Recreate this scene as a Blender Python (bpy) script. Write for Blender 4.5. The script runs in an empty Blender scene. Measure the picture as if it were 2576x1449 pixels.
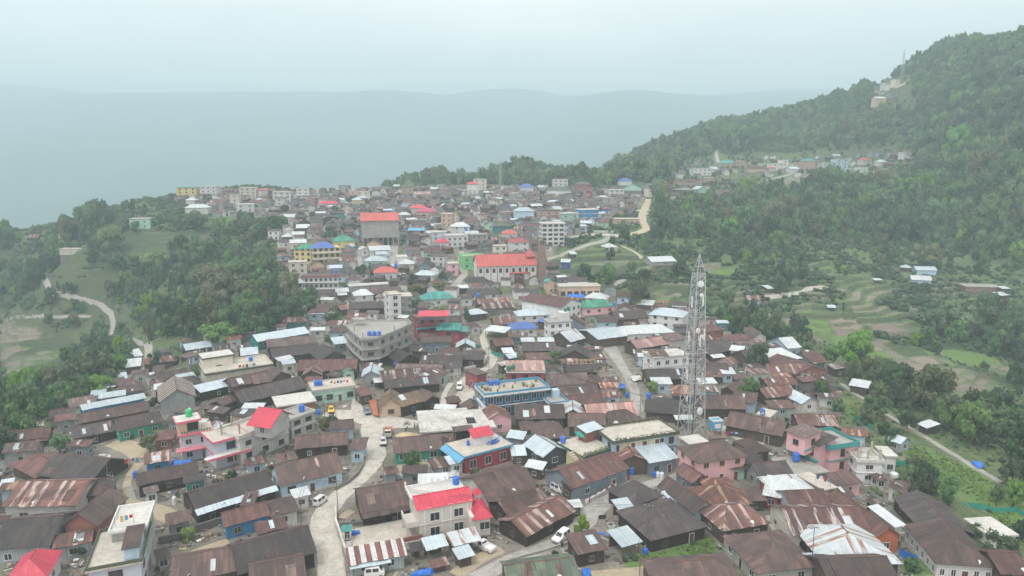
import bpy, math, random
import numpy as np
from mathutils import Vector, Matrix
R = random.Random(11)
NR = np.random.RandomState(5)
sc = bpy.context.scene
COL = sc.collection
# ---------------------------------------------------------------- camera model (reference pixels: 2576 x 1449)
FPX, CX, CY, ZC = 1750.0, 1288.0, 724.5, 75.0
PIT = math.radians(10.5)
cp, sp = math.cos(PIT), math.sin(PIT)
def ray(px, py):
 a = (px-CX)/FPX; b = -(py-CY)/FPX
 return (a, cp+b*sp, -sp+b*cp)
def at_y(px, py, Y):
 d = ray(px, py); t = Y/d[1]
 return (d[0]*t, Y, ZC+d[2]*t)
def project(x, y, z):
 z -= ZC
 dep = y*cp - z*sp; up = y*sp + z*cp
 if dep < 1: return None
 return (CX+FPX*x/dep, CY-FPX*up/dep, dep)
TILES = {'B0':(0,966),'B1':(644,966),'B2':(1288,966),'B3':(1932,966),'M0':(0,644),'M1':(644,644),'M2':(1288,644),'M3':(1932,644),
   'U0':(0,322),'U1':(644,402.5),'U2':(1288,322),'U3':(1932,322),'T3':(1932,0),'F':None}
def tp(t, x, y):
 o = TILES[t]
 if o is None: return (x, y)
 return (o[0]+x/3.0, o[1]+y/3.0)
# ---------------------------------------------------------------- terrain from survey points (pixel, distance)
CP = []
def c(px, py, Y): CP.append(at_y(px, py, Y))
for x in (-200, 300, 800, 1288, 1800, 2300, 2800): c(x, 1449, 111)
for x in (500, 900, 1288, 1750, 2100): c(x, 1258, 140)
for x in (500, 800, 1288, 1750, 2000): c(x, 1037, 190)
for x in (1740,): c(x, 1095, 175)
for x in (800, 1100, 1400, 1700): c(x, 880, 255)
for x in (900, 1200, 1500): c(x, 800, 295)
for x in (850, 1100, 1357): c(x, 700, 350)
for x in (800, 1100, 1350): c(x, 640, 398)
for x in (720, 950, 1200, 1450): c(x, 600, 435)
for x in (700, 1000, 1300, 1550): c(x, 560, 487)
for x in (500, 800, 1100, 1400, 1620): c(x, 520, 557)
for x in (470, 700, 1000, 1300, 1500, 1620): c(x, 490, 630)
for q in [(0,1250,145),(0,1100,190),(150,1030,225),(60,1000,260),(200,940,285),(50,900,380),(340,905,340),(280,830,420),(120,740,450),
  (0,800,480),(350,760,420),(450,820,330),(600,850,270),(520,700,420),(650,640,430),(180,640,470),(0,600,540),(100,580,560),(245,545,560),
  (345,570,530),(450,500,590),(400,600,480),(560,580,500),(640,560,510),(-200,620,520),(-200,900,360),
  (1500,700,340),(1660,655,400),(1800,760,330),(1900,700,370),(1950,790,330),(2250,870,300),(2100,800,330),(2450,930,270),(2560,1000,240),
  (2320,690,410),(2490,725,390),(2560,850,320),(2150,960,230),(2350,1000,225),(2300,1100,180),(2500,1200,155),(2576,1350,130),(1900,900,245),
  (1640,560,490),(1600,600,440),(1800,600,470),(2000,600,470),(2200,600,480),(2400,600,470),(2560,600,430),(1850,500,600),(2100,500,580),
  (2350,500,540),(2560,500,480),(2000,470,640),(1650,470,640),(1750,430,700),(2000,420,720),(2200,410,720),(2290,385,720),(2560,400,520),
  (2450,440,560),(2235,260,800),(2290,190,850),(2450,330,640),(2576,300,580),(2576,95,720),(2450,125,800),(2350,160,850),(2150,212,950),
  (2000,270,1000),(1900,288,1000),(1800,330,1000),(1700,368,1000),(1600,407,960),(1600,420,850),(1700,400,860),(1800,365,860),(1500,438,900),(1420,452,830),(1900,370,900),(2050,330,900),
  (1250,448,800),(1100,458,780),(1350,440,820),(980,468,760),(1258,465,690),(2750,200,560),(2800,600,400),(2800,60,700)]:
 c(*q)
CP = CP+[(-420,720,-70),(-250,820,-110),(-60,820,-40),(-500,560,-30),(60,1000,-120),(250,1180,-90),(-300,1250,-200),(500,1280,60),(720,1150,120),
    (-480,400,-50),(-520,250,-25),(-400,150,-5),(560,150,0),(560,300,10),(780,700,210),(780,950,190),(0,1300,-200)]
for q in [(1000,466,740),(1150,464,745),(1300,458,750),(1450,456,760),(1550,446,860)]: c(*q)
CP = CP+[(-270,770,0),(-100,900,10),(0,960,10),(80,930,0),(170,1040,-10),(290,1100,20),(420,1120,60),(560,1020,120),(660,900,170)]
CP = np.array(CP)
cx_, cy_ = CP[:,0], CP[:,1]
def _phi(dx, dy): return np.sqrt(dx*dx+dy*dy+30.0**2)
_A = _phi(cx_[:,None]-cx_[None,:], cy_[:,None]-cy_[None,:])
n_ = len(CP)
_K = np.zeros((n_+3, n_+3)); _K[:n_,:n_] = _A - np.eye(n_)*.4
_K[:n_,n_] = 1; _K[:n_,n_+1] = cx_; _K[:n_,n_+2] = cy_; _K[n_:,:n_] = _K[:n_,n_:].T
_W = np.linalg.solve(_K, np.concatenate([CP[:,2], np.zeros(3)]))
GX0, GX1, GY0, GY1, GS = -700.0, 800.0, 60.0, 1300.0, 1.5
gx = np.arange(GX0, GX1+.1, GS); gy = np.arange(GY0, GY1+.1, GS)
NXG, NYG = len(gx), len(gy)
XX, YY = np.meshgrid(gx, gy)
ZZ = np.full(XX.shape, _W[n_]) + _W[n_+1]*XX + _W[n_+2]*YY
for i in range(n_): ZZ += _W[i]*_phi(XX-cx_[i], YY-cy_[i])
def vnoise(x, y, scale, seed):
 x = x/scale; y = y/scale
 tab = np.random.RandomState(seed).rand(256, 256)
 xi = np.floor(x).astype(int); yi = np.floor(y).astype(int)
 fx = x-xi; fy = y-yi; fx = fx*fx*(3-2*fx); fy = fy*fy*(3-2*fy)
 g = lambda a, b: tab[a % 256, b % 256]
 return (g(xi,yi)*(1-fx)+g(xi+1,yi)*fx)*(1-fy)+(g(xi,yi+1)*(1-fx)+g(xi+1,yi+1)*fx)*fy
def zt(x, y):
 a = min(max((x-GX0)/GS, 0), NXG-1.001); b = min(max((y-GY0)/GS, 0), NYG-1.001)
 i = int(a); j = int(b); u = a-i; v = b-j
 return float((ZZ[j,i]*(1-u)+ZZ[j,i+1]*u)*(1-v)+(ZZ[j+1,i]*(1-u)+ZZ[j+1,i+1]*u)*v)
_YS = np.concatenate([np.arange(62, 400, .25), np.arange(400, 1298, .6)])
def hit(px, py, h=0.0, slope=None):
 """the point where the sight line meets the ground raised by h"""
 d = ray(px, py)
 X = d[0]/d[1]*_YS; Z = ZC + d[2]/d[1]*_YS
 i = np.clip(((X-GX0)/GS+.5).astype(int), 0, NXG-1); j = np.clip(((_YS-GY0)/GS+.5).astype(int), 0, NYG-1)
 w = np.where(Z <= ZZ[j,i]+h)[0]
 if len(w) == 0: return None
 Y = _YS[w[0]]
 lo, hi = Y-1.5, Y+.5
 for _ in range(14):
  m = (lo+hi)/2
  if ZC+d[2]/d[1]*m <= zt(d[0]/d[1]*m, m)+h: hi = m
  else: lo = m
 return Vector((d[0]/d[1]*hi, hi, ZC+d[2]/d[1]*hi))
def inpoly(px, py, poly):
 r = np.zeros(px.shape, bool); n = len(poly); j = n-1
 for i in range(n):
  xi, yi = poly[i]; xj, yj = poly[j]
  if yi != yj:
   r ^= ((yi > py) != (yj > py)) & (px < (xj-xi)*(py-yi)/(yj-yi)+xi)
  j = i
 return r
def wpoly(t, pts):
 o = []
 for x, y in pts:
  h = hit(*tp(t, x, y))
  if h is not None: o.append((h.x, h.y))
 return o
TOWN_F = [(-300,1600),(-300,1200),(0,1170),(170,1050),(330,925),(470,880),(640,815),(830,775),(760,735),(690,660),(722,628),(688,600),(725,574),(650,566),(600,548),(545,552),(500,530),(440,512),
  (440,478),(700,480),(1000,478),(1400,472),(1640,470),(1660,500),(1570,540),(1500,580),(1400,615),(1375,690),(1560,750),(1720,785),(1830,830),(1990,890),
  (2110,945),(2080,1040),(2170,1110),(2250,1200),(2300,1330),(2500,1460),(2560,1600)]
TOWN = []
for x, y in TOWN_F:
 if y >= 1600: TOWN.append((ray(x,1449)[0]/ray(x,1449)[1]*100, 60.0)); continue
 h = hit(x, y) if not (y < 482 and x < 800) else None
 TOWN.append((h.x, h.y) if h is not None else ((-292,600) if x < 500 else (-215,640)))
townm = inpoly(XX, YY, TOWN)
def blur(a, k):
 a = a.astype(float)
 for _ in range(k):
  a = (a+np.roll(a,1,0)+np.roll(a,-1,0)+np.roll(a,1,1)+np.roll(a,-1,1))/5
 return a
towns = blur(townm, 8)
wild = 1-towns
ZZ += wild*((vnoise(XX,YY,60,1)-.5)*7*np.clip((YY-250)/200,0,1)+(vnoise(XX,YY,22,2)-.5)*2.2)
hm_ = np.maximum(np.clip((YY-700)/100,0,1)*np.clip((XX-60)/100,0,1), np.clip((XX-330)/80,0,1)*np.clip((YY-440)/90,0,1)); ZZ += hm_*((vnoise(XX,YY,95,31)-.5)*30+(vnoise(XX+.5*YY,YY*.6,42,32)-.5)*13)
LAND = np.zeros(XX.shape+(4,)); LAND[...,0] = towns; LAND[...,3] = 1
# fields: (tile, outline, kind 0 ploughed soil / 1 young crop / 2 terraced grass, step height)
FIELDS = [
 ('F',[(1400,640),(1640,660),(1900,700),(2400,700),(2576,760),(2576,980),(2250,950),(2050,850),(1850,770),(1550,730)],3,2.0),('F',[(0,800),(280,850),(350,920),(150,950),(0,970)],3,2.2),('F',[(260,600),(640,540),(690,600),(450,700),(330,740),(120,740)],3,2.4),

 ('F',[(2010,795),(2120,775),(2200,850),(2390,930),(2490,960),(2430,1005),(2250,935),(2130,885),(2040,850)],0,1.0),
 ('M0',[(0,480),(210,470),(330,560),(300,640),(130,650),(260,760),(170,860),(0,890)],0,1.3),
 ('M0',[(160,650),(300,640),(480,600),(560,700),(480,770),(330,840),(180,900)],2,1.4),
 ('M0',[(270,860),(480,770),(560,830),(500,940)],1,1.4),('M0',[(215,950),(340,940),(350,985),(230,1000)],1,0),
 ('M0',[(180,1100),(240,1000),(350,985),(310,1110)],0,0),('M0',[(560,200),(830,130),(870,260),(800,300),(580,280)],1,1.5),
 ('M0',[(420,40),(640,60),(600,130),(420,170)],2,1.4),('M0',[(450,320),(700,360),(690,450),(100,450),(120,360)],2,1.2),
 ('U0',[(900,800),(1560,770),(1580,900),(1330,1000),(960,1000)],2,1.5),('U0',[(680,740),(850,740),(900,800),(700,790)],1,0),
 ('U0',[(1500,640),(1800,640),(1760,760),(1560,760)],1,1.3),
 ('U2',[(250,1010),(480,930),(700,880),(960,960),(1050,1060),(800,1130),(500,1140),(300,1110)],2,1.5),
 ('M2',[(1040,200),(1340,240),(1320,400),(1130,400),(1040,330)],2,1.4),('M2',[(1080,250),(1300,270),(1260,300),(1060,310)],0,1.0),
 ('M2',[(1460,350),(1780,330),(1790,480),(1480,440)],2,1.3),('M2',[(1420,60),(1590,50),(1560,100),(1440,110)],0,0),
 ('M2',[(1490,110),(1660,90),(1700,140),(1500,160)],1,0),
 ('M3',[(200,440),(250,360),(350,350),(320,430)],0,0),('M3',[(350,420),(440,390),(640,410),(660,480),(560,470),(480,500),(400,600),(340,480)],2,1.2),
 ('M3',[(480,510),(660,490),(700,540),(920,680),(1010,760),(1130,840),(800,780),(740,720),(560,650),(500,680)],0,.9),
 ('M3',[(620,370),(900,385),(1030,450),(650,430)],0,0),('M3',[(655,440),(1010,465),(680,490)],1,0),('M3',[(700,495),(1060,500),(1250,540),(1180,600),(920,610),(780,550)],0,.8),
 ('M3',[(920,690),(1120,690),(1240,750),(1040,760)],2,.8),('M3',[(1060,770),(1260,755),(1360,800),(1160,835)],0,0),
 ('M3',[(1120,660),(1500,700),(1300,680),(1250,650)],0,0),('M3',[(1300,690),(1600,740),(1750,830),(1500,830),(1330,760)],1,1.0),
 ('M3',[(1290,870),(1480,835),(1560,880),(1480,950),(1380,940)],0,0),('M3',[(1480,960),(1600,910),(1750,950),(1640,1035),(1500,1000)],0,0),
 ('M3',[(1600,850),(1720,810),(1932,870),(1932,950),(1760,900)],0,0),('M3',[(310,60),(480,40),(480,150),(640,150),(560,180),(330,140)],1,1.4),
 ('M3',[(500,150),(900,180),(900,330),(520,240)],2,1.2),('M3',[(500,245),(890,300),(700,360),(620,330)],0,0),
 ('M3',[(0,430),(180,470),(120,560),(0,560)],0,.8),
 ('U3',[(60,400),(310,330),(290,460),(150,500)],0,0),
 ('B3',[(985,480),(1150,470),(1500,620),(1760,800),(1932,900),(1932,1180),(1600,900),(1300,880),(1090,700)],1,0),
 ('B3',[(480,60),(640,130),(860,300),(800,320),(640,270),(560,170)],1,0),('B3',[(1000,1350),(1240,1290),(1500,1449),(1000,1449)],1,0),
 ('B2',[(1150,1240),(1480,1140),(1580,1240),(1500,1340),(900,1400),(760,1330)],1,0),('B2',[(1180,1360),(1380,1300),(1420,1330),(1200,1370)],0,0),
 ('M1',[(660,430),(800,430),(780,470),(640,460)],1,0),
]
RISER = np.zeros(XX.shape)
for t, pts, kind, step in FIELDS:
 P = wpoly(t, pts)
 if len(P) < 3: continue
 m = inpoly(XX, YY, P); step *= 1.45 if kind < 3 else 1
 if step:
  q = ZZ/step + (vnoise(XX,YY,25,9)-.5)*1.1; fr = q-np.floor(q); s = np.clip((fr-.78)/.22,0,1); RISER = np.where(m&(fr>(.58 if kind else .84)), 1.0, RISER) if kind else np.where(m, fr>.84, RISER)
  ZZ = np.where(m, ZZ + (np.floor(q)+s-q)*step, ZZ)
 k = blur(m, 1)
 if kind == 3: LAND[...,2] = np.maximum(LAND[...,2], k*.3*(1-towns)); continue
 if kind == 0: LAND[...,1] = np.maximum(LAND[...,1]*(1-k), k)
 elif kind == 1: LAND[...,2] = np.maximum(LAND[...,2], k); LAND[...,1] *= 1-k; LAND[...,0] *= 1-k
 else: LAND[...,2] = np.maximum(LAND[...,2], k*.45); LAND[...,1] = np.maximum(LAND[...,1], k*.25)
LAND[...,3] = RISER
FIELDM = blur((LAND[...,1]+LAND[...,2])>.32, 1)
# ---------------------------------------------------------------- materials
MATS = {}
def nmat(name):
 m = bpy.data.materials.new(name); m.use_nodes = True
 nt = m.node_tree; b = nt.nodes['Principled BSDF']
 return m, nt, b
class NB:
 def __init__(s, nt): s.nt = nt
 def n(s, t, **k):
  o = s.nt.nodes.new(t)
  for a, v in k.items(): setattr(o, a, v)
  return o
 def l(s, a, b): s.nt.links.new(a, b)
 def val(s, inp, v):
  if hasattr(v, 'node') : s.l(v, inp)
  else: inp.default_value = v
 def math(s, op, a, b=0.0, c=None):
  o = s.n('ShaderNodeMath', operation=op); s.val(o.inputs[0], a); s.val(o.inputs[1], b)
  if c is not None: s.val(o.inputs[2], c)
  return o.outputs[0]
 def mix(s, f, a, b, bt='MIX'):
  o = s.n('ShaderNodeMix', data_type='RGBA', blend_type=bt)
  s.val(o.inputs[0], f)
  for i, v in ((6,a),(7,b)):
   if isinstance(v, (tuple, list)): v = tuple(v)+(1,) if len(v)==3 else v
   s.val(o.inputs[i], v)
  return o.outputs[2]
 def ramp(s, f, lo, hi):
  o = s.n('ShaderNodeMapRange', clamp=True); s.val(o.inputs[0], f); o.inputs[1].default_value = lo; o.inputs[2].default_value = hi
  return o.outputs[0]
 def noise(s, vec, scale, w=None, detail=3, rough=.55):
  o = s.n('ShaderNodeTexNoise', noise_dimensions='4D' if w is not None else '3D')
  s.l(vec, o.inputs['Vector']); o.inputs['Scale'].default_value = scale; o.inputs['Detail'].default_value = detail
  o.inputs['Roughness'].default_value = rough
  if w is not None: s.l(w, o.inputs['W'])
  return o.outputs['Fac']
 def mapv(s, vec, sc_):
  o = s.n('ShaderNodeMapping'); s.l(vec, o.inputs['Vector']); o.inputs['Scale'].default_value = sc_
  return o.outputs[0]
def uvcoord(B):
 return B.n('ShaderNodeTexCoord').outputs['UV']
def objrand(B, k=40.0):
 o = B.n('ShaderNodeObjectInfo'); return o.outputs['Random'], B.math('MULTIPLY', o.outputs['Random'], k)
def roofmat(name, c1, c2, streak=None, share=0.0, rough=.6, stripes=False, spread=.35):
 pale = max(c1) > .35; k1, k2 = ((1.1,1.1,1.1),(.72,.71,.70)) if pale else ((1.65,1.5,1.45),(.5,.5,.53))
 m, nt, b = nmat(name); B = NB(nt)
 uv = uvcoord(B); rn, w = objrand(B)
 sx = B.n('ShaderNodeSeparateXYZ'); B.l(uv, sx.inputs[0]); u, v = sx.outputs[0], sx.outputs[1]
 blot = B.ramp(B.noise(uv, .22, w, 4, .6), .32, .68)
 col = B.mix(blot, c1, c2)
 cell = B.n('ShaderNodeCombineXYZ')
 B.l(B.math('FLOOR', B.math('MULTIPLY', u, 1/.85)), cell.inputs[0]); B.l(B.math('FLOOR', B.math('MULTIPLY', v, 1/2.7)), cell.inputs[1]); B.l(w, cell.inputs[2])
 wn = B.n('ShaderNodeTexWhiteNoise'); B.l(cell.outputs[0], wn.inputs['Vector'])
 col = B.mix(B.ramp(wn.outputs['Value'], .35, 1), col, B.mix(1.0, col, k1, 'MULTIPLY'))
 # weathering runs down the slope
 run = B.noise(B.mapv(uv, (2.2,.16,1)), 1.0, w, 4, .65)
 col = B.mix(B.ramp(run, .45, .75), col, B.mix(1.0, col, k2, 'MULTIPLY'))
 fine = B.noise(uv, 3.5, w, 3, .7)
 col = B.mix(B.ramp(fine, .4, .8), col, B.mix(1.0, col, (1.3,1.25,1.2), 'MULTIPLY'))
 if streak:
  if stripes:
   k = B.math('GREATER_THAN', B.math('FRACT', B.math('MULTIPLY', u, 1/1.9)), .52)
   k = B.math('MULTIPLY', k, B.ramp(fine, .2, .5))
  else:
   cc = B.n('ShaderNodeCombineXYZ'); B.l(B.math('FLOOR', B.math('MULTIPLY', u, 1/.85)), cc.inputs[0]); B.l(w, cc.inputs[1])
   w2 = B.n('ShaderNodeTexWhiteNoise'); B.l(cc.outputs[0], w2.inputs['Vector'])
   k = B.math('GREATER_THAN', w2.outputs['Value'], 1-share)
   k = B.math('MULTIPLY', k, B.ramp(B.noise(B.mapv(uv,(1.6,.28,1)), 1.0, w, 3, .6), .42, .55))
  col = B.mix(k, col, streak)
 # sheet overlaps
 ln = B.math('LESS_THAN', B.math('FRACT', B.math('MULTIPLY', u, 1/.85)), .09)
 l2 = B.math('LESS_THAN', B.math('FRACT', B.math('MULTIPLY', v, 1/2.7)), .035)
 col = B.mix(B.math('MULTIPLY', B.math('MAXIMUM', ln, l2), .5), col, B.mix(1.0, col, (.5,.5,.5), 'MULTIPLY'))
 br = B.math('ADD', B.math('MULTIPLY', rn, 2*spread), 1-spread)
 cb = B.n('ShaderNodeCombineXYZ')
 for i in range(3): B.l(br, cb.inputs[i])
 col = B.mix(1.0, col, cb.outputs[0], 'MULTIPLY')
 B.l(col, b.inputs['Base Color']); b.inputs['Roughness'].default_value = rough
 bm = B.n('ShaderNodeBump'); bm.inputs['Strength'].default_value = .35; bm.inputs['Distance'].default_value = .06
 B.l(B.math('SINE', B.math('MULTIPLY', u, 2*math.pi/.42)), bm.inputs['Height']); B.l(bm.outputs[0], b.inputs['Normal'])
 MATS[name] = m
def wallmat(name, c, dirt=.35, plank=0.0, rough=.85, brick=False):
 m, nt, b = nmat(name); B = NB(nt)
 uv = uvcoord(B); rn, w = objrand(B)
 col = B.mix(B.ramp(B.noise(uv, .5, w, 4, .6), .35, .75), c, tuple(x*(1-dirt) for x in c))
 col = B.mix(B.math('MULTIPLY', B.ramp(B.noise(B.mapv(uv,(1.6,.22,1)), 1.0, w, 4, .7), .5, .8), dirt*1.3), col, (.13,.12,.10))
 if plank:
  sx = B.n('ShaderNodeSeparateXYZ'); B.l(uv, sx.inputs[0])
  ln = B.math('LESS_THAN', B.math('FRACT', B.math('MULTIPLY', sx.outputs[0], 1/plank)), .14)
  col = B.mix(B.math('MULTIPLY', ln, .55), col, B.mix(1.0, col, (.45,.45,.45), 'MULTIPLY'))
  cc = B.n('ShaderNodeCombineXYZ'); B.l(B.math('FLOOR', B.math('MULTIPLY', sx.outputs[0], 1/(plank*2))), cc.inputs[0]); B.l(w, cc.inputs[1])
  w2 = B.n('ShaderNodeTexWhiteNoise'); B.l(cc.outputs[0], w2.inputs['Vector'])
  col = B.mix(B.math('MULTIPLY', w2.outputs['Value'], .5), col, B.mix(1.0, col, (.6,.6,.6), 'MULTIPLY'))
 if brick:
  t = B.n('ShaderNodeTexBrick'); B.l(uv, t.inputs['Vector']); t.inputs['Scale'].default_value = 2.2
  t.inputs['Color1'].default_value = tuple(c)+(1,); t.inputs['Color2'].default_value = tuple(x*.7 for x in c)+(1,); t.inputs['Mortar'].default_value = (.3,.28,.26,1)
  col = B.mix(.7, col, t.outputs['Color'])
 br = B.math('ADD', B.math('MULTIPLY', rn, .3), .85)
 cb = B.n('ShaderNodeCombineXYZ')
 for i in range(3): B.l(br, cb.inputs[i])
 col = B.mix(1.0, col, cb.outputs[0], 'MULTIPLY')
 B.l(col, b.inputs['Base Color']); b.inputs['Roughness'].default_value = rough
 MATS[name] = m
def plain(name, c, rough=.6, metal=0.0, var=.25, scale=2.0):
 m, nt, b = nmat(name); B = NB(nt)
 tc = B.n('ShaderNodeTexCoord').outputs['Object']; rn, w = objrand(B)
 col = B.mix(B.ramp(B.noise(tc, scale, w, 3), .3, .7), c, tuple(x*(1-var) for x in c))
 B.l(col, b.inputs['Base Color']); b.inputs['Roughness'].default_value = rough; b.inputs['Metallic'].default_value = metal
 MATS[name] = m
def slabmat(name, c, stain, amt=.5):
 m, nt, b = nmat(name); B = NB(nt)
 uv = uvcoord(B); rn, w = objrand(B)
 n1 = B.ramp(B.noise(uv, .28, w, 5, .65), .42, .66); n2 = B.ramp(B.noise(uv, 1.7, w, 4, .7), .45, .75)
 col = B.mix(B.math('MULTIPLY', n1, amt), c, stain)
 col = B.mix(B.math('MULTIPLY', n2, amt*.7), col, tuple(x*.7 for x in stain))
 vo = B.n('ShaderNodeTexVoronoi', feature='DISTANCE_TO_EDGE'); B.l(uv, vo.inputs['Vector']); vo.inputs['Scale'].default_value = .45
 col = B.mix(B.math('MULTIPLY', B.math('LESS_THAN', vo.outputs['Distance'], .03), .35*amt), col, (.1,.09,.08))
 B.l(col, b.inputs['Base Color']); b.inputs['Roughness'].default_value = .85
 MATS[name] = m
roofmat('brown', (.088,.052,.045), (.050,.036,.034))
roofmat('brownred', (.112,.047,.040), (.070,.038,.034))
roofmat('dark', (.056,.043,.042), (.036,.030,.031))
roofmat('greybrown', (.125,.092,.082), (.075,.056,.050))
roofmat('rust', (.118,.052,.042), (.070,.040,.035), (.34,.26,.235), .22)
roofmat('orange_rust', (.165,.065,.038), (.09,.045,.036), (.40,.25,.18), .3)
roofmat('rust_silver', (.118,.052,.044), (.075,.042,.039), (.50,.47,.455), .45)
roofmat('stripe', (.07,.043,.038), (.09,.055,.046), (.38,.33,.30), stripes=True, spread=.1)
roofmat('stripe_wide', (.17,.062,.052), (.12,.06,.05), (.52,.53,.53), stripes=True, spread=.1)
roofmat('dusty_pink', (.34,.20,.18), (.24,.15,.135), (.45,.36,.33), .3, spread=.1)
roofmat('zinc', (.44,.52,.57), (.35,.42,.47), rough=.42, spread=.13)
roofmat('zinc_rust', (.45,.50,.53), (.37,.41,.44), (.26,.12,.07), .25, rough=.45, spread=.1)
roofmat('white_tin', (.53,.57,.59), (.43,.47,.50), rough=.45, spread=.1)
roofmat('pink_red', (.56,.045,.085), (.42,.035,.065), rough=.45, spread=.06)
roofmat('church_red', (.50,.10,.085), (.38,.08,.07), rough=.5, spread=.05)
roofmat('maroon', (.26,.06,.07), (.20,.05,.06), spread=.12)
roofmat('magenta', (.42,.08,.14), (.34,.07,.12), spread=.1)
roofmat('green', (.045,.24,.15), (.035,.18,.12), spread=.1)
roofmat('teal', (.05,.24,.22), (.04,.19,.18), spread=.1)
roofmat('blue', (.08,.16,.44), (.06,.12,.34), spread=.1)
roofmat('light_blue_tin', (.12,.36,.55), (.10,.30,.48), spread=.1)
roofmat('moss', (.135,.095,.055), (.10,.068,.048), spread=.1)
roofmat('moss_green', (.085,.115,.075), (.055,.075,.058), spread=.1)
wallmat('w_white', (.66,.66,.65), .25)
wallmat('w_offwhite', (.60,.59,.56), .35)
wallmat('w_grey', (.34,.35,.36), .35, plank=.5)
wallmat('w_concrete', (.40,.385,.36), .35)
wallmat('w_cream', (.66,.62,.52), .25)
wallmat('w_beige', (.62,.58,.53), .12)
wallmat('w_lavender', (.50,.54,.62), .12)
wallmat('w_lightblue', (.46,.62,.74), .2)
wallmat('w_blue', (.06,.27,.55), .3, plank=.4)
wallmat('w_deepblue', (.04,.15,.27), .25)
wallmat('w_mint', (.38,.58,.48), .2)
wallmat('w_green', (.05,.30,.20), .3)
wallmat('w_teal', (.04,.28,.26), .35, plank=.5)
wallmat('w_lime', (.20,.58,.22), .12)
wallmat('w_pink', (.72,.42,.44), .15)
wallmat('w_peach', (.62,.45,.33), .2)
wallmat('w_coral', (.46,.32,.26), .25)
wallmat('w_rose', (.46,.11,.14), .2)
wallmat('w_red', (.42,.06,.075), .35)
wallmat('w_darkpink', (.32,.08,.10), .2)
wallmat('w_orange', (.42,.13,.07), .3)
wallmat('w_yellow', (.66,.53,.24), .2)
wallmat('w_paleyellow', (.70,.66,.38), .2)
wallmat('w_brick', (.30,.10,.075), .3, brick=True)
wallmat('w_darkwood', (.055,.032,.027), .4, plank=.35)
wallmat('w_wood', (.12,.083,.062), .4, plank=.3)
wallmat('w_darkgrey', (.085,.095,.11), .3)
wallmat('w_stone', (.20,.185,.165), .5)
wallmat('w_greyblue', (.22,.27,.32), .25, plank=.4)
wallmat('w_zinc', (.42,.47,.50), .3, plank=.6)
wallmat('w_navy', (.04,.06,.30), .2)
wallmat('w_tower', (.27,.175,.145), .2)
plain('t_white', (.78,.78,.77)); plain('t_pink', (.78,.16,.24)); plain('t_teal', (.05,.30,.29)); plain('t_darkgreen', (.04,.13,.08))
plain('t_brown', (.13,.06,.045)); plain('t_red', (.34,.04,.05)); plain('t_yellow', (.62,.43,.10)); plain('t_blue', (.10,.32,.50)); plain('t_grey', (.30,.30,.29))
plain('t_dark', (.05,.045,.042)); plain('t_moss', (.10,.115,.075), .9); plain('t_wood', (.22,.14,.09)); plain('t_timber', (.50,.36,.22)); plain('t_palewood', (.42,.36,.24), .85)
plain('glass', (.06,.07,.08), .12, 0, .5, .7); plain('opening', (.02,.018,.018), .9)
plain('galvanised', (.46,.485,.495), .5, .3, .2, .6); plain('pole_metal', (.20,.17,.15), .6, .3); plain('wire', (.03,.03,.03), .6)
plain('tank_blue', (.03,.16,.62), .4); plain('tank_green', (.03,.50,.16), .4); plain('tank_black', (.02,.02,.022), .45); plain('tank_white', (.72,.74,.76), .45); plain('tank_darkgreen', (.03,.18,.12), .45)
plain('tarp_blue', (.03,.20,.72), .5, 0, .45, 1.5); plain('tarp_green', (.02,.42,.32), .6); plain('net', (.03,.36,.28), .7, 0, .4, 4); plain('tarp_white', (.66,.66,.66), .7, 0, .35, 2); plain('tarp_orange', (.50,.18,.09), .7, 0, .4, 2)
plain('tyre', (.02,.02,.02), .85); plain('rim', (.45,.45,.46), .35, .6); plain('light', (.8,.8,.78), .2); plain('tail', (.4,.02,.02), .3)
for k, cc in dict(white=(.78,.78,.78), silver=(.52,.53,.54), black=(.025,.025,.028), slate=(.16,.20,.26), yellow=(.80,.48,.03), red=(.5,.04,.04), tin=(.4,.42,.44)).items(): plain('car_'+k, cc, .28, .1, .05)
plain('skin', (.36,.20,.13), .6); plain('hair', (.02,.016,.014), .6); plain('cloth_dark', (.03,.03,.04), .9); plain('cloth_grey', (.25,.25,.27), .9); plain('cloth_blue', (.06,.09,.22), .9); plain('cloth_white', (.66,.66,.66), .9)
plain('bark', (.10,.075,.055), .9); plain('bamboo', (.32,.27,.14), .8); plain('log', (.17,.105,.075), .95, 0, .6, 3); plain('log_end', (.34,.23,.16), .95); plain('rock', (.24,.225,.20), .95, 0, .45, 1.2)
plain('sand', (.58,.45,.30), .95, 0, .25, 3); plain('pot', (.30,.12,.07), .8); plain('yellow_flower', (.70,.58,.03), .8)
slabmat('s_pale', (.52,.48,.42), (.33,.30,.26), .65); slabmat('s_white', (.58,.57,.54), (.36,.34,.31), .6); slabmat('s_grey', (.36,.345,.32), (.20,.19,.17), .6); slabmat('s_old', (.57,.56,.53), (.30,.28,.25), .8)
slabmat('s_dirt', (.42,.38,.33), (.27,.24,.20), .6); slabmat('s_brown', (.12,.085,.075), (.08,.06,.055), .6)
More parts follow.
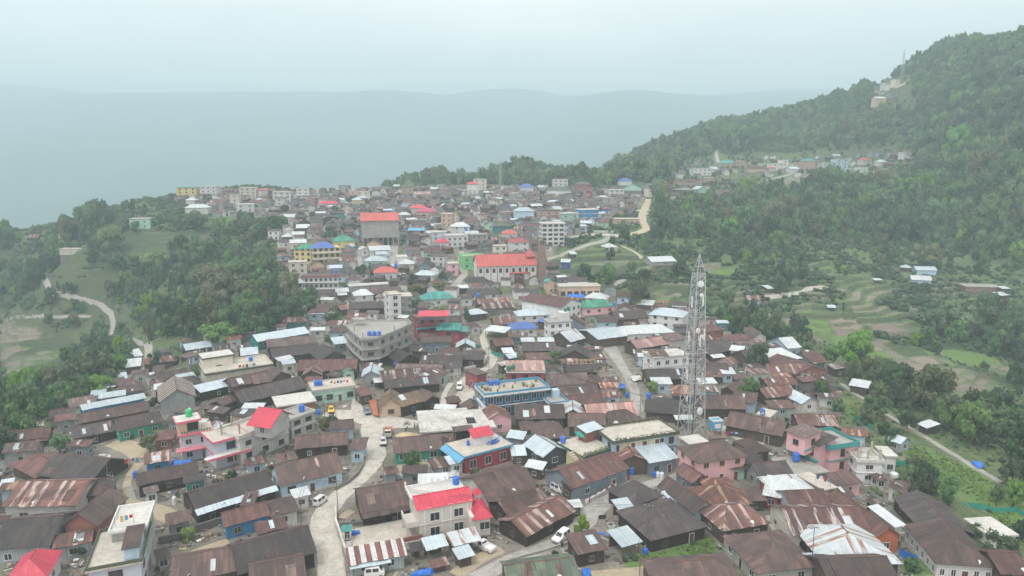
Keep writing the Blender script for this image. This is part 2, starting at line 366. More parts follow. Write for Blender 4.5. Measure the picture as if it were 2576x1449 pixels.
def leafmat(name, c1, c2, vs=.5):
 m, nt, b = nmat(name); B = NB(nt)
 tc = B.n('ShaderNodeTexCoord').outputs['Object']; rn, w = objrand(B)
 col = B.mix(B.ramp(B.noise(tc, 2.6, w, 3), .35, .7), c1, c2)
 hs = B.n('ShaderNodeHueSaturation'); B.l(col, hs.inputs['Color'])
 B.l(B.math('ADD', B.math('MULTIPLY', rn, .05), .475), hs.inputs['Hue'])
 B.l(B.math('ADD', B.math('MULTIPLY', B.math('FRACT', B.math('MULTIPLY', rn, 7.31)), 2*vs), 1-vs), hs.inputs['Value'])
 B.l(B.math('ADD', B.math('MULTIPLY', B.math('FRACT', B.math('MULTIPLY', rn, 3.77)), .4), .75), hs.inputs['Saturation'])
 B.l(hs.outputs[0], b.inputs['Base Color']); b.inputs['Roughness'].default_value = .65
 tr = B.n('ShaderNodeBsdfTranslucent'); B.l(hs.outputs[0], tr.inputs['Color'])
 mx = B.n('ShaderNodeMixShader'); mx.inputs[0].default_value = .35
 B.l(b.outputs[0], mx.inputs[1]); B.l(tr.outputs[0], mx.inputs[2])
 B.l(mx.outputs[0], nt.nodes['Material Output'].inputs['Surface'])
 MATS[name] = m
leafmat('leaf', (.135,.215,.078), (.080,.145,.058))
leafmat('leaf_dark', (.088,.150,.066), (.058,.105,.052), .35)
leafmat('leaf_bright', (.20,.34,.045), (.13,.25,.04), .2)
leafmat('leaf_olive', (.195,.200,.090), (.130,.145,.068), .25)
leafmat('leaf_banana', (.13,.23,.075), (.085,.17,.06), .3)
leafmat('leaf_crop', (.27,.40,.07), (.18,.30,.055), .3)
HAZE, HAZE_COL, HAZE_TOP, SKY, SUN, EXPO = .00044, (.61,.775,.845), 800.0, 15.0, 2.3, 0.2
# ---------------------------------------------------------------- mesh building
class MB:
 def __init__(s): s.v = []; s.f = []
 def quad(s, *p):
  n = len(s.v); s.v += [tuple(q) for q in p]; s.f.append(tuple(range(n, n+len(p)))); return s
 def box(s, x0, x1, y0, y1, z0, z1):
  n = len(s.v)
  s.v += [(x0,y0,z0),(x1,y0,z0),(x1,y1,z0),(x0,y1,z0),(x0,y0,z1),(x1,y0,z1),(x1,y1,z1),(x0,y1,z1)]
  for q in ((0,3,2,1),(4,5,6,7),(0,1,5,4),(1,2,6,5),(2,3,7,6),(3,0,4,7)): s.f.append(tuple(n+i for i in q))
  return s
 def prism(s, poly, z0, z1):
  n = len(s.v); k = len(poly)
  a = sum(poly[i][0]*poly[(i+1)%k][1]-poly[(i+1)%k][0]*poly[i][1] for i in range(k))
  if a < 0: poly = poly[::-1]
  s.v += [(x,y,z0) for x,y in poly]+[(x,y,z1) for x,y in poly]
  s.f.append(tuple(range(n+k-1, n-1, -1))); s.f.append(tuple(range(n+k, n+2*k)))
  for i in range(k): j = (i+1)%k; s.f.append((n+i,n+j,n+k+j,n+k+i))
  return s
 def tube(s, pts, r, n=5, cap=True):
  base = len(s.v); P = [Vector(p) for p in pts]; rr = r if isinstance(r, (list,tuple)) else [r]*len(P)
  for i, p in enumerate(P):
   d = (P[min(i+1,len(P)-1)]-P[max(i-1,0)]).normalized()
   a = Vector((0,0,1)) if abs(d.z) < .9 else Vector((1,0,0))
   u = d.cross(a).normalized(); w = u.cross(d)
   for k in range(n):
    t = 2*math.pi*k/n; q = p+(u*math.cos(t)+w*math.sin(t))*rr[i]; s.v.append(tuple(q))
  for i in range(len(P)-1):
   for k in range(n):
    a = base+i*n+k; b = base+i*n+(k+1)%n; s.f.append((a,b,b+n,a+n))
  if cap: s.f.append(tuple(base+k for k in range(n-1,-1,-1))); s.f.append(tuple(base+(len(P)-1)*n+k for k in range(n)))
  return s
 def lathe(s, prof, n=14, ctr=(0,0,0)):
  base = len(s.v)
  for r, z in prof:
   for k in range(n):
    t = 2*math.pi*k/n; s.v.append((ctr[0]+r*math.cos(t), ctr[1]+r*math.sin(t), ctr[2]+z))
  for i in range(len(prof)-1):
   for k in range(n):
    a = base+i*n+k; b = base+i*n+(k+1)%n; s.f.append((a,b,b+n,a+n))
  s.f.append(tuple(base+(len(prof)-1)*n+k for k in range(n))); s.f.append(tuple(base+k for k in range(n-1,-1,-1)))
  return s
 def mesh(s, name, mat):
  me = bpy.data.meshes.new(name); me.from_pydata(s.v, [], s.f)
  uv = me.uv_layers.new(name='UVMap'); co = s.v; dat = []
  for f in s.f:
   a = Vector(co[f[0]]); N = Vector((0,0,0)); k = len(f)
   for i in range(k):
    p = co[f[i]]; q = co[f[(i+1)%k]]
    N += Vector(((p[1]-q[1])*(p[2]+q[2]), (p[2]-q[2])*(p[0]+q[0]), (p[0]-q[0])*(p[1]+q[1])))
   if N.length < 1e-9: N = Vector((0,0,1))
   N.normalize(); u = Vector((0,0,1)).cross(N)
   u = Vector((1,0,0)) if u.length < .05 else u.normalized()
   w = N.cross(u)
   for i in f: p = Vector(co[i]); dat += [p.dot(u), p.dot(w)]
  uv.data.foreach_set('uv', dat)
  me.materials.append(MATS[mat]); return me
WM = {}   # world matrix of every built object
def link(o, parent=None, M=None):
 COL.objects.link(o); M = M if M is not None else (WM[parent.name] if parent else Matrix())
 WM[o.name] = M.copy()
 if parent is not None:
  o.parent = parent; o.matrix_basis = WM[parent.name].inverted() @ M
 else: o.matrix_basis = M
 return o
SPLIT = dict(columns='column', column_stubs='column_stub', post='post', posts='post', pillars='pillar', rafters='rafter', purlins='purlin', canopy_posts='canopy_post')
def pieces(mb):
 par = list(range(len(mb.v)))
 def fd(i):
  while par[i] != i: par[i] = par[par[i]]; i = par[i]
  return i
 for f in mb.f:
  a = fd(f[0])
  for j in f[1:]: par[fd(j)] = a
 out = {}
 for f in mb.f:
  m, mp = out.setdefault(fd(f[0]), (MB(), {})); g = []
  for j in f:
   if j not in mp: mp[j] = len(m.v); m.v.append(mb.v[j])
   g.append(mp[j])
  m.f.append(tuple(g))
 return [m for m, _ in out.values()]
def part(name, mb, mat, parent=None, M=None):
 if name in SPLIT and parent is not None:
  for q in pieces(mb): o = link(bpy.data.objects.new(SPLIT[name], q.mesh(SPLIT[name], mat)), parent, M)
  return o
 return link(bpy.data.objects.new(name, mb.mesh(name, mat)), parent, M)
THINGS = []
def tag(o, desc, cat, group=None, unique=False, px=None):
 o['category'] = cat; o['label'] = desc
 if group: o['group'] = group
 p = WM[o.name].translation; q = px or project(p.x, p.y, p.z+2)
 THINGS.append(dict(o=o, desc=desc, unique=unique, q=q[:2] if q else (0,0)))
 return o
def empty(name, M):
 o = bpy.data.objects.new(name, None); o.empty_display_size = .5; return link(o, None, M)
def structure(o): o['kind'] = 'structure'; return o
# ---------------------------------------------------------------- placing buildings by the near edge of their roof
OCC = set()
def occupy(M, x0, x1, y0, y1, pad=.4):
 nx = max(2, int((x1-x0+2*pad)/.7)); ny = max(2, int((y1-y0+2*pad)/.7))
 for i in range(nx+1):
  for j in range(ny+1):
   p = M @ Vector((x0-pad+(x1-x0+2*pad)*i/nx, y0-pad+(y1-y0+2*pad)*j/ny, 0)); OCC.add((int(p.x//1), int(p.y//1)))
class Fr: pass
def frame(t, x1, y1, x2, y2, h, D, over=.0):
 """local frame: x along the near edge, y away from the viewer, origin at the footprint centre on the ground"""
 A = hit(*tp(t,x1,y1), h); B = hit(*tp(t,x2,y2), h)
 if A is None or B is None: raise RuntimeError('no ground at %s %s %s' % (t,x1,y1))
 e = (A.z+B.z)/2; dA = ray(*tp(t,x1,y1)); dB = ray(*tp(t,x2,y2))
 A = Vector((dA[0],dA[1],dA[2]))*((e-ZC)/dA[2])+Vector((0,0,ZC)) if abs(dA[2])>.004 else A
 B = Vector((dB[0],dB[1],dB[2]))*((e-ZC)/dB[2])+Vector((0,0,ZC)) if abs(dB[2])>.004 else B
 if A.y > 300 or B.y > 300:
  X1,Y1 = tp(t,x1,y1); X2,Y2 = tp(t,x2,y2); w = hit((X1+X2)/2,(Y1+Y2)/2,h); Y = w.y; k = (X2-X1)/FPX*Y; dy = k*max(-.35,min(.35,(Y1-Y2)/(X2-X1)*3)); dA, dB = ray(X1,Y1), ray(X2,Y2)
  A = Vector((dA[0]/dA[1]*(Y-dy/2), Y-dy/2, w.z)); B = Vector((dB[0]/dB[1]*(Y+dy/2), Y+dy/2, w.z)); e = w.z
 u = Vector((B.x-A.x, B.y-A.y, 0)); L = u.length; u.normalize(); n = Vector((-u.y, u.x, 0))
 mid = (A+B)/2
 if n.dot(Vector((mid.x, mid.y, 0))) < 0: n = -n; u = -u
 cc = mid+n*(D/2); cc.z = 0
 return fr_at(cc, math.atan2(u.y,u.x), L, D, e)
def fr_at(cc, yaw, L, D, e):
 F = Fr(); F.L, F.D = L, D
 u = Vector((math.cos(yaw), math.sin(yaw), 0)); n = Vector((-u.y, u.x, 0))
 zs = [zt(*(cc+u*(sx*L/2)+n*(sy*D/2)).xy) for sx in (-1,0,1) for sy in (-1,0,1)]
 z0 = min(e-1.9, sum(zs)/9)
 F.h = e-z0; F.zb = min(min(zs)-z0-.3, -.25)
 F.M = Matrix.Translation((cc.x, cc.y, z0)) @ Matrix.Rotation(yaw, 4, 'Z'); F.yaw = yaw
 F.dist = math.hypot(cc.x, cc.y)
 return F
# roof slabs are laid in sheet-wide strips whose lower ends are a little uneven
def slope(mb, a, b, c_, d, th=.07, ragged=.12, w=1.7):
 a, b, c_, d = map(Vector, (a,b,c_,d)); L = (b-a).length; n = max(1, int(L/w)) if ragged else 1
 run = ((a-d)+(b-c_)); run.normalize()
 N = (b-a).cross(d-a); N.normalize()
 if N.z < 0: N = -N
 for i in range(n):
  s, e = i/n, (i+1)/n; k = R.uniform(-ragged, ragged) if ragged else 0; q = N*(R.uniform(0,.05) if ragged else 0)+N*(.03 if i % 2 else 0)
  p = [a.lerp(b,s)+run*k+q, a.lerp(b,e)+run*k+q, d.lerp(c_,e)+q, d.lerp(d if False else c_,s)+q]
  p[3] = d.lerp(c_, s)+q
  m = len(mb.v); mb.v += [tuple(x) for x in p]+[tuple(x-N*th) for x in p]
  for f in ((0,1,2,3),(7,6,5,4),(0,4,5,1),(1,5,6,2),(2,6,7,3),(3,7,4,0)): mb.f.append(tuple(m+i2 for i2 in f))
def wallbox(F, x0, x1, y0, y1, z0, z1): return MB().box(x0,x1,y0,y1,z0,z1)
def window(parent, F, side, pos, z, w, h, fm='t_white', pm='glass', bars=1, x0=None, x1=None, y0=None, y1=None, name='window', deep=.06):
 """side: f front, l left, r right"""
 if side == 'f': M = F.M @ Matrix.Translation((pos, y0, z))
 elif side == 'l': M = F.M @ Matrix.Translation((x0, pos, z)) @ Matrix.Rotation(-math.pi/2, 4, 'Z')
 else: M = F.M @ Matrix.Translation((x1, pos, z)) @ Matrix.Rotation(math.pi/2, 4, 'Z')
 t = .065; m = MB()
 m.box(-w/2-t, -w/2, -deep, .02, -t, h+t); m.box(w/2, w/2+t, -deep, .02, -t, h+t); m.box(-w/2, w/2, -deep, .02, h, h+t); m.box(-w/2-.06, w/2+.06, -deep-.08, .02, -t-.05, -t)
 for k in range(bars): x = -w/2+w*(k+1)/(bars+1); m.box(x-.035, x+.035, -deep+.01, .015, 0, h)
 o = part(name, m, fm, parent, M)
 part('pane', MB().box(-w/2, w/2, -deep+.025, .01, -.001, h+.001), pm, o, M)
 return o
def door(parent, F, pos, z, y0, w=1.0, h=2.0, mat='t_brown'):
 M = F.M @ Matrix.Translation((pos, y0, z))
 o = part('door', MB().box(-w/2, w/2, -.06, .02, 0, h), mat, parent, M)
 part('frame', MB().box(-w/2-.1,-w/2,-.09,.02,0,h+.1).box(w/2,w/2+.1,-.09,.02,0,h+.1).box(-w/2,w/2,-.09,.02,h,h+.1), 't_white' if mat!='t_white' else 't_grey', o, M)
def wins(root, F, x0, x1, y0, y1, zs, sides='flr', fm='t_white', pm='glass', sp=3.0, ww=1.3, wh=1.25, dr=True, dmat='t_brown'):
 for iz, z in enumerate(zs):
  if 'f' in sides:
   n = max(1, int((x1-x0-.8)/sp))
   for i in range(n):
    x = x0+(x1-x0)*(i+.5)/n
    if dr and iz == 0 and i == n//2 and n > 1: door(root, F, x, max(0, z-1.0), y0, mat=dmat)
    else: window(root, F, 'f', x, z, ww, wh, fm, pm, y0=y0)
  for s in 'lr':
   if s in sides:
    n = max(1, int((y1-y0-1.0)/(sp*1.2)))
    for i in range(n):
     window(root, F, s, y0+(y1-y0)*(i+.5)/n, z, ww, wh, fm, pm, x0=x0, x1=x1)
def roof_on(root, F, typ, roof, rise, x0, x1, y0, y1, e, wall, ov=.55, rag=.12, cap=False, name='roof'):
 """roof over the rectangle; gable triangles are part of the wall mesh returned"""
 ym = (y0+y1)/2; xm = (x0+x1)/2; m = MB(); wm = MB(); ridge = None
 if typ == 'g':
  k = rise/(ym-y0); o = ov
  slope(m, (x0-o*.8,y0-o,e-k*o),(x1+o*.8,y0-o,e-k*o),(x1+o*.8,ym,e+rise),(x0-o*.8,ym,e+rise), ragged=rag)
  slope(m, (x1+o*.8,y1+o,e-k*o),(x0-o*.8,y1+o,e-k*o),(x0-o*.8,ym,e+rise),(x1+o*.8,ym,e+rise), ragged=rag)
  for x in (x0, x1): wm.prism([(0,0)],0,0) if False else None
  for x in (x0+.05, x1-.05):
   s = 1 if x > xm else -1
   p = [(x,y0,e-.12),(x,y1,e-.12),(x,ym,e+rise-.12)]
   wm.quad(*(p if s > 0 else p[::-1])); q = [(x-s*.12,a,b) for _,a,b in p]; wm.quad(*(q[::-1] if s > 0 else q))
  ridge = [(x0-o*.8,ym,e+rise+.05),(x1+o*.8,ym,e+rise+.05)]
 elif typ == 'x':
  k = rise/(xm-x0); o = ov
  slope(m, (x0-o,y1+o*.8,e-k*o),(x0-o,y0-o*.8,e-k*o),(xm,y0-o*.8,e+rise),(xm,y1+o*.8,e+rise), ragged=rag)
  slope(m, (x1+o,y0-o*.8,e-k*o),(x1+o,y1+o*.8,e-k*o),(xm,y1+o*.8,e+rise),(xm,y0-o*.8,e+rise), ragged=rag)
  for y in (y0+.05, y1-.05):
   s = 1 if y > ym else -1
   p = [(x1,y,e-.12),(x0,y,e-.12),(xm,y,e+rise-.12)]
   wm.quad(*(p if s > 0 else p[::-1])); q = [(a,y-s*.12,b) for a,_,b in p]; wm.quad(*(q[::-1] if s > 0 else q))
  ridge = [(xm,y0-o*.8,e+rise+.05),(xm,y1+o*.8,e+rise+.05)]
 elif typ == 'h':
  o = ov; a = min(x1-x0, y1-y0)/2*.8
  if x1-x0 >= y1-y0:
   r0, r1 = (x0+a, ym), (x1-a, ym)
  else: r0, r1 = (xm, y0+a), (xm, y1-a)
  k = rise/max(.5, min(x1-x0,y1-y0)/2); z = e-k*o; X0,X1,Y0,Y1 = x0-o,x1+o,y0-o,y1+o
  A,Bq,Cq,Dq = (X0,Y0,z),(X1,Y0,z),(X1,Y1,z),(X0,Y1,z); p, q = (r0[0],r0[1],e+rise),(r1[0],r1[1],e+rise)
  if x1-x0 >= y1-y0:
   for f in ((A,Bq,q,p),(Cq,Dq,p,q),(Dq,A,p),(Bq,Cq,q)): m.quad(*f)
  else:
   for f in ((Dq,A,p,q),(Bq,Cq,q,p),(A,Bq,p),(Cq,Dq,q)): m.quad(*f)
  m.quad(Dq,Cq,Bq,A); ridge = [p, q]
  n0 = len(m.v)
  for a1, b1 in ((A,Bq),(Bq,Cq),(Cq,Dq),(Dq,A)): m.quad((a1[0],a1[1],a1[2]-.09),(b1[0],b1[1],b1[2]-.09),b1,a1)
 elif typ in ('m','s'):
  o = ov; k = rise/(y1-y0)
  slope(m, (x0-o,y0-o,e-k*o),(x1+o,y0-o,e-k*o),(x1+o,y1+.2,e+rise),(x0-o,y1+.2,e+rise), ragged=rag)
  if typ == 'm':
   for x in (x0+.05, x1-.05):
    s = 1 if x > xm else -1; p = [(x,y0,e-.1),(x,y1,e-.1),(x,y1,e+rise-.1)]; wm.quad(*(p if s > 0 else p[::-1]))
   wm.quad((x1,y1-.05,e-.1),(x0,y1-.05,e-.1),(x0,y1-.05,e+rise-.1),(x1,y1-.05,e+rise-.1))
 r = part(name, m, roof, root, F.M)
 if cap and ridge: part('ridge_cap', MB().tube(ridge, .13, 4), cap, r, F.M)
 return wm
DEF = dict(brown='w_darkwood', brownred='w_wood', dark='w_darkwood', greybrown='w_wood', rust='w_grey', orange_rust='w_grey', rust_silver='w_offwhite', stripe='w_grey', zinc='w_grey', zinc_rust='w_darkwood', white_tin='w_white')
NAMES = dict(g='tin_roof_house', x='gable_front_house', h='hipped_roof_house', m='lean_to_shed', s='open_shelter', f='flat_roof_building')
WORD = dict(brown='brown', brownred='reddish brown', dark='dark grey', greybrown='weathered grey brown', rust='rusty', orange_rust='orange rusted', rust_silver='rust streaked silver', stripe='striped', stripe_wide='striped', dusty_pink='faded pinkish', zinc='pale zinc', zinc_rust='rust stained zinc', white_tin='white tin', pink_red='bright pink red', church_red='salmon red', maroon='maroon', magenta='magenta', green='green', teal='teal', blue='blue', light_blue_tin='light blue', moss='mossy brown', moss_green='mossy green',
  s_pale='pale concrete', s_white='whitish concrete', s_grey='grey concrete', s_old='stained concrete', s_brown='brown', s_dirt='dusty')
WW = dict(w_white='white', w_offwhite='off white', w_grey='grey', w_concrete='concrete', w_cream='cream', w_beige='beige', w_lavender='lavender', w_lightblue='light blue', w_blue='blue', w_deepblue='deep blue', w_mint='mint', w_green='green', w_teal='teal', w_lime='lime', w_pink='pink', w_peach='peach', w_coral='coral', w_rose='rose', w_red='red', w_darkpink='dark pink', w_orange='orange', w_yellow='yellow', w_paleyellow='pale yellow', w_brick='brick', w_darkwood='dark timber', w_wood='timber', w_darkgrey='dark grey', w_stone='stone', w_greyblue='grey blue', w_zinc='zinc', w_navy='navy', w_tower='brown')
CATS = dict(g='house', x='house', h='house', m='shed', s='shelter', f='building')
def pale_roof(r): return r in ('zinc','white_tin','zinc_rust','pink_red','stripe','stripe_wide','dusty_pink','teal','green','blue')
def house(F, typ, roof, wall=None, label=None, rise=None, win='w_white', st=1, ov=.55, plinth=None, lean=None, wsp=3.0, fm='t_white', nodoor=False, name=None, cat=None, cap=None, sides='flr', ww=1.2, wh=1.15, strip=None):
 wall = wall or DEF.get(roof, 'w_wood'); L, D, e = F.L, F.D, F.h
 near = F.dist < 260; mid = F.dist < 480
 root = empty(name or NAMES[typ], F.M)
 i = ov if typ in 'gxhms' else 0
 x0, x1, y0, y1 = -L/2+i*.8, L/2-i*.8, -D/2+i, D/2-i
 if typ == 'x': x0, x1, y0, y1 = -L/2+i, L/2-i, -D/2+i*.8, D/2-i*.8
 if x1-x0 < .8: x0, x1 = -L/2, L/2
 if rise is None: rise = {'g':.23*D,'x':.26*L,'h':.24*min(L,D),'m':.16*D,'s':.12*D}.get(typ, 0)
 e2 = e
 if typ in 'gh': e2 = e + rise/(D/2)*i*.9
 elif typ == 'x': e2 = e + rise/(L/2)*i*.9
 elif typ in 'ms': e2 = e + rise/D*i
 rag = (.13 if near else .1) if mid else 0
 wm = roof_on(root, F, typ, roof, rise-(e2-e), x0, x1, y0, y1, e2, wall, ov=i, rag=rag, cap=cap or ('t_brown' if near and typ in 'gxh' else None))
 if typ == 's':
  m = MB()
  for x in (x0, x1):
   for y, z in ((y0,e2),(y1,e2+rise)): m.box(x-.07,x+.07,y-.07,y+.07,F.zb,z-.08)
  part('post', m, 't_wood', root, F.M)
  if near: part('back_wall', MB().box(x0+.1,x1-.1,y1-.12,y1,F.zb,e2*.75), wall, root, F.M)
 else:
  zf = .0
  zl = -.3 if F.zb < -1.0 else F.zb
  if zl > F.zb: part('foundation', MB().box(x0+.03,x1-.03,y0+.03,y1-.03,F.zb,zl), 'w_stone', root, F.M)
  wm.box(x0,x1,y0,y1,zl if not plinth else .5,e2-.1)
  part('wall', wm, wall, root, F.M)
  if plinth: part('plinth', MB().box(x0-.04,x1+.04,y0-.04,y1+.04,F.zb,.5), plinth, root, F.M)
  zs = [.95+3.0*k for k in range(st)] if e > 2.4 else []
  if mid and zs and e2-.2 > zs[0]+wh:
   if wall in ('w_darkwood','w_wood','w_grey'):
    wsp = max(wsp, R.choice((4.5,6,8))); ww *= .75; wh *= .8; fm = R.choice(('t_grey','t_wood','t_wood','t_white')) if fm == 't_white' else fm
    if not near: sides = 'f'
   wins(root, F, x0, x1, y0, y1, [z for z in zs if z+wh < e2-.1], sides if near else sides.replace('l','').replace('r','') or 'f', fm, 'glass', wsp if near else wsp*1.3, ww, wh, dr=not nodoor and near)
 if lean:   # a lower roof along the front: (depth, drop, roof material)
  d, dr_, rm = lean; m = MB(); slope(m, (x0-.3,y0-d,e2-dr_-.16*d),(x1+.3,y0-d,e2-dr_-.16*d),(x1+.3,y0-.02,e2-dr_),(x0-.3,y0-.02,e2-dr_), ragged=rag)
  part('lean_to_roof', m, rm, root, F.M)
 if strip: # a strip of newer sheets along the eave
  k = (rise)/(D/2); m = MB(); y = y0-i; z = e2-k*i
  slope(m, (x0-i,y-.25,z-k*.25+.1),(x1+i,y-.25,z-k*.25+.1),(x1+i,y+strip[0],z+k*strip[0]+.1),(x0-i,y+strip[0],z+k*strip[0]+.1), ragged=.05)
  part('eave_sheet', m, strip[1], root, F.M)
 if F.dist < 300 and typ in 'gm' and not pale_roof(roof):
  yb = (y0+y1)/2 if typ == 'g' else y1; sl = (rise-(e2-e))/(yb-y0)
  for q in range(R.choice((0,0,1,1,2,3))):
   w_ = R.choice((.8,.8,1.6)); px_ = R.uniform(x0+.4,max(x0+.5,x1-w_-.4)); ya = R.uniform(y0,y0+(yb-y0)*.45); yc = min(yb-.1,ya+R.uniform(1.6,2.8)); z_ = lambda v: e2+(v-y0)*sl+.085
   part('patch_sheet', MB().quad((px_,ya,z_(ya)),(px_+w_,ya,z_(ya)),(px_+w_,yc,z_(yc)),(px_,yc,z_(yc))), R.choice(('zinc','white_tin','greybrown','rust','rust')), root, F.M)
 if F.dist < 260 and typ in 'gh' and R.random() < .3:
  q = F.M @ Vector((R.uniform(x0,x1)*.7, y0+.2, e2+.15)); T = Matrix.Translation(q) @ Matrix.Rotation(R.uniform(0,6.28),4,'Z') @ Matrix.Rotation(.9,4,'X'); dd = part('satellite_dish', MB().lathe([(.05,-.12),(.3,-.07),(.42,0),(.4,.02)],12), 'tank_white', root, T); part('mount', MB().tube([(0,0,-.1),(0,-.25,-.5)],.03,4), 'pole_metal', dd, T)
 occupy(F.M, x0, x1, y0, y1)
 dn = f"{WORD.get(roof,'brown')} roofed {WW.get(wall,'')} {'shed' if typ=='m' else 'shelter' if typ=='s' else 'house'}".replace('  ',' ')
 if typ == 's': dn = f"{WORD.get(roof,'brown')} roofed open shelter"
 tag(root, label or dn, cat or CATS[typ], None if label else 'small houses and sheds of the town', bool(label))
 return root
def block(root, F, roof, wall, st=1, band=None, parapet=None, win=True, fm='t_white', wsp=2.8, slab=.35, over=.35, zs=None, zbot=None, ww=1.3, wh=1.3, sides='flr', door_=True, columns=False, bars=1, rooms=True):
 """a flat-roofed block of the building root"""
 L, D, e = F.L, F.D, F.h; x0,x1,y0,y1 = -L/2+over, L/2-over, -D/2+over, D/2-over
 zb = F.zb if zbot is None else zbot; far = F.dist > 480
 if columns:
  m = MB(); n = max(2, int(L/4)+1); k = max(2, int(D/5)+1)
  for i in range(n):
   for j in range(k):
    x = x0+.2+(x1-x0-.4)*i/(n-1); y = y0+.2+(y1-y0-.4)*j/(k-1); m.box(x-.18,x+.18,y-.18,y+.18,zb,e-slab)
  part('columns', m, 's_grey', root, F.M)
 else:
  zl = -.3 if zb < -1.0 else zb
  if zl > zb: part('foundation', MB().box(x0+.03,x1-.03,y0+.03,y1-.03,zb,zl), 'w_stone', root, F.M)
  part('wall', MB().box(x0,x1,y0,y1,zl,e-slab), wall, root, F.M)
 part('roof_slab', MB().box(-L/2,L/2,-D/2,D/2,e-slab,e), roof, root, F.M)
 if band:
  m = MB(); b = .03; m.box(-L/2-b,L/2+b,-D/2-b-.06,-D/2-b+.03,e-slab-.05,e+.14); m.box(-L/2-b-.06,-L/2-b+.03,-D/2,D/2,e-slab-.05,e+.14); m.box(L/2+b-.03,L/2+b+.06,-D/2,D/2,e-slab-.05,e+.14)
  part('roof_band', m, band, root, F.M)
 if parapet:
  ph, pm = parapet; m = MB(); a, b2 = .18, 0
  m.box(-L/2,L/2,-D/2,-D/2+a,e,e+ph); m.box(-L/2,L/2,D/2-a,D/2,e,e+ph); m.box(-L/2,-L/2+a,-D/2+a,D/2-a,e,e+ph); m.box(L/2-a,L/2,-D/2+a,D/2-a,e,e+ph)
  part('parapet', m, pm, root, F.M)
 sh = (e-slab)/st
 if st > 1:
  m = MB()
  for k in range(1, st): m.box(x0-.18,x1+.18,y0-.18,y1+.18,sh*k-.1,sh*k+.12)
  part('storey_band', m, band or wall if not columns else 's_grey', root, F.M)
 if win and not columns and not (far and not rooms):
  wins(root, F, x0, x1, y0, y1, [z*1.0+.9 for z in [sh*k for k in range(st)] if z+.9+wh < e-slab], sides, fm, 'glass', wsp if not far else wsp*1.5, ww, min(wh, sh-1.4), dr=door_ and F.dist < 260)
 occupy(F.M, x0, x1, y0, y1)
def flat(F, roof, wall, label=None, name='flat_roof_building', cat='building', **k):
 root = empty(name, F.M); block(root, F, roof, wall, **k)
 tag(root, label or f"{WW.get(wall,'')} {k.get('st',1)} storey flat roofed building", cat, None if label else 'flat roofed buildings of the town', bool(label))
 return root
def sub(t, x1, y1, x2, y2, h, D): return frame(t, x1, y1, x2, y2, h, D)
def stair(root, F, x0, x1, y0, y1, z0, z1, n, mat='s_grey', along='x'):
 m = MB()
 for i in range(n):
  a, b = i/n, (i+1)/n; z = z0+(z1-z0)*b
  if along == 'x': m.box(x0+(x1-x0)*a if x1>x0 else x0+(x1-x0)*b, x0+(x1-x0)*b if x1>x0 else x0+(x1-x0)*a, y0, y1, z-.3 if i else z0-.2, z)
  else: m.box(x0, x1, y0+(y1-y0)*min(a,a), y0+(y1-y0)*b, z0-.3, z)
 part('staircase', m, mat, root, F.M)
def railing(root, M, x0, x1, y, z, h=.9, mat='t_white', name='railing', solid=False):
 m = MB(); m.box(x0,x1,y-.04,y+.04,z+h-.08,z+h)
 if solid: m.box(x0,x1,y-.05,y+.05,z,z+h-.08)
 else:
  n = max(2, int((x1-x0)/.35))
  for i in range(n+1): x = x0+(x1-x0)*i/n; m.box(x-.03,x+.03,y-.03,y+.03,z,z+h-.08)
  m.box(x0,x1,y-.03,y+.03,z+.05,z+.12)
 part(name, m, mat, root, M)
# ---------------------------------------------------------------- small things
def tank(p, mat='tank_blue', r=.62, h=1.5, label=None, px=None):
 M = Matrix.Translation(p)
 prof = [(r*.93,0),(r,.06)]
 for i in range(5):
  z = .06+(h-.35)*(i+.5)/5; prof += [(r,z-.06),(r*.94,z),(r,z+.06)]
 prof += [(r,h-.28),(r*.8,h-.12),(r*.42,h-.03)]
 o = link(bpy.data.objects.new('water_tank', MB().lathe(prof, 16).mesh('water_tank', mat)), None, M)
 part('lid', MB().lathe([(r*.36,h-.06),(r*.36,h+.06),(r*.25,h+.1)], 12), mat, o, M)
 w = {'tank_blue':'blue','tank_green':'bright green','tank_black':'black','tank_white':'white','tank_darkgreen':'dark green'}[mat]
 tag(o, label or f'{w} plastic water tank', 'water tank', 'plastic water tanks about the town', bool(label))
 return o
def tank_px(t, x, y, h, mat='tank_blue', r=.62, hh=1.5, label=None):
 p = hit(*tp(t,x,y), h)
 if p is not None: return tank(p, mat, r, hh, label)
CAR = {}
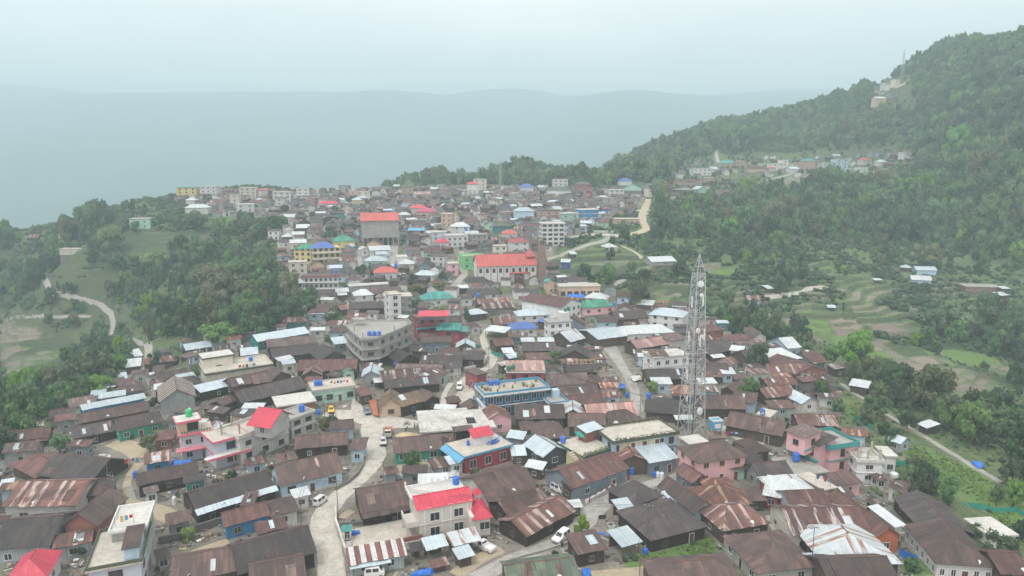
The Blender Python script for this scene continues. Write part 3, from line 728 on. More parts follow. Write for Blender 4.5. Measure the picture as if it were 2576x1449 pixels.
def car_meshes(kind):
 # stations: x, sill z, belt z, roof z, half widths at sill / belt / roof
 S = dict(
   suv=(4.7,[(2.33,.45,.80,.80,.78,.80,.6),(2.2,.32,.98,1.0,.9,.92,.7),(1.25,.3,1.08,1.12,.93,.94,.75),(.55,.3,1.12,1.72,.93,.94,.68),(-.6,.3,1.13,1.80,.93,.95,.70),(-1.75,.3,1.14,1.74,.93,.94,.68),(-2.22,.34,1.12,1.2,.9,.92,.66),(-2.35,.45,.9,.9,.8,.82,.6)],.37,(1.45,-1.4)),
   hatch=(3.9,[(1.93,.42,.66,.66,.7,.72,.5),(1.8,.28,.82,.84,.82,.84,.6),(1.0,.26,.94,.97,.84,.85,.65),(.3,.26,.98,1.45,.84,.86,.6),(-.5,.26,1.0,1.50,.84,.86,.62),(-1.3,.26,1.02,1.44,.84,.86,.6),(-1.85,.3,1.0,1.04,.8,.83,.58),(-1.95,.42,.72,.72,.7,.74,.5)],.31,(1.2,-1.2)),
   van=(3.5,[(1.75,.4,.72,.72,.62,.66,.5),(1.66,.28,.95,.97,.72,.74,.6),(1.42,.26,1.05,1.08,.74,.75,.62),(.85,.26,1.08,1.76,.74,.75,.6),(-.4,.26,1.08,1.80,.74,.75,.61),(-1.55,.26,1.08,1.78,.74,.75,.6),(-1.72,.3,1.05,1.12,.72,.74,.58),(-1.77,.4,.8,.8,.64,.68,.5)],.28,(1.1,-1.05)),
   jeep=(4.2,[(2.1,.5,.85,.85,.7,.7,.6),(2.02,.42,1.05,1.07,.76,.76,.62),(.85,.4,1.12,1.14,.82,.82,.7),(.6,.4,1.15,1.86,.84,.84,.76),(-.6,.4,1.15,1.9,.84,.84,.77),(-1.98,.4,1.15,1.88,.84,.84,.77),(-2.08,.42,1.12,1.2,.83,.83,.74),(-2.12,.5,.9,.9,.8,.8,.7)],.38,(1.35,-1.3)),
   pickup=(4.3,[(2.1,.45,.75,.75,.7,.72,.6),(2.02,.35,.95,.97,.8,.82,.65),(1.5,.33,1.05,1.08,.82,.83,.7),(1.0,.33,1.1,1.75,.82,.83,.66),(.25,.33,1.1,1.76,.82,.83,.66),(.02,.33,1.08,1.12,.82,.83,.66),(-.05,.36,.8,.8,.82,.82,.8),(-2.1,.5,.8,.8,.82,.82,.8)],.33,(1.4,-1.3)),
 )[kind]
 L, st, wr, ax = S; b = MB()
 for x, zl, zb, zr, wl, wb, wt in st:
  b.v += [(x,-wl,zl),(x,-wb,(zl+zb)/2),(x,-wb,zb),(x,-wt,zr),(x,wt,zr),(x,wb,zb),(x,wb,(zl+zb)/2),(x,wl,zl)]
 for i in range(len(st)-1):
  for k in range(8): a = i*8+k; a2 = i*8+(k+1)%8; b.f.append((a+8,a2+8,a2,a))
 b.f.append(tuple(range(8))); b.f.append(tuple(len(b.v)-1-k for k in range(8)))
 def pan(q, f=.86, off=.015):
  q = [Vector(p) for p in q]; c0 = sum(q, Vector())/4; N = (q[1]-q[0]).cross(q[3]-q[0]).normalized()
  if N.dot(c0-Vector((0,0,.8))) < 0: N = -N
  return [tuple(c0+(p-c0)*f+N*off) for p in q]
 cab = [i for i in range(len(st)-1) if st[i][3]-st[i][2] > .4 and st[i+1][3]-st[i+1][2] > .4]
 fw, rw = cab[0]-1, cab[-1]+1
 V = lambda i, k: b.v[i*8+k]
 wind = MB().quad(*pan([V(fw,3),V(fw,4),V(fw+1,4),V(fw+1,3)])); rear = MB().quad(*pan([V(rw+1,4),V(rw+1,3),V(rw,3),V(rw,4)], .8))
 sides = []
 for i in cab:
  sides.append(MB().quad(*pan([V(i,2),V(i,3),V(i+1,3),V(i+1,2)], .84))); sides.append(MB().quad(*pan([V(i,5),V(i,4),V(i+1,4),V(i+1,5)], .84)))
 wheels = []
 for x in ax:
  for s in (-1, 1):
   wd = st[2][4]; y = s*(wd-.08); T = MB(); n = 14
   for yy, rr in ((y-s*.10,wr),(y+s*.06,wr),(y+s*.1,wr*.9),(y+s*.1,wr*.62)):
    for k in range(n): t = 2*math.pi*k/n; T.v.append((x+rr*math.cos(t), yy, wr+rr*math.sin(t)))
   for q in range(3):
    for k in range(n): a = q*n+k; c2 = q*n+(k+1)%n; T.f.append((a,c2,c2+n,a+n))
   T.f.append(tuple(range(n)))
   Rm = MB()
   for rr, yy in ((wr*.62,y+s*.09),(wr*.25,y+s*.12)):
    for k in range(10): t = 2*math.pi*k/10; Rm.v.append((x+rr*math.cos(t), yy, wr+rr*math.sin(t)))
   for k in range(10): Rm.f.append((k,(k+1)%10,10+(k+1)%10,10+k))
   Rm.f.append(tuple(range(10,20))); wheels.append((T, Rm))
 x = st[1][0]+.05; w1 = st[1][5]; zb = st[1][2]
 hl = [MB().box(x-.1,x+.07,s*(w1-.22)-.14,s*(w1-.22)+.14,zb-.28,zb-.1) for s in (-1,1)]
 xr = st[-2][0]-.04; tl = [MB().box(xr-.05,xr+.08,s*(st[-2][5]-.12)-.08,s*(st[-2][5]-.12)+.08,st[-2][2]-.4,st[-2][2]-.1) for s in (-1,1)]
 bump = MB().box(st[0][0]-.02,st[0][0]+.08,-.75*w1-.1,.75*w1+.1,st[0][1]-.05,st[0][1]+.2)
 return dict(b=b, wind=wind, rear=rear, sides=sides, wheels=wheels, hl=hl, tl=tl, bump=bump, kind=kind)
NAMECAR = dict(suv='parked_suv', hatch='parked_car', van='minivan', jeep='jeep', pickup='pickup_truck')
def car(t, x, y, x2, y2, kind, colr, label=None, top=None, cat='car', yaw=None):
 p = hit(*tp(t,x,y)); q = hit(*tp(t,x2,y2))
 if p is None or q is None: return
 a = math.atan2(q.y-p.y, q.x-p.x) if yaw is None else yaw
 p.z = zt(p.x,p.y)+.09
 M = Matrix.Translation(p) @ Matrix.Rotation(a, 4, 'Z'); mat = 'car_'+colr
 far = p.y > 330
 key = (kind, colr)
 if key not in CAR:
  C = car_meshes(kind)
  d = dict(body=C['b'].mesh('car_body', mat), windscreen=C['wind'].mesh('windscreen','glass'), rear=C['rear'].mesh('rear_window','glass'), sides=[s.mesh('side_window','glass') for s in C['sides']],
    wheels=[(T.mesh('tyre','tyre'), Rm.mesh('rim','rim')) for T, Rm in C['wheels']], hl=[s.mesh('headlight','light') for s in C['hl']], tl=[s.mesh('tail_light','tail') for s in C['tl']], bump=C['bump'].mesh('bumper','tyre' if colr!='white' else 'rim'))
  CAR[key] = d
 d = CAR[key]; ob = lambda n, me, par: link(bpy.data.objects.new(n, me), par, M)
 r = ob(NAMECAR[kind], d['body'], None)
 ob('windscreen', d['windscreen'], r); ob('rear_window', d['rear'], r)
 for s in d['sides']: ob('side_window', s, r)
 for T, Rm in d['wheels']: w = ob('wheel', T, r); ob('rim', Rm, w)
 if not far:
  for s in d['hl']: ob('headlight', s, r)
  for s in d['tl']: ob('tail_light', s, r)
  ob('bumper', d['bump'], r)
 if kind == 'pickup':
  part('load_bed', MB().box(-2.15,-.1,-.88,.88,.80,.86).box(-2.15,-.1,-.88,-.82,.86,1.2).box(-2.15,-.1,.82,.88,.86,1.2).box(-2.15,-2.09,-.82,.82,.86,1.2).box(-.16,-.1,-.82,.82,.86,1.5), mat, r, M)
 if kind == 'jeep' and not far: part('spare_wheel', MB().tube([(-2.12,0,.95),(-2.3,0,.95)], .36, 12), 'tyre', r, M)
 if top: part('roof_panel', MB().box(-1.2,.3,-.56,.56,1.46,1.55), top, r, M)
 tag(r, label or f'{colr} {kind if kind!="hatch" else "car"} parked in the town', cat, 'vehicles parked in the streets', bool(label))
 OCCc = M.translation; occupy(M, -2.2, 2.2, -.9, .9)
 return r
def skinned(name, pts, edges, rad, mat, M, parent=None, sub=1):
 me = bpy.data.meshes.new(name); me.from_pydata(pts, edges, [])
 o = bpy.data.objects.new(name, me); me.materials.append(MATS[mat]); link(o, parent, M)
 md = o.modifiers.new('skin', 'SKIN'); md.use_smooth_shade = True
 for i, sv in enumerate(me.skin_vertices[0].data): sv.radius = rad[i]; sv.use_root = (i == 0)
 if sub: o.modifiers.new('sub', 'SUBSURF').render_levels = sub
 return o
def person(p, yaw, label, bend=0.0, arm=0.0, stride=.18, top='cloth_dark', legs='cloth_dark', hgt=1.68):
 M = Matrix.Translation(p) @ Matrix.Rotation(yaw, 4, 'Z') @ Matrix.Scale(hgt/1.7, 4)
 b = bend; hp = Vector((0,0,.92))
 def up(s, x=0.0, y=0.0): return tuple(hp+Vector((math.sin(b)*s+math.cos(b)*x, y, math.cos(b)*s-math.sin(b)*x)))
 P = [tuple(hp), up(.2), up(.42), up(.54), up(.62,.02)]; E = [(0,1),(1,2),(2,3),(3,4)]
 Rd = [(.15,.12),(.135,.1),(.16,.11),(.06,.06),(.062,.062)]
 P += [up(.70,.03), up(.80,.02)]; E += [(4,5),(5,6)]; Rd += [(.095,.08),(.075,.07)]
 P += [up(.70,.12)]; E += [(5,7)]; Rd += [(.03,.022)]    # nose and chin
 for s in (-1, 1):
  i = len(P); k = stride*s
  P += [(0,s*.095,.86),(k*.5+.02,s*.1,.48),(k,s*.1,.09),(k+.17,s*.11,.04)]; E += [(0,i),(i,i+1),(i+1,i+2),(i+2,i+3)]; Rd += [(.095,.095),(.062,.062),(.045,.045),(.045,.035)]
  i = len(P); f = arm
  sh = Vector(up(.46,0,s*.19)); el = sh+Vector((.06+f*.22, s*.05, -.27+f*.1)); wr = el+Vector((.1+f*.2, -s*.02, -.22+f*.16)); pm = wr+(wr-el).normalized()*.08
  P += [tuple(sh),tuple(el),tuple(wr),tuple(pm)]; E += [(2,i),(i,i+1),(i+1,i+2),(i+2,i+3)]; Rd += [(.058,.058),(.042,.042),(.028,.028),(.035,.02)]
  d = (wr-el).normalized()
  for q, (o_, ln) in enumerate(((-.03,.07),(-.01,.085),(.01,.08),(.03,.065))):
   j = len(P); b0 = pm+Vector((o_,0,0)); P += [tuple(b0+d*.03), tuple(b0+d*ln+Vector((.015,0,-.01)))]; E += [(i+3,j),(j,j+1)]; Rd += [(.009,.009),(.008,.008)]
  j = len(P); P += [tuple(wr+d*.04+Vector((.045,0,0)))]; E += [(i+2,j)]; Rd += [(.01,.01)]
 o = skinned('person', P, E, Rd, 'skin', M)
 hd = Vector(up(.72,.02))
 hm = MB().lathe([(.10,-.02),(.115,.06),(.09,.13),(.03,.155)], 12, tuple(hd+Vector((-.015,0,.0)))); part('hair', hm, 'hair', o, M)
 e = MB()
 for s in (-1,1): q = Vector(up(.72,.105,s*.035)); e.box(q.x-.01,q.x+.012,q.y-.013,q.y+.013,q.z-.008,q.z+.008)
 part('eyes', e, 'hair', o, M)
 T = [P[0],P[1],P[2],up(.5)]; TE = [(0,1),(1,2),(2,3)]; TR = [(.165,.135),(.155,.12),(.18,.125),(.085,.08)]
 LP = [P[0]]; LE = []; LR = [(.17,.14)]
 for s in (0, 1):
  i = 8+s*17
  a = len(T); T += [P[i+4],P[i+5],tuple(Vector(P[i+5]).lerp(Vector(P[i+6]),.8))]; TE += [(2,a),(a,a+1),(a+1,a+2)]; TR += [(.075,.075),(.06,.06),(.048,.048)]
  a = len(LP); LP += [P[i],P[i+1],P[i+2]]; LE += [(0,a),(a,a+1),(a+1,a+2)]; LR += [(.115,.115),(.082,.082),(.066,.066)]
 skinned('jacket', T, TE, TR, top, M, o); skinned('trousers', LP, LE, LR, legs, M, o)
 tag(o, label, 'person', None, True); return o
def pole(p, h=8.5, arms=1, label=None, lamp=False, mat='pole_metal', r=.09):
 M = Matrix.Translation(p) @ Matrix.Rotation(R.uniform(-.4,.4), 4, 'Z') @ Matrix.Rotation(R.uniform(-.025,.025), 4, 'Y')
 o = link(bpy.data.objects.new('utility_pole' if not lamp else 'street_lamp', MB().tube([(0,0,-.3),(0,0,h)], [r,r*.65], 7).mesh('pole', mat)), None, M)
 if lamp:
  for s in (-1,1):
   part('lamp_head', MB().tube([(0,0,h-.3),(s*.9,0,h)], .04, 5).box(s*.7-.02 if s>0 else -1.25, 1.25 if s>0 else -.68, -.14,.14,h-.02,h+.1), 't_white', o, M)
  part('control_box', MB().box(-.3,.3,-.2,.2,h+.02,h+.45), 't_white', o, M); part('solar_panel', MB().box(-.45,.45,-.3,.3,h+.5,h+.55), 'glass', o, M)
 else:
  for k in range(arms):
   z = h-.35-k*.8; part('cross_arm', MB().box(-.85,.85,-.05,.05,z,z+.1), mat, o, M)
   for x in (-.75,0,.75): part('insulator', MB().lathe([(.05,z+.1),(.07,z+.2),(.03,z+.28)], 6, (x,0,0)), 't_white', o, M)
 tag(o, label or 'slim steel utility pole', 'pole', None if label else 'utility poles along the lanes', bool(label)); return o
def pole_px(t, x, y, h=8.5, **k):
 p = hit(*tp(t,x,y)); return pole(p, h, **k) if p is not None else None
def wires(o1, h1, o2, h2, n=3, sag=.9):
 a = WM[o1.name].translation.copy(); b = WM[o2.name].translation.copy(); m = MB()
 d = (b-a); s = Vector((-d.y, d.x, 0)).normalized()
 for k in range(n):
  off = s*((k-(n-1)/2)*.55); pts = []
  for i in range(13): u = i/12; q = (a+Vector((0,0,h1))).lerp(b+Vector((0,0,h2)), u)+off; q.z -= sag*4*u*(1-u); pts.append(tuple(q))
  m.tube(pts, .033, 3, False)
 o = part('power_line', m, 'wire'); tag(o, 'thin black power lines sagging between two poles', 'power line', 'power lines over the roofs', False, project(*((a+b)/2))); return o
def firewood(t, x1, y1, x2, y2, h=1.3, D=1.1, label=None):
 F = frame(t, x1, y1, x2, y2, 0.05, D); M = F.M; m = MB(); e = MB(); n = int(F.L/.16); rows = int(h/.15)
 m.box(-F.L/2,F.L/2,-D/2+.12,D/2-.02,F.zb,h*.9)
 for j in range(rows):
  for i in range(n):
   if R.random() < .1: continue
   x = -F.L/2+(i+.5+R.uniform(-.3,.3))*F.L/n; z = .08+j*.15*(1+.12*math.sin(x)); r = R.uniform(.05,.085); y = -D/2+R.uniform(-.12,.12)
   m.box(x-r,x+r,y,y+.5,z-r+.0,z+r)
 for i in range(int(F.L*5)):
  x = R.uniform(-F.L/2,F.L/2); y = R.uniform(-D/2,D/2-.1); z = h*.92+R.uniform(0,.12)
  m.tube([(x,y,z),(x+R.uniform(-.5,.5),y+R.uniform(-.25,.25),z+R.uniform(-.05,.08))], R.uniform(.04,.08), 5)
 o = link(bpy.data.objects.new('firewood_stack', m.mesh('firewood', 'log')), None, M); occupy(M,-F.L/2,F.L/2,-D/2,D/2)
 tag(o, label or 'stack of split brown firewood', 'firewood', None if label else 'firewood stacks beside the houses', bool(label)); return o
def fence_px(t, pts, h=1.4, mat='net', label=None, name='net_fence', post=2.2):
 W = [hit(*tp(t,x,y)) for x, y in pts]; W = [w for w in W if w is not None]
 if len(W) < 2: return
 m = MB(); ps = MB(); Q = []
 for a, b in zip(W, W[1:]):
  n = max(1, int((b-a).length/post))
  for i in range(n): Q.append(a.lerp(b, i/n))
 Q.append(W[-1]); c0 = Q[0].copy(); Q = [Vector((q.x,q.y,zt(q.x,q.y)))-c0 for q in Q]
 for q in Q: ps.tube([(q.x,q.y,q.z-.3),(q.x+R.uniform(-.08,.08),q.y,q.z+h*1.1)], .045, 5)
 for a, b in zip(Q, Q[1:]):
  d = (b-a).normalized(); s = Vector((-d.y,d.x,0))*.02; k1, k2 = h*R.uniform(.85,1.05), h*R.uniform(.85,1.05); md = (a+b)/2+Vector((0,0,-.05))+s*R.uniform(-6,6)
  for p1, p2, e1, e2 in ((a,md,k1,(k1+k2)/2-.1),(md,b,(k1+k2)/2-.1,k2)):
   for g in (1,-1):
    q = [p1+s*g,p2+s*g,p2+s*g+Vector((0,0,e2)),p1+s*g+Vector((0,0,e1))]; m.quad(*(q if g > 0 else q[::-1]))
 M = Matrix.Translation(c0); o = empty(name, M); part('netting' if mat=='net' else 'panel', m, mat, o, M); part('post', ps, 'bamboo', o, M)
 mp = WM[o.name].translation; md = (W[0]+W[-1])/2
 tag(o, label or 'green net fence', 'fence', None if label else 'net fences round the gardens', bool(label), project(md.x,md.y,md.z)); return o
def wall_px(t, pts, h, mat='w_stone', th=.35, label=None, name='retaining_wall', cat='wall', stripes=None):
 W = [hit(*tp(t,x,y)) for x, y in pts]; W = [w for w in W if w is not None]
 if len(W) < 2: return
 m = MB(); c0 = W[0].copy()
 for a, b in zip(W, W[1:]):
  n = max(1, int((b-a).length/2.5)); d = (b-a); d.z = 0; d.normalize(); s = Vector((-d.y,d.x,0))*th/2
  for i in range(n):
   p = a.lerp(b,i/n); q = a.lerp(b,(i+1)/n); z1 = zt(p.x,p.y); z2 = zt(q.x,q.y); v = []
   for (w, z) in ((p,z1),(q,z2)):
    for g in (-1,1): v += [(w+s*g-c0).to_tuple()[:2]+(z-c0.z-.7,), (w+s*g-c0).to_tuple()[:2]+(z-c0.z+h,)]
   k = len(m.v); m.v += v
   for f in ((0,4,5,1),(2,3,7,6),(1,5,7,3),(0,1,3,2),(4,6,7,5)): m.f.append(tuple(k+j for j in f))
 o = link(bpy.data.objects.new(name, m.mesh(name, mat)), None, Matrix.Translation(c0)); md = W[len(W)//2]
 tag(o, label or 'low grey stone retaining wall', cat, None if label else 'retaining walls along the lanes', bool(label), project(md.x,md.y,md.z)); return o
def blob_heap(t, x, y, rx, ry, h, mat, label, name, cat):
 p = hit(*tp(t,x,y)); m = MB(); n = 22; rings = 7
 for j in range(rings):
  f = j/(rings-1)
  for k in range(n):
   a = 2*math.pi*k/n; w = 1+.18*math.sin(3*a+j)+R.uniform(-.07,.07)
   X = rx*(1-f)*w*math.cos(a); Y = ry*(1-f)*w*math.sin(a); m.v.append((X,Y,h*(f**.75)*R.uniform(.92,1.05)-.05+(zt(p.x+X,p.y+Y)-p.z)*(1-f)))
 for j in range(rings-1):
  for k in range(n): a = j*n+k; b = j*n+(k+1)%n; m.f.append((a,b,b+n,a+n))
 o = link(bpy.data.objects.new(name, m.mesh(name, mat)), None, Matrix.Translation(p)); tag(o, label, cat, None, True); occupy(Matrix.Translation(p),-rx,rx,-ry,ry); return o
def tarp(t, quad, mat, label, h=.6, n=9):
 W = [hit(*tp(t,x,y), h) for x, y in quad]; m = MB(); c0 = W[0]
 for j in range(n+1):
  for i in range(n+1):
   u, v = i/n, j/n; q = W[0].lerp(W[1],u).lerp(W[3].lerp(W[2],u),v)-c0
   m.v.append((q.x,q.y,q.z+R.uniform(-.14,.14)+.25*math.sin(u*7+v*3)*.5-(.45 if i in (0,n) or j in (0,n) else 0)))
 for j in range(n):
  for i in range(n): a = j*(n+1)+i; m.f.append((a,a+1,a+n+2,a+n+1))
 o = link(bpy.data.objects.new('tarpaulin', m.mesh('tarpaulin', mat)), None, Matrix.Translation(c0)); o.modifiers.new('s','SOLIDIFY').thickness = .03
 tag(o, label, 'tarpaulin', None, True); return o
# ---------------------------------------------------------------- roads and paths
plainroad = slabmat('road_dust', (.52,.487,.43), (.31,.285,.25), .7); slabmat('road_concrete', (.39,.37,.345), (.21,.195,.18), .8); slabmat('road_earth', (.50,.42,.31), (.36,.30,.22), .5); slabmat('yard_earth', (.40,.33,.23), (.28,.235,.17), .6)
RN = [0]
def road(t, pts, mat='road_dust', name='road'):
 W = []
 for x, y, w in pts:
  h = hit(*tp(t,x,y))
  if h is not None: W.append((h.x,h.y,w))
 if len(W) < 2: return
 Q = []
 for a, b in zip(W, W[1:]):
  n = max(1, int(math.hypot(b[0]-a[0], b[1]-a[1])/1.5))
  for i in range(n): u = i/n; Q.append(tuple(a[k]*(1-u)+b[k]*u for k in range(3)))
 Q.append(W[-1])
 for _ in range(3): Q = [Q[0]]+[tuple((Q[i-1][k]+2*Q[i][k]+Q[i+1][k])/4 for k in range(3)) for i in range(1,len(Q)-1)]+[Q[-1]]
 RN[0] += 1; lift = .075+.004*RN[0]; m = MB(); K = 7
 for i, (x,y,w) in enumerate(Q):
  a = Q[max(0,i-1)]; b = Q[min(len(Q)-1,i+1)]; d = Vector((b[0]-a[0], b[1]-a[1])); d.normalize(); s = Vector((-d.y,d.x))
  jl, jr = 1+R.uniform(-.05,.05), 1+R.uniform(-.05,.05)
  for k in range(K):
   f = (k/(K-1)-.5)*w*(jl if k < K/2 else jr); X, Y = x+s.x*f, y+s.y*f
   m.v.append((X,Y,zt(X,Y)+(lift if 0<k<K-1 else -.25)))
   for ax in (-.7,0,.7):
    for ay in (-.7,0,.7): OCC.add((int((X+ax)//1), int((Y+ay)//1)))
 for i in range(len(Q)-1):
  for k in range(K-1): a = i*K+k; m.f.append((a,a+K,a+K+1,a+1) if True else 0)
 o = part(name, m, mat); structure(o); return o
road('B1', [(560,1520,6.6),(575,1449,6.6),(555,1250,6.2),(500,1080,6.8),(520,960,6.8),(640,830,6.0),(760,730,5.8),(860,640,5.8),(915,540,6.6),(890,440,6.8),(870,350,8),(900,250,9)])
road('B1', [(530,215,6),(640,225,9),(800,245,11),(960,280,12),(1120,300,9),(1220,300,6)])
road('B1', [(770,240,6),(755,130,3.2),(760,20,2.2)])
road('B2', [(-420,1560,6),(-240,1449,5.2),(0,1325,5),(230,1240,4.8),(440,1150,4.6),(560,1020,6.5),(660,910,6),(820,830,4.5),(1000,765,4.2),(1240,705,4.2),(1330,650,4.6),(1300,560,3.6),(1240,470,3)], 'road_concrete')
road('M2', [(600,590,5),(700,630,8),(760,720,7),(830,830,4.4),(880,910,4.2),(925,1010,4.2),(935,1110,4.0),(1000,1210,3.6),(1080,1270,3)], 'road_concrete')
road('M1', [(1540,1130,8),(1590,1030,7),(1560,950,5),(1640,890,4.2),(1760,840,4),(1800,770,3.6),(1730,690,3.6),(1710,600,3.6),(1740,560,3)])
road('M1', [(1410,1130,2.4),(1420,1040,2.2),(1470,960,2.4)])
road('U1', [(1550,690,4),(1550,760,5),(1575,860,5),(1500,950,5),(1480,990,4)], 'road_concrete')
road('U1', [(1045,620,6),(1040,720,6),(1010,790,5.5)], 'road_concrete'); road('U1', [(1495,410,4),(1490,480,5),(1450,540,4)], 'road_concrete')
road('U1', [(790,650,3),(780,740,3),(790,800,3)], 'road_concrete')
road('U2', [(1035,520,7),(1010,590,7.5),(985,650,7.5),(985,710,7),(1020,760,7),(960,790,6),(870,803,6),(780,815,7)], 'road_earth')
road('U2', [(790,812,7),(700,803,6),(560,808,5),(420,830,5)], 'road_dust'); road('U2', [(770,810,6),(690,855,5.5),(560,885,5),(400,945,4.5),(240,1000,4)], 'road_concrete')
road('U2', [(830,890,2),(920,930,2),(985,980,2)], 'road_earth','path'); road('M2', [(740,220,3),(860,180,3)], 'road_concrete','path')
road('M0', [(310,112,3.6),(350,200,3.6),(375,260,3.4),(470,298,3),(640,320,3),(760,360,3.4),(840,430,3.6),(855,510,3.6),(845,590,3.4)],'road_concrete'); road('M0', [(945,612,3.4),(1060,655,3.6),(1125,700,4),(1105,790,3.6),(1080,860,3.6)],'road_concrete')
road('M0', [(-60,466,2.6),(200,462,2.4),(420,465,2.4),(690,453,2.2)], 'road_concrete'); road('U0', [(430,920,8),(450,860,7),(460,820,7)], 'road_earth'); road('U0', [(640,760,5),(700,800,4),(780,825,3)], 'road_earth','path')
road('U0', [(1100,1130,1.6),(1330,1000,1.6),(1510,910,1.4)], 'road_concrete','path')
road('B3', [(560,0,2.4),(650,70,2.4),(770,140,2.2),(950,265,2.2),(1100,350,2.2),(1250,440,2.2),(1400,530,2.2),(1550,630,2.2),(1760,745,2.2)], 'road_concrete','path')
road('M3', [(-20,315,3),(90,305,3),(200,285,3),(300,245,3),(380,235,3),(500,245,3)], 'road_dust','path'); road('U3', [(-20,395,5),(150,355,5),(310,320,5)], 'road_concrete'); road('U3', [(760,330,5),(900,345,5),(1100,370,5)], 'road_concrete')
road('U2', [(1570,275,5),(1545,220,5),(1540,180,4)], 'road_concrete')
road('B2', [(1560,330,5),(1680,350,9),(1800,400,12),(1930,440,9)], 'road_dust','yard_ground')
road('B0', [(860,440,6),(1000,480,7),(1080,560,5)], 'yard_earth','yard_ground'); road('B0', [(1060,600,4),(980,680,2.2),(950,790,2.4),(990,900,2.6),(1130,930,5),(1270,990,6),(1330,1030,4)], 'yard_earth','path')
road('B0', [(1330,1340,4),(1560,1240,3.5),(1720,1190,3)], 'yard_earth','yard_ground'); road('B1', [(1070,640,4),(1240,610,4),(1340,600,3)], 'yard_earth','yard_ground'); road('B1', [(640,1020,3),(720,960,3)], 'yard_earth','yard_ground')
road('B1', [(1500,1449,4),(1700,1300,4),(1850,1250,3)], 'yard_earth','yard_ground'); road('B3', [(30,1000,3),(90,1120,3.6),(190,1260,3.6),(300,1440,3.6)], 'road_dust','path')
road('B2', [(1240,1370,4),(1000,1420,4),(600,1449,4)], 'yard_earth','yard_ground')
# ---------------------------------------------------------------- buildings one can point at
# lavender house with pink bands
F = frame('B0',1610,445,1875,375,7.0,10); r = empty('flat_roof_villa', F.M); main = F
block(r, F, 's_pale', 'w_lavender', st=2, band='t_pink', fm='t_dark', wsp=3.4, ww=2.0, wh=1.7, sides='fr', over=.6)
M = F.M; x0, x1 = -F.L/2, F.L/2
part('balcony', MB().box(x0-2.2,x1+.2,-F.D/2-1.3,-F.D/2+.58,3.25,3.5), 't_white', r, M); part('balcony_trim', MB().box(x0-2.26,x1+.26,-F.D/2-1.38,-F.D/2-1.3,3.05,3.55), 't_pink', r, M)
railing(r, M, x0-2.2, x1+.2, -F.D/2-1.2, 3.5, .95, 't_white', solid=False)
for x in (x0+1.0, 0.4): part('pillar', MB().box(x-.16,x+.16,-F.D/2+.3,-F.D/2+.6,0,3.24), 'w_peach', r, M)
m = MB()
for x, y in ((-.9,-1.5),(-.2,1.2),(2.6,-3.5),(3.0,2.5)): m.box(x-.16,x+.16,y-.16,y+.16,F.h,F.h+2.6)
part('column_stubs', m, 's_grey', r, M)
F2 = frame('B0',1345,392,1605,348,7.0,7); block(r, F2, 's_pale', 'w_lavender', st=2, band='t_pink', fm='t_white', wsp=2.6, sides='fl', over=.5)
part('balcony', MB().box(-F2.L/2-.8,F2.L/2-2.2,-F2.D/2-1.5,-F2.D/2+.45,3.1,3.35), 't_pink', r, F2.M); railing(r, F2.M, -F2.L/2-.8, F2.L/2-2.2, -F2.D/2-1.4, 3.35, .95)
m = MB()
for i in range(11):
 x = -F2.L/2+.9+i*.62; m.lathe([(.12,F2.h),(.17,F2.h+.28),(.28,F2.h+.3),(.2,F2.h+.62)], 7, (x,-F2.D/2+.5+.02*i,0))
part('potted_plants', m, 'leaf_olive', r, F2.M)
F3 = frame('B0',1328,297,1517,262,10.0,5.4); block(r, F3, 's_white', 'w_peach', st=1, band='t_pink', win=False, over=.45, zbot=7.0)
part('doorway', MB().box(-.4,F3.L/2-.7,-F3.D/2+.38,-F3.D/2+.46,7.05,9.3), 'opening', r, F3.M)
tag(r, 'lavender two storey villa with bright pink roof bands and white balconies', 'house', None, True)
p = F3.M @ Vector((.6,.6,F3.h)); tank(p, 'tank_green', .8, 1.9, 'bright green water tank on the pink trimmed stair tower')
# beige house with red roof
F = frame('B1',1222,966,1645,888,6.3,9.5); r = empty('two_storey_house', F.M); M = F.M; h = F.h
x0,x1,y0,y1 = -F.L/2+.4,F.L/2-.2,-F.D/2+.5,F.D/2-.3
part('wall', MB().box(x0,x1,y0,y1,F.zb,h+.2), 'w_beige', r, M)
m = MB(); slope(m, (x0-.6,y0-.22,h+.05),(x1+.3,y0-.22,h+.05),(x1+.3,y0+3.0,h+1.5),(x0-.6,y0+3.0,h+1.5), ragged=.02, w=1.0); ro = part('roof', m, 'pink_red', r, M); part('ridge_cap', MB().tube([(x0-.6,y0+3.02,h+1.56),(x1+.3,y0+3.02,h+1.56)], .14, 5), 'pink_red', ro, M)
part('terrace_slab', MB().box(x0-.8,x1,y0+3.05,y1+.3,h+.2,h+.5), 's_white', r, M)
m = MB(); m.box(x0-.8,x0-.6,y0+3.05,y1+.3,h+.5,h+1.1); m.box(x0-.6,x1,y1+.1,y1+.3,h+.5,h+1.0)
for k in range(5): x = x0-.7+(x1-x0+.5)*k/4; m.box(x-.15,x+.15,y1+.05,y1+.35,h+1.0,h+1.9)
part('parapet', m, 't_white', r, M); part('storey_band', MB().box(x0-.1,x1+.1,y0-.12,y0,3.05,3.3), 'w_beige', r, M)
for z in (.75, 3.75):
 for x in (-2.2, 2.6): window(r, F, 'f', x, z, 1.8, 1.6, 't_white', y0=y0, bars=1)
for x in (-4.2,-.8,1.0,4.4): part('pilaster', MB().box(x-.12,x+.12,y0-.1,y0,F.zb,h-.3), 't_white', r, M)
F2 = frame('B1',1640,1008,1790,985,4.6,7.5); m = roof_on(r, F2, 'h', 'pink_red', 1.6, -F2.L/2+.4,F2.L/2-.5,-F2.D/2+.5,F2.D/2-.5,F2.h,'w_beige', cap='pink_red'); m.box(-F2.L/2-.5,F2.L/2-.5,-F2.D/2+.5,F2.D/2-.5,F2.zb,F2.h-.1); part('wall', m, 'w_beige', r, F2.M)
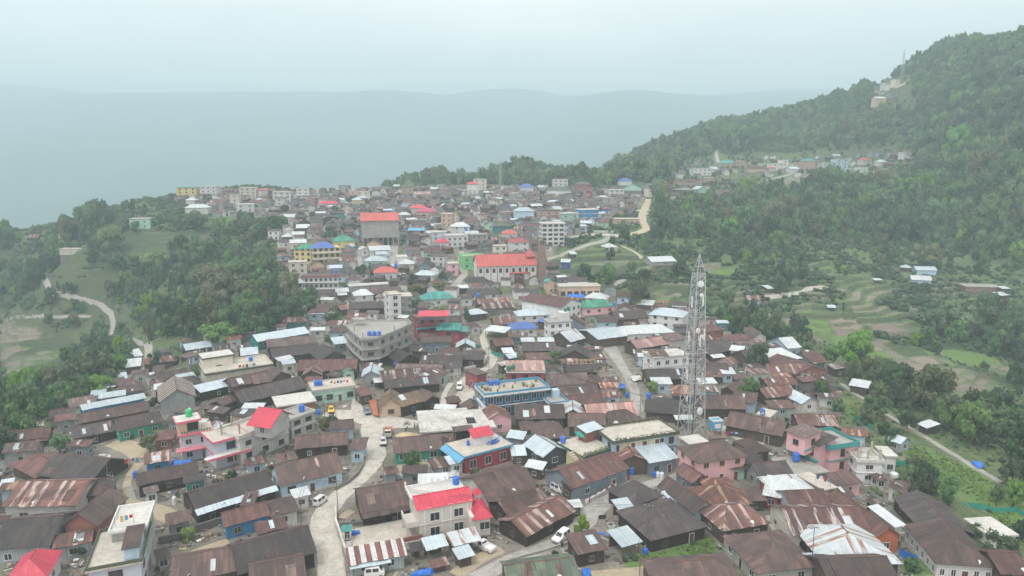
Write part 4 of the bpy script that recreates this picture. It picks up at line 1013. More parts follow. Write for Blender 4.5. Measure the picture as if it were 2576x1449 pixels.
window(r, F2, 'f', .4, 1.6, 1.9, 1.5, 't_white', y0=-F2.D/2+.5)
part('chimney', MB().box(-.5,.5,.6,1.6,F2.h+.3,F2.h+2.6), 'w_beige', r, F2.M); part('chimney_roof', MB().quad((-.9,.2,F2.h+2.5),(.9,.2,F2.h+2.5),(0,.6,F2.h+3.5)).quad((.9,.2,F2.h+2.5),(.9,2,F2.h+2.5),(0,1.6,F2.h+3.5),(0,.6,F2.h+3.5)).quad((-.9,2,F2.h+2.5),(-.9,.2,F2.h+2.5),(0,.6,F2.h+3.5),(0,1.6,F2.h+3.5)), 'pink_red', r, F2.M)
part('side_balcony', MB().box(x0-2.4,x0-.02,y0+.2,y0+5.5,3.0,3.2).box(x0-2.4,x0-2.2,y0+.2,y0+5.5,3.2,4.1).box(x0-2.2,x0-.02,y0+.2,y0+.35,3.2,4.1), 'w_beige', r, M)
for y in (.6,5.0): part('pillar', MB().box(x0-2.35,x0-2.1,y0+y,y0+y+.25,F.zb,2.99), 'w_beige', r, M)
tag(r, 'beige two storey house with bright red sheet roof and white rear terrace', 'house', None, True)
tank(M @ Vector((x1-1.2,y1-1.6,h+.5)), 'tank_blue', .7, 1.7, 'blue water tank on the white terrace of the beige house')
# blue house with the rooftop garden, pink house behind
F = frame('M2',-210,1058,288,1000,7.0,9.5); r = empty('balcony_house', F.M); block(r, F, 's_dirt', 'w_deepblue', st=2, band='t_white', parapet=(.75,'t_blue'), wsp=2.2, ww=1.5, wh=1.7, over=.8, door_=False, sides='fl')
part('balcony', MB().box(-F.L/2-.9,-F.L/2+.78,-F.D/2+.2,F.D/2-1,3.2,3.45), 't_white', r, F.M); railing(r, F.M @ Matrix.Translation((-F.L/2-.8,0,0)) @ Matrix.Rotation(math.pi/2,4,'Z'), -F.D/2+.2, F.D/2-1, 0, 3.45, .95, 't_blue')
F2 = frame('M2',285,1120,430,1105,4.2,7); block(r, F2, 's_dirt', 'w_deepblue', st=1, band='t_white', parapet=(.6,'t_blue'), over=.4)
part('stair_house', MB().box(-.4,1.5,.5,2.6,F2.h+.02,F2.h+2.5), 'w_lightblue', r, F2.M)
tag(r, 'deep blue two storey house with a planted roof garden and white bands', 'house', None, True)
for i in range(16):
 x = F.L*(R.random()-.5)*.86; y = F.D*(R.random()-.5)*.7; pm = F.M @ Vector((x,y,F.h)); s = R.uniform(.7,1.3)
 o = link(bpy.data.objects.new('potted_plant', MB().lathe([(.22*s,0),(.3*s,.4*s)], 8).mesh('pot','pot')), None, Matrix.Translation(pm)); mm = MB()
 for k in range(26): a = R.uniform(0,6.28); q = Vector((math.cos(a)*R.uniform(.05,.5),math.sin(a)*R.uniform(.05,.5),R.uniform(.4,1.1)))*s; d = Vector((R.uniform(-1,1),R.uniform(-1,1),R.uniform(-.3,1)))*.22*s; e = d.cross(Vector((0,0,1)))*.7; mm.quad(tuple(q-d),tuple(q+e),tuple(q+d),tuple(q-e))
 part('foliage', mm, 'leaf', o); tag(o, 'leafy plant in a clay pot', 'potted plant', 'potted plants on the roof of the blue house', False)
for x in (-3.2,-1.2): tank(F.M @ Vector((x-2,3.6,F.h)), 'tank_blue', .7, 1.6, None)
F = frame('M2',-40,870,248,868,7.2,8); r = empty('flat_roof_villa', F.M); m = roof_on(r, F, 'm', 'dusty_pink', .8, -F.L/2+.3,F.L/2-.3,-F.D/2+.3,F.D/2,F.h+.2,'w_rose'); m.box(-F.L/2+.3,F.L/2-.3,-F.D/2+.3,F.D/2,F.zb,F.h+.1); part('wall', m, 'w_rose', r, F.M)
part('roof_band', MB().box(-F.L/2-.2,F.L/2+.2,-F.D/2-.4,-F.D/2+.28,F.h-.45,F.h-.1), 't_white', r, F.M); wins(r, F, -F.L/2+.3,F.L/2-.3,-F.D/2+.3,F.D/2,[4.3],'fl','t_red','glass',3.2,1.3,1.6,False)
tag(r, 'rose pink house with white fascia directly behind the blue roof garden', 'house', None, True); occupy(F.M,-F.L/2,F.L/2,-F.D/2,F.D/2)
tank_px('M2',10,850,7.6,'tank_darkgreen',.7,1.4); tank_px('M2',-25,860,7.6,'tank_darkgreen',.7,1.4)
F = frame('M1',1665,900,1750,880,5.0,7); flat(F,'s_brown','w_darkpink','small dark pink annex with flat brown roof beside the bend in the lane','house_annex','house')
# red house with flat terrace
F = frame('B1',1572,553,1940,456,4.4,9.5); r = empty('flat_roof_villa', F.M); block(r, F, 's_pale', 'w_red', st=1, band='t_blue', parapet=None, wsp=3.4, ww=1.6, wh=1.9, over=.5, door_=False)
m = MB(); slope(m, (-F.L/2-1.6,-F.D/2-.2,F.h-1.0),(-F.L/2-1.6,F.D/2,F.h-1.0),(-F.L/2,F.D/2,F.h-.1),(-F.L/2,-F.D/2-.2,F.h-.1), ragged=0); part('awning', m, 'light_blue_tin', r, F.M)
tag(r, 'bright red single storey house with a cluttered flat roof terrace', 'house', None, True)
F2 = frame('B1',1640,412,1797,380,6.6,3.4); house(F2,'m','pink_red','w_white','small pink red roofed kiosk on the roof of the red house',rise=1.3,nodoor=True); F2 = frame('B1',1495,362,1645,345,6.4,3); house(F2,'s','brown','w_darkwood','brown tin awning beside the pink red roof kiosk')
tank(F.M @ Vector((F.L/2-1.6,F.D/2-1.2,F.h)),'tank_blue',.75,1.7,'blue water tank at the back corner of the red house roof'); tank(F.M @ Vector((-2.6,.8,F.h)),'tank_blue',.4,1.2,'slim blue barrel on the red house roof')
m = MB()
for i in range(14): a = F.L*.18; x = 2.2+R.uniform(-1.3,1.3); m.tube([(x,-2.2+R.uniform(-.3,.3),F.h+.15+i*.07),(x+R.uniform(1.4,2.2),-1.2+R.uniform(-.3,.6),F.h+.15+i*.07)], .1, 5)
o = part('pipe_stack', m, 'tank_blue', None, F.M); tag(o,'stack of blue and silver pipes on the red house roof','pipes',None,True)
# open concrete slab building
F = frame('B1',1238,365,1812,322,4.2,15.5); r = empty('unfinished_building', F.M); block(r, F, 's_old', 'w_brick', st=1, columns=True, over=.8, slab=.4); part('back_wall', MB().box(-F.L/2+1,F.L/2-1,F.D/2-1.4,F.D/2-1.2,F.zb,3.7).box(-F.L/2+1,2,-F.D/2+2.4,-F.D/2+2.6,F.zb,1.6), 'w_brick', r, F.M)
part('roof_opening', MB().box(F.L*.14,F.L*.26,-F.D*.28,-F.D*.02,F.h+.004,F.h+.03), 'opening', r, F.M); part('opening_kerb', MB().box(F.L*.12,F.L*.14,-F.D*.3,F.D*0,F.h,F.h+.25).box(F.L*.26,F.L*.28,-F.D*.3,0,F.h,F.h+.25).box(F.L*.14,F.L*.26,-F.D*.02,0,F.h,F.h+.25), 's_old', r, F.M)
tag(r,'wide unfinished building with stained white concrete slab roof on columns','building',None,True)
# curved concrete building
def prism_building(t, pts, h, st, wall, roof, label, name='building', open_=0, front=5, over=.7, wins_=True):
 W = [hit(*tp(t,x,y),h) for x,y in pts]; cc = sum(W,Vector())/len(W); z0 = min(zt(w.x,w.y) for w in W); e = sum(w.z for w in W)/len(W)-z0
 M = Matrix.Translation((cc.x,cc.y,z0)); P = [(w.x-cc.x,w.y-cc.y) for w in W]; I = [(x*.94,y*.94) for x,y in P]; r = empty(name, M); sh = e/st
 part('wall', MB().prism(I, sh*open_ if open_ else -1.5, e-.3), wall, r, M)
 if open_:
  m = MB()
  for x,y in I: m.box(x-.2,x+.2,y-.2,y+.2,-1.5,sh*open_)
  part('columns', m, 's_grey', r, M); part('back_wall', MB().prism([(x*.6,y*.6+1) for x,y in I],-1.5,sh*open_-.1), 'w_stone', r, M)
 part('roof_slab', MB().prism(P, e-.3, e), roof, r, M)
 for k in range(max(1,open_), st): part('storey_slab', MB().prism([(x*1.02,y*1.02) for x,y in P], sh*k-.15, sh*k+.15), 's_grey', r, M)
 m = MB()
 for i in range(len(P)):
  a, b = Vector(P[i]), Vector(P[(i+1)%len(P)]); d = (b-a).normalized(); s = Vector((-d.y,d.x))*.12; q = [a+s,b+s,b-s,a-s]; m.prism([tuple(v) for v in q], e, e+.7)
 part('parapet', m, wall, r, M)
 if wins_:
  FF = Fr(); 
  for i in range(front):
   a, b = Vector(I[i]), Vector(I[i+1]); L = (b-a).length; yaw = math.atan2((b-a).y,(b-a).x); FF.M = M @ Matrix.Translation((a.x,a.y,0)) @ Matrix.Rotation(yaw,4,'Z')
   for k in range(open_, st):
    n = int(L/3.6)
    for j in range(n): window(r, FF, 'f', L*(j+.5)/n, sh*k+1.0, 1.9, 1.3, 't_grey', y0=0, bars=2)
 tag(r, label, 'building', None, True)
 xs = [p[0] for p in P]; ys = [p[1] for p in P]; occupy(M,min(xs),max(xs),min(ys),max(ys)); return r, M, P, e
r, M, P, e = prism_building('M1',[(670,520),(725,585),(795,640),(925,628),(1060,572),(1172,515),(1150,485),(880,492),(745,495)],10.5,3,'w_concrete','s_grey','big curved unfinished grey concrete building with open ground floor','curved_building',1,5)
for i in range(3): tank(M @ Vector((P[2][0]*.62+.8+i*1.7,P[2][1]*.62,e)),'tank_blue',.75,1.6,None)
m = MB()
for x,y in P[:6]: m.box(x*.9-.15,x*.9+.15,y*.9-.15,y*.9+.15,e,e+2.2)
part('column_stubs', m, 's_grey', r, M)
part('stair_slab', MB().prism([(P[0][0]*.9+1,P[0][1]*.9),(P[0][0]*.9+6,P[0][1]*.9-2),(P[0][0]*.9+7,P[0][1]*.9+1.5),(P[0][0]*.9+2.5,P[0][1]*.9+3)], e+2.2, e+2.5), 's_grey', r, M)
# dark pink house with green roofs
F = frame('M1',1210,470,1445,450,9.5,8); r = empty('three_storey_house', F.M); block(r, F, 's_brown', 'w_darkpink', st=3, band='t_red', wsp=3.2, over=.5, door_=False, sides='flr', fm='t_dark')
F2 = frame('M1',1228,452,1443,452,12.2,5); m = roof_on(r, F2,'m','pink_red',.9,-F2.L/2+.2,F2.L/2-.2,-F2.D/2,F2.D/2,F2.h,'w_white'); part('canopy_posts', MB().box(-F2.L/2+.2,-F2.L/2+.4,-F2.D/2,-F2.D/2+.2,9.4,F2.h-.1).box(F2.L/2-.4,F2.L/2-.2,-F2.D/2,-F2.D/2+.2,9.4,F2.h-.1).box(-F2.L/2+.2,F2.L/2-.2,F2.D/2-.2,F2.D/2,9.4,F2.h+.7), 't_grey', r, F2.M)
F3 = frame('M1',1366,555,1535,555,6.8,4.5); m = roof_on(r, F3,'m','teal',1.6,-F3.L/2+.2,F3.L/2-.2,-F3.D/2,F3.D/2,F3.h,'w_darkpink'); m.box(-F3.L/2+.4,F3.L/2-.4,-F3.D/2+.4,F3.D/2,F3.zb,F3.h-.1); part('wing_wall', m, 'w_darkpink', r, F3.M); window(r,F3,'f',0,4.0,1.6,1.5,'t_dark',y0=-F3.D/2+.4)
part('green_band', MB().box(-F.L/2-.3,F.L/2,-F.D/2-.9,-F.D/2+.48,4.9,5.15), 't_teal', r, F.M)
F4 = frame('M1',1480,570,1585,565,6.0,4); m = roof_on(r, F4,'m','teal',1.0,-F4.L/2,F4.L/2,-F4.D/2,F4.D/2,F4.h,'w_darkpink'); m.box(-F4.L/2+.3,F4.L/2-.3,-F4.D/2+.4,F4.D/2,F4.zb,F4.h-.1); part('porch_wall', m, 'w_darkpink', r, F4.M)
tag(r,'dark pink three storey house with teal canopies and red rooftop awning','house',None,True)
# church
F = frame('F',1199,679,1351,669,7.0,15); r = empty('church', F.M); M = F.M; L, D = F.L, F.D; x0,x1,y0,y1 = -L/2+.5,L/2-.3,-D/2+.6,D/2-.6
wm = roof_on(r, F, 'g', 'church_red', 4.6, x0,x1,y0,y1,7.2,'w_white', rag=.02, cap='church_red'); wm.box(x0,x1,y0,y1,F.zb,7.1); part('wall', wm, 'w_white', r, M)
for i in range(9):
 x = x0+(x1-x0)*(i+.5)/9; pts = [(x-.75,0),(x+.75,0)]+[(x+.75*math.cos(a),1.6+.75*math.sin(a)) for a in [math.pi*k/8 for k in range(9)]]
 mm = MB(); n = len(pts)
 for yy in (y0-.05, y0+.02): mm.v += [(a,yy,3.4+b) for a,b in pts]
 mm.f.append(tuple(range(n))); mm.f += [(k,n+k,n+(k+1)%n,(k+1)%n) for k in range(n)]
 w = part('window', mm, 't_brown', r, M)
 pts2 = [(x+(a-x)*.8,.12+b*.88) for a,b in pts]; mm = MB(); mm.v = [(a,y0-.065,3.4+b) for a,b in pts2]; mm.f.append(tuple(range(n))); part('pane', mm, 'glass', w, M)
for i in range(10): x = x0+(x1-x0)*i/9; part('pilaster', MB().box(x-.18,x+.18,y0-.25,y0-.005,F.zb,6.9), 'w_coral', r, M)
part('porch_roof', MB().tube([(1.5,y0-.2,2.9),(3.5,y0-1.6,3.3),(9.5,y0-1.6,3.3),(11.5,y0-.2,2.9)], .55, 6), 'church_red', r, M); part('door', MB().box(4,9,y0-.12,y0-.01,0,2.6), 't_brown', r, M)
part('transept_roof', MB().prism([(x1-4.6,-3.6),(x1+.6,-3.6),(x1+.6,4),(x1-4.6,4)],10.4,10.7).quad((x1-4.6,-3.6,10.7),(x1+.6,-3.6,10.7),(x1-2,0,14.5)).quad((x1+.6,-3.6,10.7),(x1+.6,4,10.7),(x1-2,0,14.5)).quad((x1+.6,4,10.7),(x1-4.6,4,10.7),(x1-2,0,14.5)).quad((x1-4.6,4,10.7),(x1-4.6,-3.6,10.7),(x1-2,0,14.5)), 'church_red', r, M)
p = hit(1358,699); q = r.matrix_basis.inverted() @ Vector(p); tw = 3.6
mt = MB().box(x1+.9,x1+.9+tw,y0-2.2,y0-2.2+tw,F.zb,19.2); to = part('tower', mt, 'w_tower', r, M)
for i in range(2): part('louvre', MB().box(x1+.9+.8+i*1.2,x1+.9+1.5+i*1.2,y0-2.26,y0-2.205,17.4,19.4), 't_dark', to, M)
part('parapet', MB().box(x1+.8,x1+1.0+tw,y0-2.3,y0-2.1+tw,20.6,21.0), 'w_tower', to, M)
tag(r,'long white church with salmon red roof, arched windows and brown tower','church',None,True); occupy(M,x0,x1+5,y0-3,y1)
# grey hall
F = frame('U1',790,466,1080,446,15.5,16); r = empty('assembly_hall', F.M); M = F.M; x0,x1,y0,y1 = -F.L/2+.5,F.L/2-.5,-F.D/2+.5,F.D/2-.5
wm = roof_on(r, F,'g','church_red',3.8,x0,x1,y0,y1,F.h+.2,'w_concrete',rag=.02,ov=.8); wm.box(x0,x1,y0,y1,4.0,F.h+.1); part('wall', wm, 'w_concrete', r, M)
m = MB()
for i in range(8):
 for y in (y0+.3,y1-.3,0): x = x0+.3+(x1-x0-.6)*i/7; m.box(x-.3,x+.3,y-.3,y+.3,F.zb,4.0)
part('columns', m, 's_grey', r, M); part('inner_wall', MB().box(x0+2,x1-2,2,2.3,F.zb,3.9), 'w_stone', r, M); m = MB()
for i in range(9): x = x0+(x1-x0)*i/8; m.box(x-.06,x+.06,y0-.03,y0-.005,4.0,F.h)
for z in (4.1,8,12): m.box(x0,x1,y0-.035,y0-.006,z,z+.12)
part('wall_joints', m, 't_grey', r, M); tag(r,'huge plain grey concrete hall with salmon red roof raised on columns','building',None,True); occupy(M,x0,x1,y0,y1)
# yellow school
F = frame('U1',415,672,645,648,10.2,10); r = empty('school', F.M); x0,x1,y0,y1 = -F.L/2+.6,F.L/2-.6,-F.D/2+.6,F.D/2-.6
wm = roof_on(r,F,'h','blue',2.6,x0,x1-3,y0,y1,F.h,'w_yellow',rag=0); wm.box(x0,x1,y0,y1,F.zb,F.h-.1); part('wall', wm, 'w_yellow', r, F.M); wins(r,F,x0,x1,y0,y1,[1.2,4.5,7.6],'flr','t_brown','glass',2.6,1.5,1.5,False)
for z in (3.4,6.8): part('walkway', MB().box(x0-.2,x1+.2,y0-1.3,y0,z-.15,z+.05).box(x0-.2,x1+.2,y0-1.3,y0-1.15,z+.05,z+.9), 'w_cream', r, F.M)
F2 = frame('U1',276,668,412,672,9.2,11); wm = roof_on(r,F2,'h','green',2.4,-F2.L/2+.5,F2.L/2,-F2.D/2+.5,F2.D/2-.5,F2.h,'w_yellow',rag=0); wm.box(-F2.L/2+.5,F2.L/2,-F2.D/2+.5,F2.D/2-.5,F2.zb,F2.h-.1); part('wing_wall', wm, 'w_yellow', r, F2.M); wins(r,F2,-F2.L/2+.5,F2.L/2,-F2.D/2+.5,F2.D/2-.5,[1.2,4.4,7.0],'fl','t_brown','glass',2.4,1.4,1.3,False)
tag(r,'yellow three storey school with blue hipped roof and green wing','school',None,True); occupy(F.M,x0,x1,y0,y1); occupy(F2.M,-F2.L/2,F2.L/2,-F2.D/2,F2.D/2)
# white block of flats on the left edge
F = frame('M1',352,160,622,146,9.6,8); r = empty('apartment_block', F.M); block(r,F,'s_brown','w_white',st=3,band='t_red',wsp=2.0,ww=1.1,wh=1.3,door_=False,fm='t_grey',over=.4)
for z in (3.1,6.2): part('sunshade', MB().box(-F.L/2,F.L/2,-F.D/2-.7,-F.D/2+.38,z-.1,z+.02), 't_white', r, F.M)
F2 = frame('M1',243,210,358,195,6.6,9); m = roof_on(r,F2,'h','zinc',1.6,-F2.L/2+.5,F2.L/2-.2,-F2.D/2+.5,F2.D/2-.5,F2.h,'w_white',rag=0); m.box(-F2.L/2+.5,F2.L/2-.2,-F2.D/2+.5,F2.D/2-.5,F2.zb,F2.h-.1); part('wing_wall', m, 'w_white', r, F2.M); wins(r,F2,-F2.L/2+.5,F2.L/2,-F2.D/2+.5,F2.D/2-.5,[1.2,4.2],'f','t_grey','glass',2.2,1.2,1.3,False)
tag(r,'long white three storey block with rusty flat roof above the trees','building',None,True); occupy(F2.M,-F2.L/2,F2.L/2,-F2.D/2,F2.D/2)
# white long house with brown roof and stair tower
F = frame('M2',378,392,532,352,7.2,23); house(F,'x','brownred','w_white','long white two storey house with reddish brown gable roof',rise=2.6,st=2,wsp=2.4,name='long_house',nodoor=True,fm='t_grey',cap='t_brown')
F = frame('M2',276,505,455,492,8.8,6); r = empty('stair_tower', F.M); block(r,F,'s_grey','w_white',st=3,parapet=(.5,'w_white'),wsp=2.6,door_=False)
part('upper_room', MB().box(.6,F.L/2-.5,-1.5,F.D/2-.5,F.h+.01,F.h+3.2), 'w_white', r, F.M); tag(r,'narrow white four storey block in front of the long white house','building',None,True); tank(F.M @ Vector((F.L/2-1.5,.6,F.h+3.2)),'tank_darkgreen',.6,1.3,None)
# white four storey block
F = frame('M1',1005,292,1098,284,12.5,8); r = empty('apartment_block', F.M); block(r,F,'s_pale','w_white',st=4,wsp=3.2,ww=1.8,wh=1.5,door_=False,over=.25); F2 = frame('M1',1085,305,1182,300,10.5,9); block(r,F2,'s_pale','w_white',st=3,columns=True,over=.6); part('core_wall', MB().box(-F2.L/2+1,F2.L/2-1.6,-F2.D/2+2.5,F2.D/2-1,F2.zb,F2.h-.36), 'w_white', r, F2.M)
F3 = frame('M1',962,300,1008,298,10.0,7); block(r,F3,'s_pale','w_white',st=3,over=.4,win=False); tag(r,'slim white four storey block with open balconies near the teal roof','building',None,True)
# pink three storey house
F = frame('B3',470,488,692,455,6.9,9.5); r = empty('three_storey_house', F.M); block(r,F,'s_grey','w_pink',st=2,band='t_teal',wsp=3.6,ww=1.1,wh=1.8,over=.55,fm='t_brown',parapet=(.75,'t_teal'),sides='fl',door_=False)
F2 = frame('B3',138,372,385,470,7.2,6.5); m = roof_on(r,F2,'m','dark',.9,-F2.L/2+.4,F2.L/2-.3,-F2.D/2+.4,F2.D/2,F2.h,'w_pink'); m.box(-F2.L/2+.4,F2.L/2-.3,-F2.D/2+.4,F2.D/2,F2.zb,F2.h-.1); part('wing_wall', m, 'w_pink', r, F2.M); wins(r,F2,-F2.L/2+.4,F2.L/2-.3,-F2.D/2+.4,F2.D/2,[1.0,4.3],'fl','t_brown','glass',3.4,1.6,1.5,False)
part('teal_band', MB().box(-F2.L/2-.2,F2.L/2,-F2.D/2-.3,-F2.D/2+.38,3.2,3.55), 't_teal', r, F2.M)
F3 = frame('B3',290,398,418,345,10.0,5.5); m = roof_on(r,F3,'h','greybrown',1.0,-F3.L/2+.4,F3.L/2-.4,-F3.D/2+.4,F3.D/2-.4,F3.h,'w_pink',rag=0); m.box(-F3.L/2+.4,F3.L/2-.4,-F3.D/2+.4,F3.D/2-.4,5.0,F3.h-.1); part('tower_wall', m, 'w_pink', r, F3.M); window(r,F3,'f',.2,7.0,1.5,1.3,'t_brown',y0=-F3.D/2+.4); window(r,F3,'l',0,7.0,1.3,1.2,'t_brown',x0=-F3.L/2+.4); part('teal_band', MB().box(-F3.L/2+.2,F3.L/2-.2,-F3.D/2+.2,-F3.D/2+.39,6.0,6.3), 't_teal', r, F3.M); occupy(F2.M,-F2.L/2,F2.L/2,-F2.D/2,F2.D/2)
tag(r,'pale pink three storey house with teal bands and roof terrace','house',None,True)
F = frame('B3',668,582,882,590,5.6,7); r = empty('unfinished_building', F.M); block(r,F,'s_white','w_white',st=2,parapet=(.5,'w_white'),wsp=3.6,ww=1.6,wh=1.0,door_=False); m = MB()
for x in (-F.L/2+1,0,F.L/2-.5):
 for y in (-2,2.6): m.box(x-.2,x+.2,y-.2,y+.2,F.h,F.h+2.4)
part('column_stubs', m, 's_pale', r, F.M); m = MB()
for i in range(40): x,y = R.uniform(-4,3),R.uniform(-2,2.4); a = R.uniform(0,3.1); m.tube([(x,y,F.h+.12),(x+math.cos(a)*1.6,y+math.sin(a)*1.2,F.h+.2)],.06,4)
part('bamboo_poles', m, 't_palewood', r, F.M); tag(r,'white unfinished block with column stubs right of the pink house','building',None,True)
# yellow house with outside stair
F = frame('B2',545,553,768,484,4.3,10.5); r = empty('flat_roof_villa', F.M); block(r,F,'s_pale','w_paleyellow',st=1,band='t_darkgreen',wsp=2.6,ww=1.2,wh=2.0,over=.4,fm='t_dark',door_=False)
for i in range(4): x = -F.L/2+.6+(F.L-1.2)*i/3; part('green_pillar', MB().box(x-.14,x+.14,-F.D/2+.2,-F.D/2+.38,F.zb,F.h-.4), 't_darkgreen', r, F.M)
m = MB(); n = 14
for i in range(n): y = -F.D/2-4.5+i*.62; z = .3*(i+1); m.box(-F.L/2-1.9,-F.L/2-.1,y,y+.63,-1.2 if False else z-.9,z)
part('staircase', m, 's_pale', r, F.M); m = MB()
for sx in (-1.95,-.1):
 P0 = []
 for i in range(n): y = -F.D/2-4.5+i*.62; z = .3*(i+1); P0.append((-F.L/2+sx,y+.3,z+.85)); m.box(-F.L/2+sx-.04,-F.L/2+sx+.04,y+.26,y+.34,z-.1,z+.85)
 m.tube(P0,.06,4)
part('stair_railing', m, 't_yellow', r, F.M); part('stair_wall', MB().quad((-F.L/2-2.02,-F.D/2-4.6,-1.2),(-F.L/2-2.02,-F.D/2+4.1,-1.2),(-F.L/2-2.02,-F.D/2+4.1,4.0),(-F.L/2-2.02,-F.D/2-4.6,.1)).quad((-F.L/2-1.95,-F.D/2-4.6,.1),(-F.L/2-1.95,-F.D/2+4.1,4.0),(-F.L/2-1.95,-F.D/2+4.1,-1.2),(-F.L/2-1.95,-F.D/2-4.6,-1.2)), 'w_paleyellow', r, F.M)
m = MB()
for k in range(170): x = R.uniform(-F.L/2+.3,F.L/2-.3); y = -F.D/2+R.uniform(.1,.9); z = F.h+R.uniform(.05,.7); a = R.uniform(0,6.3); d = Vector((math.cos(a),math.sin(a),R.uniform(-.4,.8)))*.24; e = d.cross(Vector((0,0,1))).normalized()*.16; q = Vector((x,y,z)); m.quad(tuple(q-d),tuple(q+e),tuple(q+d),tuple(q-e))
part('roof_plants', m, 'leaf_olive', r, F.M); tag(r,'pale yellow house with dark green trim and an outside staircase','house',None,True)
house(frame('B2',565,372,692,332,7.0,4),'m','zinc','w_brick','zinc roofed brick hut on the roof of the yellow house',rise=.7); tank_px('B2',385,438,4.6,'tank_blue',.7,1.5,'blue water tank at the head of the yellow outside stair')
tarp('B2',[(475,365),(548,395),(520,360),(480,352)],'tarp_green','small green awning on the yellow house roof',6.3)
# light blue house
F = frame('B2',762,445,1264,368,6.6,10); r = empty('two_storey_house', F.M); block(r,F,'s_pale','w_lightblue',st=2,band='t_moss',parapet=(.35,'t_moss'),wsp=2.6,ww=1.3,wh=1.5,over=.5,fm='t_brown',door_=False)
part('cream_panel', MB().box(-F.L/2+2,F.L*.22,-F.D/2+.44,-F.D/2+.485,3.5,6.0), 'w_cream', r, F.M)
for x in (-3.4,-.2,3.2): part('door', MB().box(x-.5,x+.5,-F.D/2+.38,-F.D/2+.435,3.45,5.5), 't_brown', r, F.M)
m = MB()
for k in range(420): x = R.uniform(-F.L/2,F.L/2); y = R.choice((-F.D/2+R.uniform(-.1,.5),F.D/2-R.uniform(0,.9))); z = F.h+R.uniform(.2,.8); a = R.uniform(0,6.3); d = Vector((math.cos(a),math.sin(a),R.uniform(-.4,.8)))*.26; e = d.cross(Vector((0,0,1))).normalized()*.18; q = Vector((x,y,z)); m.quad(tuple(q-d),tuple(q+e),tuple(q+d),tuple(q-e))
part('roof_plants', m, 'leaf_olive', r, F.M); tag(r,'light blue two storey house with mossy roof edge beside the tower','house',None,True)
# cream building at upper left
F = frame('M0',1545,895,2062,818,4.6,13); r = empty('cream_building', F.M); block(r,F,'s_pale','w_cream',st=1,band='t_moss',wsp=5,ww=1.6,wh=.7,over=.5,parapet=(.5,'w_cream'),fm='t_grey',door_=False,sides='f')
F2 = frame('M0',1528,778,1770,742,8.4,8); block(r,F2,'s_white','w_cream',st=2,band='t_moss',wsp=6,ww=1.6,wh=.6,over=.5,fm='t_grey',door_=False,sides='f'); m = MB()
for i in range(6): x = -F2.L/2+.6+i*2.2; m.box(x-.16,x+.16,F2.D/2-.5,F2.D/2-.2,F2.h,F2.h+1.6)
part('column_stubs', m, 's_grey', r, F2.M); tag(r,'large cream stepped building with pale flat roofs at the town edge','building',None,True); tank(F.M @ Vector((F.L*.24,1.6,F.h)),'tank_blue',.7,1.5,'blue water tank on the cream stepped building')
F = frame('M0',1412,770,1512,745,5,6); flat(F,'s_brown','w_concrete','grey concrete outbuilding left of the cream stepped building','outbuilding',columns=True)
# curved corner house with red roof
F = frame('B1',-130,420,262,272,6.6,9); r = empty('corner_house', F.M); block(r,F,'s_pale','w_offwhite',st=2,wsp=3.4,over=.5,parapet=(.8,'w_offwhite'),ww=1.5,wh=1.2,fm='t_dark',door_=False)
F2 = frame('B1',-62,302,108,326,9.6,9); m = roof_on(r,F2,'g','pink_red',2.4,-F2.L/2+.4,F2.L/2-.4,-F2.D/2+.5,F2.D/2-.5,F2.h+.3,'w_offwhite',rag=.03,cap='pink_red',ov=.9); m.box(-F2.L/2+.8,F2.L/2-1.0,-F2.D/2+1.2,F2.D/2-.5,6.0,F2.h+.2); part('upper_wall', m, 'w_offwhite', r, F2.M); wins(r,F2,-F2.L/2+.8,F2.L/2-1,-F2.D/2+1.2,F2.D/2-.5,[7.2],'f','t_white','glass',2.6,1.2,1.4,False)
F3 = frame('B1',262,275,452,207,5.4,7); block(r,F3,'s_grey','w_offwhite',st=2,wsp=3.2,ww=1.8,wh=1.3,fm='t_dark',parapet=(.5,'w_offwhite'),door_=False,over=.4)
tag(r,'off white corner house with bright red gable over curving walls','house',None,True); tank(F3.M @ Vector((F3.L*.22,-.5,F3.h)),'tank_blue',.8,2.0,'blue water tank on the off white corner house'); tank_px('B1',472,232,0,'tank_blue',.6,1.6)
# lavender terrace house bottom left
F = frame('B0',640,1418,1078,1338,6.2,13); r = empty('terrace_house', F.M); block(r,F,'s_pale','w_lavender',st=2,parapet=(.55,'t_moss'),wsp=3.6,ww=2.0,wh=1.5,fm='t_red',over=.4,door_=False)
F2 = frame('B0',815,1128,1112,1082,8.6,9.5); block(r,F2,'s_white','w_concrete',st=2,parapet=(.45,'t_white'),over=.4,win=False); part('roof_shed', MB().box(F.L*.16,F.L/2-.6,-F.D/2+1.2,1.2,F.h+.05,F.h+2.2), 'w_lightblue', r, F.M); m = MB(); slope(m,(F.L*.16-.3,-F.D/2+.9,F.h+2.2),(F.L/2-.3,-F.D/2+.9,F.h+2.2),(F.L/2-.3,1.4,F.h+2.8),(F.L*.16-.3,1.4,F.h+2.8)); part('shed_roof', m, 'brown', r, F.M)
tag(r,'lavender terrace house with stepped pale concrete roofs beside stone stairs','house',None,True)
